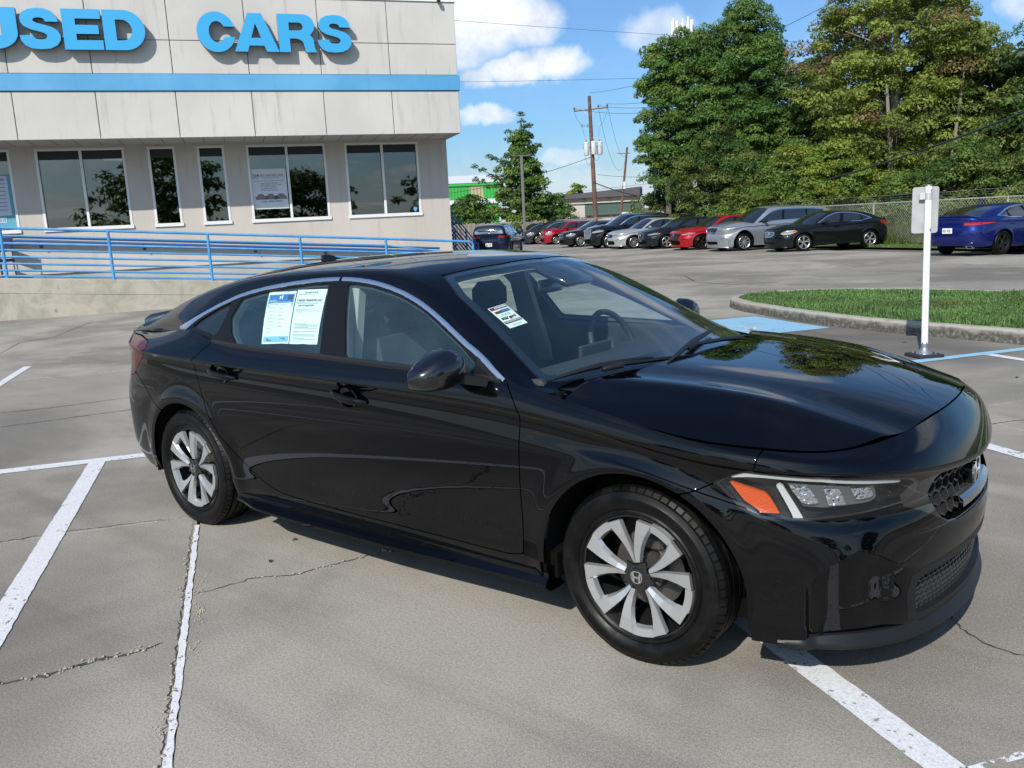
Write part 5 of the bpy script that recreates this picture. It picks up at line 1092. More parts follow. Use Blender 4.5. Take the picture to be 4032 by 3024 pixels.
    mb = MB(); mb.prism([(a*.05, b*.065) for a, b in ((-1, .8), (0, 1), (1, .8), (1, 0), (.6, -.6), (0, -1), (-.6, -.6), (-1, 0))], .003, axis=0, base=0); o = mb.build('shield_sticker', mat('sticker blue', (.10, .30, .62), .5), [o for o in B.children if o.name.startswith('window')][5]); o.location = CS(cW-.062, 3.56, 2.03); o.rotation_euler = (0, 0, RZ)
    w0 = [o for o in B.children if o.name.startswith('window')][0]
    bx('poster', cW-.062, cW-.058, -7.25, -5.95, 1.96, 3.22, mat('teal print', (.10, .32, .42), .6), parent=w0); bx('poster_sheet', cW-.056, cW-.053, -7.2, -6.02, 2.28, 3.18, mat('pale print', (.50, .57, .66), .6), parent=w0); bx('poster_sheet', cW-.056, cW-.053, -7.2, -6.15, 2.12, 2.24, mat('pale print'), parent=w0)
    tx(-6.40, 2.18, 'certified', .12, mat('poster teal ink', (.10, .22, .30), .8), .46, w0, cW-.051)
    for i in range(9):
        mb = MB(); ww = (.5, .3, .42, .2, .36, .44, .25, .4, .2)[i]; mb.add([CS(cW-.051, s, z) for s, z in ((-6.08-ww, 3.08-.085*i), (-6.08, 3.08-.085*i), (-6.08, 3.10-.085*i+(.02 if i == 0 else 0)), (-6.08-ww, 3.10-.085*i+(.02 if i == 0 else 0)))], [(0, 1, 2, 3)]); o = mb.build('printed_line', mat('pale ink', (.22, .25, .36), .8), w0)
    # sign letters
    face = mat('sign letter face', (.040, .345, .66), .35, spec=.5); retn = mat('sign letter side', (.09, .13, .16), .5); rimm = mat('sign letter edge', (.20, .42, .55), .4)
    for ch, s0, s1 in (('U', -6.02, -5.04), ('S', -5.01, -4.22), ('E', -4.17, -3.40), ('D', -3.37, -2.53), ('C', -1.46, -.63), ('A', -.68, .30), ('R', .305, 1.155), ('S', 1.19, 1.975)):
        w, out, holes = glyph(ch); sx = (s1-s0)/w; zb, zh = 5.665, .83
        L = part('letter', poly_mesh(out, holes, sx, zh, .13), B, CS(cF+.135, s0, zb), rt); L.data.materials.clear(); L.data.materials.append(retn)
        part('letter_rim', poly_mesh(out, holes, sx, zh, .012), L, (0, 0, .069)); L.children[0].data.materials.clear(); L.children[0].data.materials.append(rimm)
        cxm = np.mean(np.array(out)[:, 0]); 
        fcm = poly_mesh(out, holes, sx, zh, .004); fcm.materials.clear(); fcm.materials.append(face); part('letter_face', fcm, L, (0, 0, .0785))
    for s in (-3.9, .9): 
        mb = MB(); mb.lathe([(0, 0), (.10, 0), (.12, .012), (.12, .02)], 20, 2); o = mb.build('downlight', mat('downlight', (.5, .49, .46), .5), B); o.location = CS(-17.75, s+.1, 3.815)
    cm = empty('security_camera', CS(cF+.02, 4.15, 6.93), RZ, 'small white security camera under the parapet at the building corner', 'camera')
    mb = MB(); mb.box((.06, 0, 0), (.14, .07, .07), bev=.01); mb.build('camera_body', mat('camera white', (.6, .6, .6), .4), cm); mb = MB(); mb.lathe([(0, -.05), (.04, -.035), (.05, 0), (.045, .02)], 14, 2, (.10, 0, -.03)); mb.build('camera_dome', mat('camera dome', (.02, .02, .02), .1), cm); mb = MB(); mb.box((-.01, 0, .02), (.04, .10, .10), bev=.006); mb.build('bracket', mat('camera white'), cm)
    # dirt streaks under the letters are in the render material
    # ---- ramp
    R = empty('concrete_ramp', (0, 0, 0), 0, 'long stained concrete ramp with ledge in front of the building', 'ramp')
    def rb(t, p, tc):
        v = t.n('NewGeometry').outputs['Position']; n1 = t.noise(v, 2.2, 6, .68, .8); n2 = t.noise(v, 7, 4, .6); n3 = t.noise(v, 50, 3)
        c = t.mix(t.ramp(n1, .38, .62), (.30, .285, .235), (.40, .375, .32)); c = t.mix(t.ramp(n2, .55, .75, 0, .5), c, (.44, .36, .23)); c = t.mix(t.ramp(t.noise(v, 3.1, 3, .5), .70, .78, 0, .6), c, (.12, .115, .10)); link(t, c, p, 'Base Color'); bump(t, p, n3, .3, .004)
    rc = mat('ramp concrete', (.33, .31, .27), .9, build=rb)
    def slope(s): return float(np.interp(s, [-30, -5.94, 4.9, 5.2], [.905, .905, .045, .02]))
    def sweep(name, ss, prof, m, parent):
        mb = MB(); V = []; k = len(prof(ss[0]))
        for s in ss: V += [CS(c, s, z) for c, z in prof(s)]
        mb.add(V, [(i*k+j, (i+1)*k+j, (i+1)*k+(j+1) % k, i*k+(j+1) % k) for i in range(len(ss)-1) for j in range(k)]+[tuple(range(k))[::-1], tuple((len(ss)-1)*k+j for j in range(k))]); return mb.build(name, m, parent)
    ss = [-22, -14, -9, -5.94, -4, -2, 0, 2, 3.5, 5.0]
    sweep('lower_wall', ss, lambda s: [(-16.76, -.02), (-16.76, max(.0, slope(s)-.345)), (-16.80, max(.01, slope(s)-.335)), (-17.4, max(.01, slope(s)-.335)), (-17.4, -.02)], rc, R)
    sweep('upper_wall', ss, lambda s: [(-16.79, max(-.01, slope(s)-.327)), (-16.79, slope(s)-.012), (-16.80, slope(s)), (-17.02, slope(s)), (-17.02, max(-.01, slope(s)-.327))], rc, R)
    sweep('ramp_surface', ss, lambda s: [(-17.02, -.02), (-17.02, slope(s)-.10), (-18.82, slope(s)-.10), (-18.82, -.02)], mat('ramp floor', (.36, .345, .31), .9), R)
    # railing on the ramp edge
    blue = mat('railing blue', (.055, .25, .52), .42, spec=.5, build=mottle((.055, .24, .50), (.08, .31, .60), 3)); dblue = mat('handrail blue', (.022, .09, .27), .45)
    RL = empty('ramp_railing', (0, 0, 0), 0, 'bright blue steel railing along the front edge of the ramp', 'railing'); cr = -16.88
    for s in (-12.0, -9.95, -7.9, -5.88, -3.78, -1.71, .34, 2.37):
        mb = MB(); mb.tube([CS(cr, s, slope(s)-.02), CS(cr, s, slope(s)+1.06)], .033, 10); mb.lathe([(0, .012), (.06, .012), (.06, 0)], 12, 2, CS(cr, s, slope(s))); mb.build('post', blue, RL, 40)
    hs = [1.065, .905, .745, .60, .455, .31, .165, .045]
    for i, h in enumerate(hs):
        pts = [CS(cr, -14, .905+h), CS(cr, -5.94, .905+h), CS(cr, -3.78, slope(-3.78)+h), CS(cr, 2.37, slope(2.37)+h)]
        if i == 0: pts += [CS(cr, 4.46, slope(4.46)+1.055), CS(cr, 4.53, slope(4.46)+1.03), CS(cr, 4.56, slope(4.46)+.97), CS(cr, 4.56, slope(4.46)+.80), CS(cr, 4.52, slope(4.46)+.75), CS(cr, 4.45, slope(4.46)+.735)]; r = .029
        elif i == 1: continue
        else: r = .024; pts.append(CS(cr, 4.2, slope(4.2)+h))
        mb = MB(); mb.tube(pts, r, 8); mb.build('rail', blue, RL, 50)
    mb = MB(); mb.tube([CS(cr, -14, 1.81), CS(cr, -5.94, 1.81), CS(cr, 2.37, slope(2.37)+.74+.165), CS(cr, 4.45, slope(4.46)+.735)], .020, 8); mb.build('rail', blue, RL, 50)
    HR = empty('wall_handrail', (0, 0, 0), 0, 'dark blue double handrail fixed along the building wall behind the ramp', 'handrail')
    for dz in (0, -.085):
        mb = MB(); mb.tube([CS(-18.62, -14, .905+.875+dz), CS(-18.62, -5.94, .905+.875+dz), CS(-18.62, 4.1, slope(4.1)+.86+dz)], .030, 8); mb.build('rail', dblue, HR, 50)
    for s in (-7.6, -5.5, -3.25, -.65, 1.1, 3.0): mb = MB(); z = slope(s)+.76; mb.tube([CS(-18.62, s, z), CS(-18.64, s, z-.07), CS(-18.80, s, z-.09)], .014, 6); mb.box(CS(-18.795, s, z-.09), (.012, .07, .09), rot); mb.build('bracket', dblue, HR)
    # stairs at the end of the building
    S = empty('stair_railing', (0, 0, 0), 0, 'dark blue stair railing beyond the building corner', 'railing')
    for side, cs in enumerate((-20.3, -21.6)):
        for i in range(8):
            z = 1.0-.135*i
            mb = MB(); mb.tube([CS(cs, 4.55, .93+z), CS(cs, 4.92, .93+z), CS(cs, 5.65+.25*0, .0+z*.95)], .020, 6); mb.build('rail', dblue, S)
        for s, zb in ((4.6, .9), (4.92, .9), (5.30, .42), (5.65, 0.0)): mb = MB(); mb.tube([CS(cs, s, zb-.05), CS(cs, s, zb+1.02)], .022, 8); mb.build('post', dblue, S, 40)
    ST_ = empty('stairs', (0, 0, 0), 0, 'concrete steps beyond the building corner', 'stairs')
    for i in range(6): mb = MB(); mb.box(CS(-20.95, 4.53+.09*(i+1)*1.6, .46-.075*i), (1.5, .18*(i+1)*1.6, .92-.15*i), rot); mb.build('step', rc, ST_)
    # chair at the left end
    ch = empty('blue_chair', CS(-18.25, -6.28, .81), LOT_RZ-.6, 'dark blue padded metal chair on the ramp landing at the left edge', 'chair')
    pad = mat('chair pad navy', (.012, .02, .075), .6); mt = mat('chair frame', (.03, .03, .035), .4)
    mb = MB(); mb.box((0, 0, .45), (.46, .46, .07), bev=.03); mb.build('seat', pad, ch); mb = MB(); mb.box((-.02, .22, .80), (.44, .06, .30), bev=.03); mb.build('backrest', pad, ch)
    for x, y in ((-.2, -.2), (.2, -.2), (-.2, .2), (.2, .2)): mb = MB(); mb.tube([(x, y, .0), (x*.9, y*.9, .43)]+([(x, .23, .95)] if y > 0 else []), .013, 6); mb.build('leg', mt, ch)
    return B
build_building()
# ---- the white sign post
def sign_post():
    S = empty('sign_post', CS(-2.755, 5.38, 0), .20, 'white post with the bare grey back of a sign, standing on a black foot', 'sign')
    wh = mat('post white', (.78, .80, .82), .45, build=mottle((.74, .76, .79), (.82, .84, .86), 6)); gr = mat('sign back aluminium', (.36, .37, .38), .5, metal=.35, build=mottle((.33, .34, .36), (.42, .43, .44), 4)); rb = mat('black foot', (.02, .02, .022), .6); gm = mat('galvanised', (.25, .27, .31), .45, metal=.6)
    mb = MB(); mb.tube([(0, 0, .115), (-.012, 0, .9), (-.02, 0, 1.70)], .032, 20); mb.build('post', wh, S, 50)
    mb = MB(); mb.lathe([(0, 1.708), (.026, 1.706), (.033, 1.700), (.033, 1.69)], 16, 2, (-.02, 0, 0)); mb.build('post_cap', gm, S, 50)
    pl = []
    for sx, sy in ((1, 1), (-1, 1), (-1, -1), (1, -1)):
        a0 = {(1, 1): 0, (-1, 1): 90, (-1, -1): 180, (1, -1): 270}[(sx, sy)]; pl += arc(sx*(.118-.025), sy*(.225-.025), .025, .025, a0, a0+90, 5)
    mb = MB(); mb.prism([(a-.045, b+1.462) for a, b in pl], .003, axis=1, base=.036); mb.build('sign_plate', gr, S)
    mb = MB(); mb.box((-.06, .012, 1.595), (.085, .045, .07), bev=.006); mb.tube([(-.018, 0, 1.56), (-.018, 0, 1.63)], .0335, 18); mb.build('bracket', mat('worn bracket', (.50, .50, .49), .5, metal=.3), S, 40)
    for z in (1.655, 1.275): mb = MB(); mb.lathe([(0, -.006), (.009, -.005), (.010, 0)], 8, 1, (.010, -.031, z)); mb.build('bolt', gm, S)
    for x in (-.016, .018): mb = MB(); mb.lathe([(0, -.006), (.007, -.005), (.008, 0)], 8, 1, (x, -.028, .145)); mb.build('bolt', gm, S)
    mb = MB(); mb.lathe([(0.034, .135), (.034, .10), (.040, .075), (.075, .045), (.085, .03), (.085, .02)], 20, 2); mb.build('socket', gm, S, 50)
    mb = MB(); mb.box((0, 0, .018), (.27, .27, .034), np.array(Matrix.Rotation(.62, 3, 'Z')), bev=.008); mb.build('rubber_foot', rb, S)
    for k in range(4): a = .62+math.pi/4+k*math.pi/2; mb = MB(); mb.lathe([(0, .05), (.009, .048), (.011, .034)], 8, 2, (.105*math.cos(a), .105*math.sin(a), 0)); mb.build('bolt', gm, S)
sign_post()
# ================================================================ the parked cars behind
GH_SUV = dict(B=[(-2.34, .70, .98), (-2.2, .76, .99), (-2.0, .79, .99), (-1.6, .82, .99), (-1.0, .84, .985), (-.4, .847, .981), (.2, .855, .968), (.8, .861, .955), (.93, .862, .93), (1.1, .85, .895), (1.32, .83, .87)],
    R=[(-2.34, .66, 1.0), (-2.28, .66, 1.13), (-2.18, .65, 1.25), (-2.0, .65, 1.31), (-1.6, .65, 1.335), (-1.0, .645, 1.345), (-.5, .64, 1.35), (-.1, .64, 1.35), (.15, .65, 1.32), (.38, .70, 1.235), (.6, .745, 1.12), (.8, .785, 1.008), (.93, .795, .945), (1.1, .76, .91), (1.32, .70, .88)],
    C=[(-2.34, 0, 1.01), (-2.28, 0, 1.16), (-2.18, 0, 1.30), (-2.0, 0, 1.365), (-1.6, 0, 1.39), (-1.0, 0, 1.402), (-.5, 0, 1.407), (-.1, 0, 1.408), (.15, 0, 1.398), (.38, 0, 1.368), (.6, 0, 1.287), (.8, 0, 1.195), (1.0, 0, 1.095), (1.15, 0, 1.017), (1.32, 0, .935)])
GHF = {'sedan': GH, 'suv': make_GH(GH_SUV)}
DL_SUV = dict(dlo=[(-2.12, 1.03), (-2.08, 1.15), (-1.95, 1.24), (-1.6, 1.285), (-1.0, 1.305), (-.2, 1.308), (-.048, 1.293), (.155, 1.255), (.369, 1.183), (.574, 1.085), (.706, 1.022), (.815, .963), (.716, .962), (.2, .985), (-.4, .998), (-1.2, 1.005), (-2.0, 1.01)],
              panes=[[(-2.07, 1.04), (-2.04, 1.14), (-1.92, 1.22), (-1.58, 1.268), (-1.30, 1.28), (-1.28, 1.025)], [(-1.22, 1.28), (-.9, 1.29), (-.36, 1.293), (-.28, 1.015), (-1.22, 1.022)], [(-.26, 1.292), (-.06, 1.278), (.14, 1.24), (.36, 1.168), (.55, 1.08), (.66, 1.02), (.64, .982), (.2, 1.0), (-.2, 1.01)]],
              back=[(-2.32, 1.05), (-2.03, 1.34)])
DL_SED = dict(dlo=DLO, panes=[QGLASS, RGLASS, FGLASS], back=None)
XS = {'screen': WS, 'rear': BL}
HEAD_FAR = {'slim': [(1.62, .735), (1.80, .755), (2.0, .735), (2.13, .70), (2.15, .655), (2.05, .655), (1.9, .675), (1.74, .69)],
            'block': [(1.60, .745), (1.74, .785), (1.95, .765), (2.07, .735), (2.12, .67), (2.06, .615), (1.9, .62), (1.72, .675)],
            'tall': [(1.68, .80), (1.85, .78), (2.08, .75), (2.12, .70), (2.0, .68), (1.8, .73)]}
def far_glass():
    return mat('dark car glass', (.012, .016, .018), .03, spec=.8, coat=1, coat_r=.01)
def far_car(name, label, spec, loc, heading, cat='car'):
    """spec: kind, paint, fo, wb, ro, w, belt, roof, R, style, head, grille, lower ... ; loc = ground point under the car's centre between the axles"""
    S = dict(kind='sedan', fo=.95, wb=2.75, ro=1.05, w=1.82, belt=.96, roof=1.45, hoodz=0, R=.33, style='five_double', head='block', chrome=True, trim='chrome', clear=.0, tailc=(.35, .008, .01))
    S.update(spec); sed = S['kind'] == 'sedan'; G = GHF['sedan' if sed else 'suv']; D = DL_SED if sed else DL_SUV
    car = empty(name, (loc[0], loc[1], S.get('z', 0)), heading, label, cat, 'cars parked at the back of the lot')
    m = mat('paint '+S['pname'], S['paint'], S.get('rough', .3), metal=S.get('metal', .3), spec=.1, coat=1, coat_r=.02, **{'Coat IOR': 1.42 if max(S['paint']) < .05 else 1.5})
    blk = mat('dark void', (.003, .003, .003), .9, spec=.1); mb_ = mat('matt black plastic'); gl = far_glass(); chrome = mat('satin chrome')
    f = S['wb']/2.735; zs = [0, .20, .305, .72, .955, 1.408]; zt = [0, .20+S['clear'], S['R']+.0, .72+(S['belt']-.955)*.72+S['clear']*.3, S['belt'], S['roof']]
    xk = [-2.385, -1.3675, 1.3675, 2.258]; xt = [-S['wb']/2-S['ro'], -S['wb']/2, S['wb']/2, S['wb']/2+S['fo']]
    hz = S['hoodz']
    def warp(P):
        x = np.interp(P[:, 0], xk, xt); z = np.interp(P[:, 2], zs, zt)
        z = z+hz*sst(P[:, 0], .9, 1.4)*sst(P[:, 2], .5, .8); k = S['w']/1.80*(1+S.get('boxy', 0)*sst(P[:, 2], 1.0, 1.4)*.10); return np.stack([x, P[:, 1]*k, z], 1)
    q = S.get('q', 1.0); us = np.concatenate([np.linspace(0, u_at_x(-1.9), 10)[:-1], np.linspace(u_at_x(-1.9), u_at_x(1.6), int(44*q))[:-1], np.linspace(u_at_x(1.6), 1, int(22*q))]); vs = np.linspace(0, 1, int(26*q))
    rr = S['R']/.3215*.376; arch = lambda X, U, V: arch_d(X[:, 0], X[:, 2], rr, rr=rr)
    hd = HEAD_FAR[S['head']]; head = AND(xz(hd, 0), lambda X, U, V: X[:, 0]-1.4); TAIL = S.get('tail', [(-1.75, .96), (-2.5, .98), (-2.5, .80), (-2.1, .80), (-1.9, .87)]); tail = AND(xz(TAIL, 0), lambda X, U, V: -1.4-X[:, 0], lambda X, U, V: -X[:, 1]-S.get('tail_in', .42))
    GR = S.get('grillepoly', [(-.2, .74), (.0, .74), (.36, .73), (.40, .70), (.30, .56), (.0, .55), (-.2, .55)]); LW = S.get('lowpoly', [(-.2, .40), (.0, .40), (.42, .40), (.50, .30), (.46, .23), (-.2, .23)])
    fx = lambda X, U, V: X[:, 0]-1.9; gr = AND(yz(GR, 0), fx); lw = AND(yz(LW, 0), fx)
    fd = xz(FDOOR, 0); rd = xz(RDOOR, 0); N = lambda g: NOT(g, .003)
    cut = [arch, N(head), N(tail), N(gr), N(lw)]
    k = dict(warp=warp)
    surf_part('body_shell', S_low, us, vs, AND(arch, lambda X, U, V: np.maximum(fd(X, U, V), rd(X, U, V))*0+1), blk, car, rim=0, off=-.02, one=True, **k)
    surf_part('body', S_low, us, vs, AND(NOT(fd, .006), NOT(rd, .006), *cut), m, car, rim=.02, one=True, **k)
    surf_part('front_door', S_low, us, vs, AND(fd, arch), m, car, rim=.015, **k); surf_part('rear_door', S_low, us, vs, AND(rd, arch), m, car, rim=.015, **k)
    HP = hoodpoly(); surf_part('bonnet', Hood, np.linspace(1., 2.2, 22), np.linspace(0, .9, 16), xy(HP, .003), m, car, rim=.02, one=True, flip=True, warp=warp)
    if sed: surf_part('boot_lid', Deck, np.linspace(-2.32, -1.9, 8), np.linspace(0, .72, 8), xy([(-2.305, -.3), (-2.305, .2), (-2.285, .48), (-2.20, .595), (-2.06, .672), (-1.90, .70), (-1.985, .60), (-2.02, .3), (-2.02, -.3)], 0), m, car, rim=.02, one=True, flip=True, warp=warp)
    gx = np.linspace(-2.15 if sed else -2.335, 1.2, int(56*q)); gv = np.linspace(0, 1, int(28*q)); dlo = xz(D['dlo'], 0); ws_ = xy(WS, 0)
    panes = [xz(p, 0) for p in D['panes']]
    if sed: bk = xy(BL, 0)
    else:
        bl0 = [(-2.30, -.3), (-2.30, .45), (-2.28, .54), (-2.12, .54), (-2.07, .48), (-2.06, -.3)]; bk = xy(bl0, 0)
    surf_part('roof_frame', G, gx, gv, AND(NOT(dlo, -.001), NOT(ws_, .003), NOT(bk, .003), lambda X, U, V: 1.07-X[:, 0]), m, car, rim=.015, one=True, **k)
    surf_part('windscreen', G, gx, gv, ws_, gl, car, rim=0, off=-.004, one=True, **k); surf_part('rear_window', G, gx, gv, bk, gl, car, rim=0, off=-.004, one=True, **k)
    tm = chrome if S['trim'] == 'chrome' else mb_
    surf_part('window_trim', G, gx, gv, AND(dlo, *[NOT(p, 0) for p in panes]), mat('pillar black', (.010, .010, .011), .34), car, rim=.01, off=-.003, one=True, **k)
    if S['trim'] == 'chrome': surf_part('window_chrome', G, gx, gv, lambda X, U, V: np.minimum(.017-np.abs(sdf(D['dlo'], X[:, 0], X[:, 2])), X[:, 2]-.99), chrome, car, rim=.004, off=.003, **k)
    for p in panes: surf_part('side_window', G, gx, gv, p, gl, car, rim=0, off=-.010, **k)
    lampm = mat('clear headlamp', (.55, .57, .58), .12, metal=.5, coat=1); surf_part('headlamp', S_low, us, vs, head, lampm, car, rim=.01, off=.002, **k)
    if S.get('amber'): surf_part('indicator', S_low, us, vs, AND(xz([(1.60, .78), (1.60, .66), (1.74, .66), (1.78, .80)], 0), head), mat('amber lamp', (.7, .16, .03), .2, coat=1), car, rim=0, off=.006, **k)
    surf_part('tail_lamp', S_low, us, vs, tail, mat('tail red', S['tailc'], .12, coat=1), car, rim=.01, off=.002, **k)
    if S.get('taillight2'): surf_part('tail_lamp_bright', S_low, us, vs, AND(xz([(-2.2, .9), (-2.2, .8), (-2.28, .8), (-2.28, .9)], 0), tail), mat('tail white', (.8, .75, .72), .2, emis=(1, .8, .75, .3)), car, rim=0, off=.006, **k)
    gu = np.linspace(u_at_x(1.85), 1, 26); gq = np.linspace(.02, .95, 30)
    surf_part('grille', S_low, gu, gq, gr, mat('grille '+S['pname'], S.get('grillecol', (.012, .012, .013)), .4, metal=S.get('gm', 0)), car, rim=0, off=-.012, one=True, **k); surf_part('lower_grille', S_low, gu, gq, lw, mb_, car, rim=0, off=-.03, one=True, **k)
    if S['chrome']: surf_part('grille_frame', S_low, gu, gq, lambda X, U, V: np.minimum(.014-np.abs(sdf(GR, -X[:, 1], X[:, 2])), S.get('chtop', 9)-X[:, 2]), chrome, car, rim=.01, off=.006, one=True, **k)
    Wf = lambda x, y, z: warp(np.array([[x, -y, z]]))[0]
    mbx = MB(); 
    for j in range(S.get('bars', 0)):
        z = .60+.035*j; pts = []
        for y in np.linspace(-.34, .34, 9):
            p = warp(S_low(np.array([np.interp(abs(y), [0, .15, .31, .5], [1, KU[-4], KU[-5], KU[-6]])]), np.array([.6])))[0]; zz = np.interp(z, zs, zt)+hz*.3; pts.append((p[0]+.004, y*S['w']/1.8, zz))
        mbx.tube(pts, .008, 5)
    if mbx.v: mbx.build('grille_bar', chrome, car)
    if S.get('badge'):
        p = warp(S_low(np.array([1.]), np.array([.72])))[0]; b = MB(); emblem_h(b, .055, -.004) if S['badge'] == 'h' else b.lathe([(0, -.012), (.05, -.010), (.058, 0), (.05, .004)], 18, 1); o = b.build('front_badge', chrome, car, 40); o.location = (p[0]+.012, 0, np.interp(.66, zs, zt)+hz*.5); o.rotation_euler = (0, 0, math.pi/2)
    for wx in (-S['wb']/2, S['wb']/2):
        for sg in (-1, 1):
            add_wheel(car, wx, sg*(S['w']/2-.115), S['R'], .22, S['style'], spin=random.random())
            mbw = MB(); R = rr+.015; P = []
            for i in range(11):
                a = math.radians(-10+200*i/10); P += [(wx+R*math.cos(a), sg*(S['w']/2-.04), S['R']+R*math.sin(a)), (wx+R*math.cos(a), sg*.58, S['R']+R*math.sin(a))]
            mbw.add(P, [(2*i, 2*i+1, 2*i+3, 2*i+2) for i in range(10)]); mbw.build('arch_liner', blk, car)
    mbu = MB(); mbu.box((0, 0, .27+S['clear']), (S['wb']+.8, S['w']*.78, .12)); mbu.box((0, 0, .27+S['clear']), (S['wb']-.75, S['w']*.9, .14)); mbu.build('underbody', blk, car)
    # mirrors, handles, plates
    bz = S['belt']
    for sg in (-1, 1):
        mr = MB(); mr.box((.56*f, sg*(S['w']/2+.08), bz+.07), (.12, .20, .12), bev=.035); mr.tube([(.62*f, sg*(S['w']/2-.06), bz+.02), (.58*f, sg*(S['w']/2+.04), bz+.04)], .025); mr.build('wing_mirror', S.get('mirror') or m, car, 45)
        for hx in (.0, -.98):
            h = MB(); h.box((hx*f, sg*(S['w']/2+.012), bz-.12), (.20, .03, .03), bev=.008); h.build('door_handle', chrome if S.get('hchrome') else m, car)
    if S.get('exhaust'):
        for sg in (-1, 1):
            e = MB(); pl = [(sg*.52, .30), (sg*.72, .30), (sg*.80, .225), (sg*.60, .225)]; xr = xt[0]+.16
            e.prism([(a, b) for a, b in pl], .05, axis=0, base=xr-.13); o = e.build('exhaust_trim', chrome, car)
            e = MB(); pc = np.mean(pl, axis=0); e.prism([tuple(pc+(np.array(p)-pc)*.7) for p in pl], .01, axis=0, base=xr-.136); e.build('exhaust_hole', blk, car)
    def plate(x, z, txt, front=False):
        b = MB(); b.box((x, 0, z), (.012, .305, .152), bev=.004); o = b.build('number_plate', mat('plate white', (.72, .72, .68), .4), car)
        t = text_mesh(txt, .10, 0, .003, .25); t.materials.append(mat('plate ink', (.09, .09, .12), .6)); part('plate_text', t, o, (x-.0085, 0, z-.004), (math.pi/2, 0, -math.pi/2))
    if S.get('plate'): plate(S['plate'][0], S['plate'][1], S['plate'][2])
    if S.get('rails'):
        for sg in (-1, 1):
            t = MB(); t.tube([(-1.6*f, sg*.62, S['roof']-.03), (-1.2*f, sg*.63, S['roof']+.02), (-.2*f, sg*.63, S['roof']+.02), (.15*f, sg*.62, S['roof']-.035)], .018, 6); t.build('roof_rail', chrome, car)
    if S.get('sticker'):
        s = MB(); s.box((.84*f, -.45, bz+.12), (.01, .16, .10), Matrix.Rotation(-1.0, 3, 'Y')); s.build('screen_sticker', mat('paper', (.75, .75, .72), .7), car)
    if S.get('fin'):
        t = MB(); t.add([(-1.28, 0, S['roof']+.02), (-1.05, 0, S['roof']-.035), (-1.30, .03, S['roof']-.045), (-1.30, -.03, S['roof']-.045)], [(0, 1, 2), (0, 3, 1), (0, 2, 3)]); t.build('roof_antenna', m, car)
    return car
HB = math.atan2(-ES[1], -ES[0])      # heading of the row: towards the drive aisle
def row_car(name, label, spec, c, s, rot=0., **k):
    """c, s = ground contact of the front wheel on the camera side (the car's left)"""
    S = dict(wb=2.75, w=1.82); S.update(spec); h = HB+math.radians(rot); off = Matrix.Rotation(h, 2) @ Vector((S['wb']/2, S['w']/2-.09)); p = CS(c, s); return far_car(name, label, spec, (p[0]-off[0], p[1]-off[1]), h, **k)
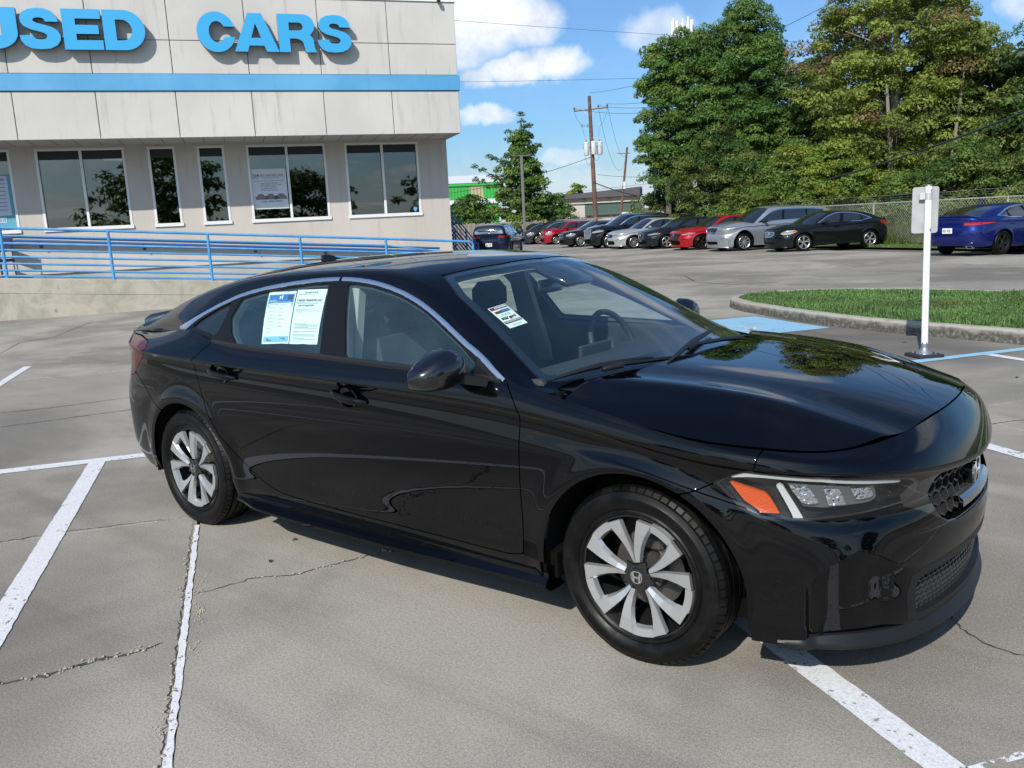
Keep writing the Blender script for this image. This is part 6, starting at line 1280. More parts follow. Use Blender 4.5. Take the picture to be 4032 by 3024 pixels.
def build_cars():
    row_car('parked_car', 'black sedan with bright shield grille, rightmost car of the row', dict(paint=(.004, .005, .006), pname='black', metal=0, fo=.93, wb=2.74, ro=1.0, w=1.835, roof=1.44, R=.335, style='five_double', head='block', amber=1, badge='o', q=1.5, hchrome=False, mirror=None,
            grillepoly=[(-.2, .735), (.0, .735), (.30, .725), (.34, .70), (.18, .56), (.0, .53), (-.2, .55)], grillecol=(.25, .26, .27), gm=.8, bars=3, lowpoly=[(-.2, .33), (.0, .33), (.40, .33), (.40, .29), (-.2, .29)], sticker=1), -22.9, 18.75, -5)
    row_car('parked_minivan', 'silver grey minivan with black mirror and sliding side door', dict(kind='van', paint=(.30, .325, .36), pname='silver blue', metal=.55, fo=1.0, wb=3.0, ro=1.15, w=1.95, belt=1.07, roof=1.735, boxy=1, R=.345, style='ten', head='tall', badge='h', q=1.4, hoodz=.06, bars=3, mirror=mat('matt black plastic'),
            grillepoly=[(-.2, .80), (.0, .80), (.42, .79), (.40, .70), (.30, .60), (.0, .60), (-.2, .60)], lowpoly=[(-.2, .36), (.0, .36), (.40, .36), (.44, .27), (-.2, .25)], sticker=1), -26.1, 18.3, -3, cat='minivan')
    row_car('parked_car', 'bright red sedan with black grille, dark five spoke wheels and slim lamps', dict(paint=(.33, .006, .012), pname='red', metal=.2, fo=.93, wb=2.83, ro=1.1, w=1.86, roof=1.45, R=.34, style='dark_five_double', head='slim', badge='h', chrome=False, trim='black', sticker=1, q=1.2,
            grillepoly=[(-.2, .73), (.0, .73), (.50, .72), (.46, .62), (.38, .44), (.0, .40), (-.2, .42)]), -29.4, 18.3, -3)
    row_car('parked_car', 'dark navy sedan with bright headlamps, left of the bright red sedan', dict(paint=(.010, .013, .020), pname='dark navy', metal=.3, fo=.97, wb=2.82, ro=1.1, w=1.85, roof=1.45, R=.34, style='five', head='slim', badge='o', trim='black', q=1.2, sticker=1, amber=1,
            grillepoly=[(-.2, .74), (.0, .74), (.30, .73), (.28, .66), (.16, .40), (.0, .36), (-.2, .36)], chtop=.735), -32.6, 18.3, -3)
    row_car('parked_car', 'light silver sedan with many spoke wheels between the black SUV and navy sedan', dict(paint=(.42, .43, .44), pname='silver', metal=.5, fo=.97, wb=2.80, ro=1.1, w=1.85, roof=1.48, R=.33, style='ten', head='block', badge='h', q=1.1, trim='black', sticker=1), -34.9, 17.7, -3)
    row_car('parked_suv', 'tall black SUV with large bright grille and silver roof rails', dict(kind='suv', paint=(.006, .007, .009), pname='jet', metal=0, fo=.94, wb=2.9, ro=1.12, w=1.97, belt=1.12, roof=1.74, R=.375, style='fifteen', head='slim', clear=.05, hoodz=.08, rails=1, q=1.1, boxy=1,
            grillepoly=[(-.2, .80), (.0, .80), (.50, .79), (.48, .62), (.38, .48), (.0, .46), (-.2, .46)], grillecol=(.38, .39, .40), gm=.9), -37.4, 17.5, -3, cat='SUV')
    row_car('parked_car', 'black sedan with bright ten spoke wheels, parked behind the black SUV', dict(paint=(.007, .008, .009), pname='black two', metal=0, fo=.95, wb=2.74, ro=1.1, w=1.85, roof=1.47, R=.345, style='ten', head='block', badge='o', q=1.0), -42.3, 17.9, -3)
    row_car('parked_hatchback', 'small crimson hatchback with tall rounded roof', dict(kind='hatch', paint=(.28, .008, .018), pname='crimson', metal=.2, fo=.78, wb=2.5, ro=.72, w=1.70, belt=1.0, roof=1.53, R=.30, style='seven', head='block', badge='h', q=.9, trim='black', hoodz=.06), -50.0, 19.3, -3, cat='hatchback')
    row_car('parked_car', 'charcoal sedan next to the crimson hatchback, second from the far end', dict(kind='suv', paint=(.03, .032, .035), pname='charcoal', metal=.4, fo=.95, wb=2.7, ro=.95, w=1.85, belt=1.02, roof=1.55, R=.33, style='five', head='block', q=.8), -53.2, 19.2, -3)
    row_car('parked_car', 'dark green grey car at the far end of the row', dict(paint=(.018, .022, .024), pname='slate', metal=.4, fo=.93, wb=2.7, ro=1.0, w=1.82, roof=1.45, R=.33, style='five', head='block', q=.8), -56.8, 19.2, -3)
    # the dark blue crossover seen from behind beside the building
    h = math.radians(118); far_car('parked_crossover', 'dark blue crossover seen from behind beside the building corner', dict(kind='suv', paint=(.008, .016, .036), pname='midnight', metal=.3, fo=.9, wb=2.65, ro=.90, w=1.80, belt=1.04, roof=1.56, R=.345, style='dark_five_double', head='slim', plate=(-2.245, .62, '708 EXZ'), q=1.3, trim='black', fin=0, tail=[(-1.80, .90), (-1.95, .93), (-2.5, .93), (-2.5, .86), (-2.1, .86)], chrome=False), (-23.2, 28.7), h, cat='crossover')
    # the blue sedan at the right edge
    fw = ES*.985-EN*.17; h = math.atan2(fw[1], fw[0]); rx = Matrix.Rotation(h, 2) @ Vector((-2.87/2, -.82)); p = CS(-14.84, 19.33)
    far_car('parked_car', 'royal blue sedan with black wheels and red wraparound tail lamps at the right edge', dict(paint=(.004, .012, .13), pname='royal blue', metal=.45, rough=.30, fo=.98, wb=2.87, ro=1.12, w=1.865, roof=1.445, belt=.98, R=.345, style='dark_five_double', head='slim', plate=(-2.585, .72, '921 FOL'), exhaust=1, fin=1, q=1.6,
            tail=[(-1.66, .90), (-1.80, .915), (-2.6, .91), (-2.6, .84), (-2.28, .84), (-2.0, .86), (-1.80, .885)], taillight2=0), (p[0]-rx[0], p[1]-rx[1]), h)
build_cars()
# ================================================================ fences, poles, wires, far buildings, trees
def chain_fence():
    F = empty('chain_link_fence', (0, 0, 0), 0, 'galvanised chain link fence with slanted top arms behind the parked cars', 'fence'); gm = mat('galvanised pipe', (.42, .43, .42), .45, metal=.3, build=mottle((.40, .42, .40), (.52, .50, .44), 2)); rust = mat('rusty arm', (.36, .25, .16), .8)
    s = 22.5; H = 1.60; c = -8.0; k = 0
    posts = [-8.4+(-3.05)*i for i in range(20)]
    for c in posts:
        mb = MB(); mb.tube([CS(c, s, 0), CS(c, s, H+.02)], .036, 8); mb.build('post', gm, F, 50); mb = MB(); mb.tube([CS(c, s, H), CS(c+.05, s-.12, H+.16), CS(c+.20, s-.26, H+.34)], .017, 5); mb.build('slanted_arm', rust if k % 2 == 0 else gm, F); k += 1
    mb = MB(); mb.tube([CS(-6, s, H), CS(-67, s, H)], .028, 8); mb.build('top_rail', gm, F, 50)
    for j in range(3):
        mb = MB(); o1 = .10+.08*j; mb.tube([CS(c, s-.08-.07*j, H+.12+.085*j-(.02 if i % 2 else 0)) for i, c in enumerate(np.arange(-6, -67, -1.525))], .004, 3); mb.build('barbed_wire', gm, F)
    # diamond mesh: crossing wires, real geometry, one part
    V = []; Fc = []; p = .062*1.9; r = .0032; w = np.arange(-67, -7, p)
    V = np.zeros((len(w)*2, 4, 3)); 
    for i, c in enumerate(w):
        for q, sg in enumerate((1, -1)):
            c0, c1 = c, c+sg*H; a, b = CS(c0, s-.04, .02), CS(c1, s-.04, H+.03); e = EN*r*1.4; V[2*i+q] = [np.array(a)-e, np.array(a)+e, np.array(b)+e, np.array(b)-e]
    Fq = np.arange(len(w)*8).reshape(-1, 4); V = V.reshape(-1, 3); Vb = V+ES*.004
    o = bpy.data.objects.new('chain_mesh', np_mesh('chain', np.vstack([V, Vb]), np.vstack([Fq, Fq[:, ::-1]+len(V)]), gm)); link_ob(o, F); o['kind'] = 'stuff'
    mb = MB()
    for c in np.arange(-67, -7, p/2): mb.add([CS(c-.006, s-.04, H), CS(c+.006, s-.04, H), CS(c, s-.04, H+.055)], [(0, 1, 2)])
    o = mb.build('wire_tips', gm, F); o['kind'] = 'stuff'
def wood_fence():
    F = empty('wooden_fence', (0, 0, 0), 0, 'weathered grey plank fence at the far end of the lot', 'fence'); ms = [mat('old plank %d' % i, c, .9) for i, c in enumerate(((.24, .215, .18), (.29, .265, .22), (.20, .18, .155), (.32, .27, .20)))]
    a, b = np.array((-58.9, 9.0)), np.array((-58.2, 25.0)); L = np.linalg.norm(b-a); n = int(L/.15); me = []
    for m in ms: mb = MB(); mb.box((0, 0, .95), (.135, .022, 1.9), bev=.004); me.append(mb.mesh('plank', m))
    ang = math.atan2((EN*(b-a)[0]+ES*(b-a)[1])[1], (EN*(b-a)[0]+ES*(b-a)[1])[0])
    for i in range(n):
        q = a+(b-a)*i/n; h = random.uniform(.96, 1.04); part('plank', random.choice(me), F, CS(q[0], q[1], -.12), (0, 0, ang), (1, 1, h*.93))
    for z in (.5, 1.5): mb = MB(); mb.tube([CS(*a, z), CS(*b, z)], .03, 4); mb.build('rail', ms[0], F)
def pole_stuff():
    wood = mat('pole wood', (.12, .065, .045), .9, build=mottle((.095, .05, .035), (.17, .10, .07), 3)); gw = mat('arm wood', (.30, .26, .22), .9); tr = mat('transformer grey', (.60, .62, .62), .5); ins = mat('insulator', (.16, .14, .13), .3); wire = mat('wire', (.03, .03, .032), .5); pw = mat('porcelain', (.5, .5, .5), .3)
    base = np.array(CS(-60.1, 26.65, 0)); P = empty('utility_pole', tuple(base), 0, 'tall brown wooden power pole with crossarm and three transformers', 'utility pole'); tp = np.array(CS(-60.2, 26.4, 11.0))-base
    mb = MB(); mb.tube([(0, 0, 0), tp*.5, tp], [.19, .165, .125], 12); mb.build('pole', wood, P, 50)
    A, Bq = np.array(CS(-60.68, 25.26, 9.95))-base, np.array(CS(-59.64, 27.72, 10.08))-base; mb = MB(); mb.tube([A, Bq], .07, 4); mb.build('crossarm', gw, P)
    for t in (.02, .72, .98):
        q = A+(Bq-A)*t; mb = MB(); mb.lathe([(0, .05), (.03, .06), (.09, .10), (.05, .13), (.09, .17), (.045, .20), (.05, .25), (0, .26)], 10, 2, q); mb.build('insulator', ins, P, 50)
    for t, e in ((.22, 9.45), (.78, 9.45)): q = A+(Bq-A)*t; mb = MB(); mb.tube([q, tp*(e/11.0)], .022, 5); mb.build('brace', pw, P)
    for ds, dz, dc in ((-.52, 7.0, .12), (0.02, 7.05, .32), (.62, 7.03, .12)):
        q = tp*(dz/11)+ES*ds+EN*dc; mb = MB(); mb.lathe([(0, -.50), (.19, -.50), (.215, -.46), (.215, .40), (.225, .41), (.225, .45), (.18, .50), (0, .52)], 16, 2, q); o = mb.build('transformer', tr, P, 40)
        mb = MB(); mb.lathe([(.04, .50), (.05, .6), (.03, .64), (.05, .70), (.02, .78)], 8, 2, q); mb.build('bushing', ins, o)
        mb = MB(); mb.tube([q-EN*.0+[0, 0, .1], tp*(dz/11)+[0, 0, .1]], .03, 4); mb.build('bracket', ins, o)
    for ds in (-.75, -.25, .70):
        q = tp*(8.75/11)+ES*ds; mb = MB(); mb.tube([q+[0, 0, .12], q+[0, 0, -.12]], .04, 6); mb.tube([q, tp*(8.75/11)], .016, 4); mb.build('cutout', ins if ds != .7 else pw, P)
    def sag(a, b, d, n=24): a, b = np.array(a), np.array(b); return [a+(b-a)*t-np.array([0, 0, 4*d*t*(1-t)]) for t in np.linspace(0, 1, n)]
    def wirething(pts, r, label, group='overhead lines'):
        mb = MB(); mb.tube(pts, r, 5); o = mb.build('power_line', wire); tag(o, label, 'power line', group)
    g = lambda c, s, z: CS(c, s, z)
    # drop leads on the pole
    for a, b, d in ((A+base, base+tp*(8.75/11)+ES*-.75, .15), (base+tp*(8.6/11)+ES*-.70, base+tp*(7.8/11)+ES*-.5, .12), (Bq+base, base+tp*(8.7/11)+ES*.7, .3), (base+tp*(8.6/11)+ES*.68, base+tp*(7.8/11)+ES*.62, .05), (base+tp*(7.4/11)+ES*-.75, base+tp*(6.1/11)+ES*-.1, .9), (base+tp*(7.4/11)+ES*.85, base+tp*(6.5/11)+ES*.1, .8)):
        mb = MB(); mb.tube(sag(a, b, d, 10), .012, 4); o = mb.build('lead', wire, None); o.parent = P; o.matrix_parent_inverse = Matrix.Translation(-Vector(base))
    R1 = lambda c, s, z: g(c, s, z)
    wirething(sag(g(-60.2, 26.45, 11.25), g(-14, 21.0, 10.3), 1.3), .012, 'thin wire from pole top rising right across the green tree')
    wirething(sag(tuple(Bq+base+[0, 0, .25]), g(-14.5, 22.3, 9.7), 1.6), .013, 'upper of three wires rising right from the crossarm')
    wirething(sag(tuple(A+(Bq-A)*.72+base+[0, 0, .2]), g(-13.6, 22.5, 9.5), 2.0), .013, 'middle of three wires rising right from the crossarm')
    wirething(sag(tuple(A+base+[0, 0, .2]), g(-12.6, 22.6, 9.3), 2.3), .013, 'lowest of three wires rising right from the crossarm')
    wirething(sag(g(-60.0, 26.8, 5.0), g(-10.5, 24.2, 6.4), 1.7), .014, 'thin low cable crossing the tree trunks')
    wirething(sag(g(-60.1, 26.7, 4.35), g(-11.5, 22.3, 5.4), 2.55), .040, 'thick black cable sagging low across the trees')
    wirething(sag(g(-60.2, 26.35, 6.35), g(-66, 13, 4.0), .5), .022, 'cable sloping down left from the power pole')
    wirething(sag(g(-66, 8, 18.2), g(-50, 50, 12.9), .3), .013, 'high thin wire sloping over the cloud to the trees'); wirething(sag(g(-66, 8, 12.9), g(-50, 50, 11.6), .3), .013, 'thin level wire beside the blue band')
    for i, (z0, z1) in enumerate(((4.0, 4.9), (3.6, 3.9))): wirething(sag(g(-75, 12, z0), g(-62, 40, z1), .5), .012, ['faint low wire behind the power pole', 'lowest faint wire behind the power pole'][i])
    b2 = np.array(CS(-90, 42.5, 0)); P2 = empty('utility_pole', tuple(b2), 0, 'distant leaning wooden pole beside the large trees', 'utility pole'); t2 = np.array(CS(-89.6, 43.6, 9.6))-b2
    mb = MB(); mb.tube([(0, 0, 0), t2], [.17, .12], 8); mb.build('pole', wood, P2); mb = MB(); q = t2*.93; mb.tube([q-ES*1.2, q+ES*.5], .05, 4); mb.build('crossarm', gw, P2); mb = MB(); mb.lathe([(0, -.4), (.2, -.4), (.2, .4), (0, .4)], 10, 2, t2*.55+EN*.3); mb.build('transformer', tr, P2)
    wirething(sag(tuple(Bq+base), tuple(b2+t2*.93), 1.6), .013, 'wire drooping from crossarm to the distant leaning pole'); wirething(sag(tuple(A+(Bq-A)*.72+base), tuple(b2+t2*.90), 3.0), .013, 'second wire drooping to the distant leaning pole')
    # light pole
    L = empty('street_light', CS(-54.59, 18.7, 0), LOT_RZ, 'slim grey lot light pole with two flat heads on a blue base', 'street light'); gm = mat('light pole grey', (.17, .165, .16), .5)
    mb = MB(); mb.box((0, 0, 3.2), (.16, .16, 6.0), bev=.01); mb.build('pole', gm, L); 
    for sg in (-1, 1): mb = MB(); mb.box((sg*.42, 0, 6.17), (.52, .30, .07), np.array(Matrix.Rotation(sg*-.05, 3, 'Y')), bev=.02); mb.tube([(0, 0, 6.15), (sg*.2, 0, 6.16)], .03, 6); mb.build('light_head', gm, L)
    mb = MB(); mb.lathe([(.30, 0), (.30, .80), (.26, .84), (0, .84)], 20, 2); mb.build('base', mat('base blue', (.08, .32, .62), .6), L, 40)
def far_buildings():
    G = empty('green_metal_building', (0, 0, 0), 0, 'bright green metal building with beige panel behind the vine covered tree', 'building'); gr = mat('green sheet', (.035, .36, .055), .5); be = mat('beige sheet', (.42, .35, .22), .6); wh = mat('white roof', (.6, .62, .64), .5); dg = mat('groove green', (.02, .22, .035), .6)
    a, b = np.array((-92.9, 20.9)), np.array((-91.3, 28.2)); d = (b-a)/np.linalg.norm(b-a)
    def wall(t0, t1, z0, z1, m, nm, off=0.): q0, q1 = a+d*t0, a+d*t1; mb = MB(); n = np.array((d[1], -d[0])); mb.add([CS(*(q0+n*off), z0), CS(*(q1+n*off), z0), CS(*(q1+n*off), z1), CS(*(q0+n*off), z1), CS(*(q0-n*8), z0), CS(*(q1-n*8), z0), CS(*(q1-n*8), z1+1.0), CS(*(q0-n*8), z1+1.0)], [(0, 1, 2, 3), (1, 5, 6, 2), (4, 0, 3, 7), (3, 2, 6, 7), (5, 4, 7, 6)]); mb.build(nm, m, G)
    wall(0, 4.2, -.1, 5.95, gr, 'wall'); wall(4.2, 5.8, -.1, 5.95, be, 'wall'); wall(5.8, 7.4, -.1, 5.95, gr, 'wall'); wall(-.1, 7.5, 5.95, 6.25, gr, 'eave', .15)
    mb = MB(); n = np.array((d[1], -d[0]))
    for i in range(20): q = a+d*(.2+.37*i)+n*.03; mb.tube([CS(*q, .2), CS(*q, 5.9)], .03, 4)
    mb.build('wall_rib', dg, G); mb = MB(); q0, q1 = a-n*1, b-n*1; mb.add([CS(*(a+n*.2), 6.26), CS(*(b+n*.2), 6.26), CS(*(b-n*9), 7.6), CS(*(a-n*9), 7.6)], [(0, 1, 2, 3)]); mb.build('roof', wh, G); wall(-.05, 7.5, 3.9, 4.4, wh, 'white_band', .2)
    S = empty('industrial_shed', (0, 0, 0), 0, 'long low shed with dark roof and tan and green walls beyond the power pole', 'building'); tan = mat('tan siding', (.33, .27, .20), .8); dk = mat('dark roof', (.06, .06, .07), .7); gry = mat('pale siding', (.42, .41, .38), .8); gn = mat('dark green siding', (.05, .09, .075), .7); pk = mat('pinkish wall', (.42, .33, .26), .8)
    A, Bq = np.array((-99.4, 35.8)), np.array((-94.4, 47.5)); d2 = (Bq-A)/np.linalg.norm(Bq-A); n2 = np.array((d2[1], -d2[0]))
    def w2(t0, t1, z0, z1, m, nm, off=0., dep=6, top=None):
        L = np.linalg.norm(Bq-A); q0, q1 = A+d2*L*t0+n2*off, A+d2*L*t1+n2*off; mb = MB(); zt0, zt1 = (z1, z1) if top is None else top
        mb.add([CS(*q0, z0), CS(*q1, z0), CS(*q1, zt1), CS(*q0, zt0), CS(*(q0-n2*dep), z0), CS(*(q1-n2*dep), z0), CS(*(q1-n2*dep), zt1), CS(*(q0-n2*dep), zt0)], [(0, 1, 2, 3), (1, 5, 6, 2), (4, 0, 3, 7), (3, 2, 6, 7)]); return mb.build(nm, m, S)
    w2(0, 1, 0, 4.4, tan, 'wall', 0, 7, (4.25, 4.95)); w2(-.02, 1.02, 4.2, 4.5, dk, 'roof', .6, 9, (4.45, 5.25)); 
    for t in (0.02, .2, .45, .7, .95): w2(t, t+.008, 3.3, 4.4, dk, 'roof_post', .3, .2)
    w2(.05, .46, 0, 3.45, gry, 'wall', 3.0, 3); w2(.46, 1.0, 2.0, 3.45, gn, 'wall', 3.0, 3); w2(.04, 1.0, 3.45, 3.58, gry, 'eave', 3.2, 3); w2(.46, 1.0, 0, 2.0, pk, 'wall', 2.5, 2)
    T = empty('timber_frame_stack', (0, 0, 0), 0, 'leaning timber trestles in front of the pale shed wall', 'timber'); wd = mat('raw timber', (.42, .27, .16), .8)
    for c, s, dc in ((-88, 35.6, 0), (-88, 36.2, 0), (-88, 33.2, 0), (-88, 34.3, 0), (-88.2, 36.6, .3)): mb = MB(); mb.tube([CS(c, s-.6, .3), CS(c, s, 2.5), CS(c, s+.5, .3)], .07, 4); mb.build('plank', wd, T)
    mb = MB(); mb.tube([CS(-88, 32.5, 1.7), CS(-88, 37.5, 1.8)], .08, 4); mb.build('beam', wd, T)
    W = empty('site_trailer', CS(-84, 39.5, 0), LOT_RZ, 'low white trailer and equipment beyond the parked cars', 'trailer'); wt = mat('trailer white', (.6, .6, .58), .6)
    mb = MB(); mb.box((0, 0, 1.35), (3.0, 1.2, .7), bev=.05); mb.build('body', wt, W); mb = MB(); mb.box((1.2, 0, 2.0), (.9, .8, .35), bev=.04); mb.build('cab', wt, W)
    for x in (-.9, .9): mb = MB(); mb.lathe([(.0, -.1), (.35, -.1), (.4, 0), (.35, .1), (0, .1)], 14, 1, (x, -.6, .7)); mb.build('wheel', m_rubber(), W)
    # antenna mast behind the trees
    Tn = empty('cell_tower', CS(-74.5, 42.6, 0), 0, 'white mobile phone antennas showing above the left tree top', 'tower'); mb = MB(); mb.tube([(0, 0, 0), (0, 0, 19.6)], [.5, .3], 10); mb.build('mast', mat('mast white', (.7, .71, .72), .5), Tn)
    for k in range(12): a = k*math.pi/6; r = 1.0; mb = MB(); mb.box((r*math.cos(a), r*math.sin(a), 19.3+.15*(k % 3)), (.16, .16, 1.3), bev=.02); mb.build('antenna_panel', mat('mast white'), Tn)
    mb = MB(); mb.tube([(1.0*math.cos(a), 1.0*math.sin(a), 18.9) for a in np.linspace(0, 6.283, 13)[:-1]], .05, 4, closed=True); mb.build('antenna_ring', mat('mast white'), Tn)
def leaf_cloud(centres, radii, per, size, drop=.0, flat=.85):
    """leaf quads scattered in clumps; returns V,F"""
    C = np.repeat(centres, per, 0); Rr = np.repeat(radii, per)[:, None]; n = len(C); d = RNG.normal(size=(n, 3)); d /= np.linalg.norm(d, axis=1)[:, None]; d[:, 2] = np.where(d[:, 2] < -.15, -d[:, 2]*RNG.rand(n)**.5, d[:, 2]); d /= np.linalg.norm(d, axis=1)[:, None]; rad = .62+.42*RNG.rand(n, 1); P = C+d*rad*Rr*[1, 1, flat]; P[:, 2] -= drop*RNG.rand(n)
    nrm = d*.75+RNG.normal(size=(n, 3))*.42+[0, 0, .35]; nrm /= np.linalg.norm(nrm, axis=1)[:, None]; a = np.cross(nrm, RNG.normal(size=(n, 3))); a /= np.linalg.norm(a, axis=1)[:, None]; b = np.cross(nrm, a); s = (size*RNG.uniform(.55, 1.3, n))[:, None]
    V = np.stack([P-a*s, P-b*s*.45+nrm*s*.12, P+a*s, P+b*s*.45+nrm*s*.12], 1).reshape(-1, 3); return V, np.arange(n*4).reshape(-1, 4)
def tree(label, c, s, H, r, mats, clumps=170, per=80, leaf=.16, trunk=.22, low=.18, group='trees beyond the fence', shape='oval', lean=0., gap=0., name='tree', limbs=7, bark=(.13, .115, .095), zc=None, clump_r=(.38, .85)):
    p = CS(c, s, 0); T = empty(name, p, 0, label, 'tree' if name != 'bush' else 'bush', group); bm = mat('bark %.2f' % bark[0], bark, .9, build=mottle(tuple(x*.7 for x in bark), tuple(x*1.3 for x in bark), 5)); rng = RNG
    # clump centres: on branches radiating from the trunk
    cs = []
    nl = limbs; ends = []
    for k in range(nl*3):
        z0 = H*(low+.62*(k/(nl*3))); a = k*2.4+rng.rand(); t = (z0/H-low)/(1-low); prof = {'oval': math.sin(math.pi*min(1, .22+t*.78))**.6, 'cone': (1-t)**.7+.12, 'bush': (1-t*t)**.5, 'wide': math.sin(math.pi*min(1, .12+t*.80))**.45}[shape]; L = r*prof*rng.uniform(.75, 1.05); ends.append((z0, a, L))
    mb = MB(); top = np.array((lean, 0, H*.93)); mb.tube([(0, 0, -.1), (lean*.2, 0, H*.3), (lean*.6, 0, H*.62), top], [trunk, trunk*.78, trunk*.45, .03], 8)
    for z0, a, L in ends:
        b = np.array((lean*z0/H, 0, z0)); e = b+np.array((math.cos(a)*L*.85, math.sin(a)*L*.85, L*.35)); m_ = (b+e)/2+np.array((0, 0, L*.06)); w = trunk*.35*(1-z0/H)+.02; mb.tube([b, m_, e], [w, w*.6, .012], 5)
    mb.build('trunk', bm, T, 60)
    n = clumps*2; z = low+(1-low)*rng.rand(n)**.9; t = (z-low)/(1-low); f = {'oval': np.sin(np.pi*np.clip(.22+t*.78, 0, 1))**.6, 'cone': (1-t)**.7+.10, 'bush': np.sqrt(np.clip(1-t*t, 0, 1)), 'wide': np.sin(np.pi*np.clip(.12+t*.80, 0, 1))**.45}[shape]
    a = rng.rand(n)*6.283; rad = r*f*(rng.rand(n)**.38)*(1+.16*np.sin(a*3+z*5)+.10*np.sin(a*7-z*9)); keep = np.ones(n, bool)
    if gap: keep = np.sin(a*2.3+z*11)+np.sin(a*5-z*17) > -2+gap*2.2
    C = np.stack([rad*np.cos(a)+lean*z, rad*np.sin(a), z*H], 1)[keep]; R = rng.uniform(clump_r[0], clump_r[1], len(C))*(.75+.25*r/3)
    ok = []          # keep the clumps apart so that gaps stay between them
    for i in range(len(C)):
        if not ok or np.min(np.linalg.norm(C[ok]-C[i], axis=1)/(R[ok]+R[i])) > .42: ok.append(i)
    C, R = C[ok], R[ok]; per = min(int(per*n/max(len(ok), 1)*.62), 620)
    # split clumps between leaf colours at random
    k = rng.randint(0, len(mats), len(C)); V, F, M = [], [], []; off = 0
    for j in range(len(mats)):
        if (k == j).sum() == 0: continue
        v, ff = leaf_cloud(C[k == j], R[k == j], per, leaf); V.append(v); F.append(ff+off); M.append(np.full(len(ff), j)); off += len(v)
    o = bpy.data.objects.new('crown', np_mesh('crown', np.vstack(V), np.vstack(F), mats, np.concatenate(M))); link_ob(o, T); return T
def build_trees():
    g1, g2, g3 = leafmat('leaf green', (.105, .205, .048)), leafmat('leaf mid', (.155, .245, .058)), leafmat('leaf deep', (.072, .145, .036))
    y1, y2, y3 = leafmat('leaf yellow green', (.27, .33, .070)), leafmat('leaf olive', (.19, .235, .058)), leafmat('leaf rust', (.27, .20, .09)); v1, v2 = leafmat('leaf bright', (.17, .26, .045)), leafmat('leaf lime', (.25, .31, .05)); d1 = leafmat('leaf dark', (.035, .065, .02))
    tree('tall deep green tree forming the left peak of the tree line', -36.3, 25.0, 12.0, 2.6, [g1, g1, g2, g3], 400, 210, .085, .28, .20, shape='oval', clump_r=(.40, .85))
    tree('narrow yellow green tree at the left end of the tree line', -38.5, 21.6, 10.4, 1.4, [g2, v1, g1], 160, 190, .085, .18, .25, shape='wide')
    tree('second green tree filling between the left peak and yellowish tree', -37.6, 23.0, 10.9, 1.9, [g1, g2], 190, 190, .085, .2, .2, shape='wide')
    tree('middle sized dull green tree in the dip of the tree line', -33.6, 27.0, 8.6, 2.0, [g3, y2, g1], 190, 180, .085, .2, .15, gap=.25)
    tree('largest tree, a yellow green sycamore with pale branches and rusty tips', -29.6, 28.6, 13.4, 3.9, [y1, y1, y2, y1, y2, y1, y2, y1, y3] , 560, 185, .090, .34, .14, shape='oval', bark=(.36, .33, .27), gap=.35, limbs=9, clump_r=(.38, .78))
    tree('yellow green tree leaning out at the right of the sycamore', -27.2, 30.4, 8.4, 2.2, [y1, y2, g2], 180, 170, .09, .24, .25, shape='wide', bark=(.34, .31, .26), gap=.3)
    tree('dark open crowned tree at the right edge', -24.9, 33.3, 9.6, 2.4, [d1, g3, g1], 170, 160, .085, .2, .2, gap=.5, bark=(.2, .18, .15))
    tree('olive tree low at the right edge behind the blue car', -23.6, 31.2, 6.9, 2.6, [y2, g3, g2], 200, 160, .085, .2, .1, gap=.2)
    for lb, c, s, H, r, ms, n in (('dark rounded bush at the left foot of the tree line', -35.2, 19.9+2.9, 5.6, 2.3, [d1, g3, y2], 170), ('broad low bush right of the dark rounded bush', -33.2, 23.2, 4.2, 2.2, [g3, y2, g2], 130), ('bright yellow green bush below the left peak', -30.4, 23.9, 4.3, 1.9, [v1, v2, g2], 130), ('bright green bush right of the yellow green bush', -28.8, 24.9, 4.4, 1.9, [v1, g2, v2], 130), ('low pale green creeper mound behind the minivan', -32.2, 23.6, 2.6, 2.4, [v1, v2, y1], 110),
                            ('leafy bush behind the fence near the black sedan', -25.4, 25.4, 2.6, 1.6, [v1, g2], 70), ('pale weedy bush behind the fence by the blue car', -18.5, 25.0, 2.0, 1.5, [v1, v2], 60), ('green bush hanging under the sycamore', -24.2, 27.4, 3.8, 2.2, [y2, g3, g2], 110), ('olive bush at the right end of the fence', -19.8, 28.8, 4.4, 2.6, [y2, g2, g3], 130), ('dark bush at the far left end of the fence', -40.5, 22.9, 3.2, 2.3, [g3, y2, d1], 110)):
        tree(lb, c, s, H, r, ms, int(n*1.2), 150, .075, .10, .02, 'bushes along the fence', 'bush', name='bush', limbs=4, clump_r=(.4, .75))
    # dense shaded wood behind, reads as one mass
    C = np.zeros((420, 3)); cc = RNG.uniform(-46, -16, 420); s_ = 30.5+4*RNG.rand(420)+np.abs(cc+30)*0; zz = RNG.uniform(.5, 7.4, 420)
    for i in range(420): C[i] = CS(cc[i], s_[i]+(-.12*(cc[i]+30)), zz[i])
    V, F = leaf_cloud(C, RNG.uniform(.9, 1.5, 420), 60, .24); o = bpy.data.objects.new('woodland', np_mesh('woodland', V, F, [d1])); link_ob(o); tag(o, 'dense dark wood behind the tree line', 'woodland', kind='stuff')
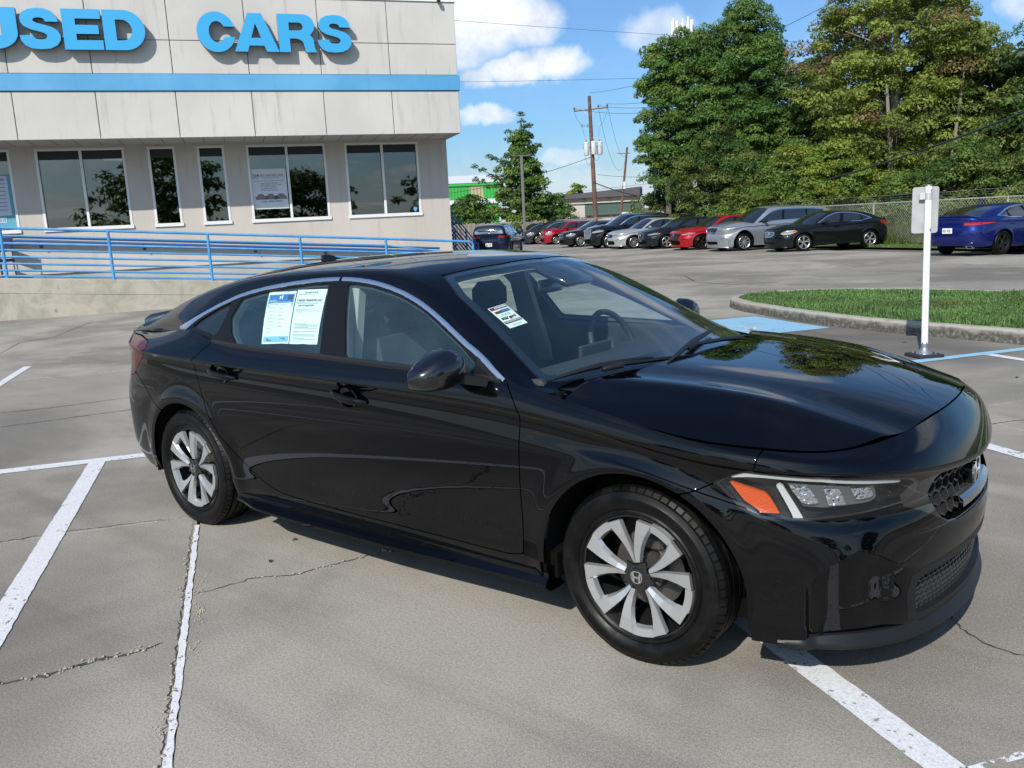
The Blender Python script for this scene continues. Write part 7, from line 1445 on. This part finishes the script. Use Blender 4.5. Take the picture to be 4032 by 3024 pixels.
    for k, (c, s, h, w) in enumerate(((-27.6, 26.9, 7, .14), (-31.2, 27.5, 6, .10), (-26.2, 28.4, 7, .10))):
        mb = MB(); mb.tube([(0, 0, 0), (.2*(k-1), .1, h*.5), (.5*(k-1), .2, h)], [w, w*.8, w*.4], 7); o = mb.build('bare_trunk', mat('pale bark', (.20, .175, .14), .9)); o.location = CS(c, s, 0); tag(o, ['thick pale trunk standing in shade below the sycamore', 'thin pale trunk left of the thick one', 'slender trunk right of the thick one'][k], 'tree trunk', 'bare trunks under the trees')
    # the vine covered tree near the light pole
    T = tree('ragged vine covered tree with bare upright tips behind the light pole', -60.2, 20.6, 8.4, 2.3, [g1, g3, v1, g2], 210, 80, .15, .22, .06, 'trees beyond the lot', 'cone', gap=.35, clump_r=(.35, .8))
    tree('low dark green bush left of the vine covered tree', -62, 16.8, 3.6, 2.3, [g3, g2], 110, 70, .14, .1, .02, 'trees beyond the lot', 'bush', name='bush', limbs=4)
    tree('spreading bush right of the vine covered tree', -59.6, 22.9, 3.3, 1.8, [g1, g2], 90, 70, .14, .1, .02, 'trees beyond the lot', 'bush', name='bush', limbs=4)
    # ragged side branches with dark tips
    mb = MB(); Cx = []; 
    for (s0, z0, s1, z1) in ((20.6, 6.4, 20.9, 9.6), (20.6, 6.8, 19.6, 8.2), (20.7, 6.2, 22.2, 7.4), (20.4, 5.0, 18.2, 6.6), (20.4, 4.0, 16.9, 5.9), (20.8, 7.2, 21.6, 8.9), (20.5, 3.4, 17.0, 4.9), (21.0, 3.6, 22.6, 5.2)):
        a, b = np.array(CS(-60.2, s0, z0)), np.array(CS(-60.6, s1, z1)); mb.tube([a, (a+b)/2+[0, 0, .12], b], [.06, .04, .012], 4)
        for t in np.linspace(.25, 1, 6): Cx.append(a+(b-a)*t+RNG.normal(0, .12, 3))
    V, F = leaf_cloud(np.array(Cx), np.full(len(Cx), .34), 42, .12); o = mb.build('bare_branch', mat('twig bark', (.14, .12, .10), .9)); o.parent = T; o.matrix_parent_inverse = Matrix.Translation(-T.location); o2 = bpy.data.objects.new('side_leaves', np_mesh('side_leaves', V, F, [g3])); link_ob(o2, T); o2.matrix_parent_inverse = Matrix.Translation(-T.location)
    tree('small pale green tree beyond the shed roof', -108, 44.5, 6.4, 1.8, [v1, y1], 60, 60, .22, .15, .1, 'trees beyond the lot')
    # trees and cars across the road behind the photographer: only their reflections are seen
    for k, (x, y, H, r) in enumerate(((-22, -86, 12, 9), (-2, -92, 13, 10), (20, -84, 10, 9), (45, -78, 12, 9), (74, -62, 14, 10), (92, -50, 11, 9), (100, -26, 14, 9), (60, -8, 13, 7))):
        T = tree(['wide tree across the road, far left', 'tall tree across the road, second', 'small round tree across the road', 'tall tree across the road, fourth', 'tree across the road to the right', 'wide tree beyond the far left one', 'tree by the road to the right', 'last tree by the road to the right'][k], 0, 0, H, r, [g1, g3, y2], 110, 42, .50, .3, .05, 'trees across the road behind the photographer', 'bush', clump_r=(.8, 1.3)); T.location = (x, y, 0)
chain_fence(); wood_fence(); pole_stuff(); far_buildings(); build_trees()
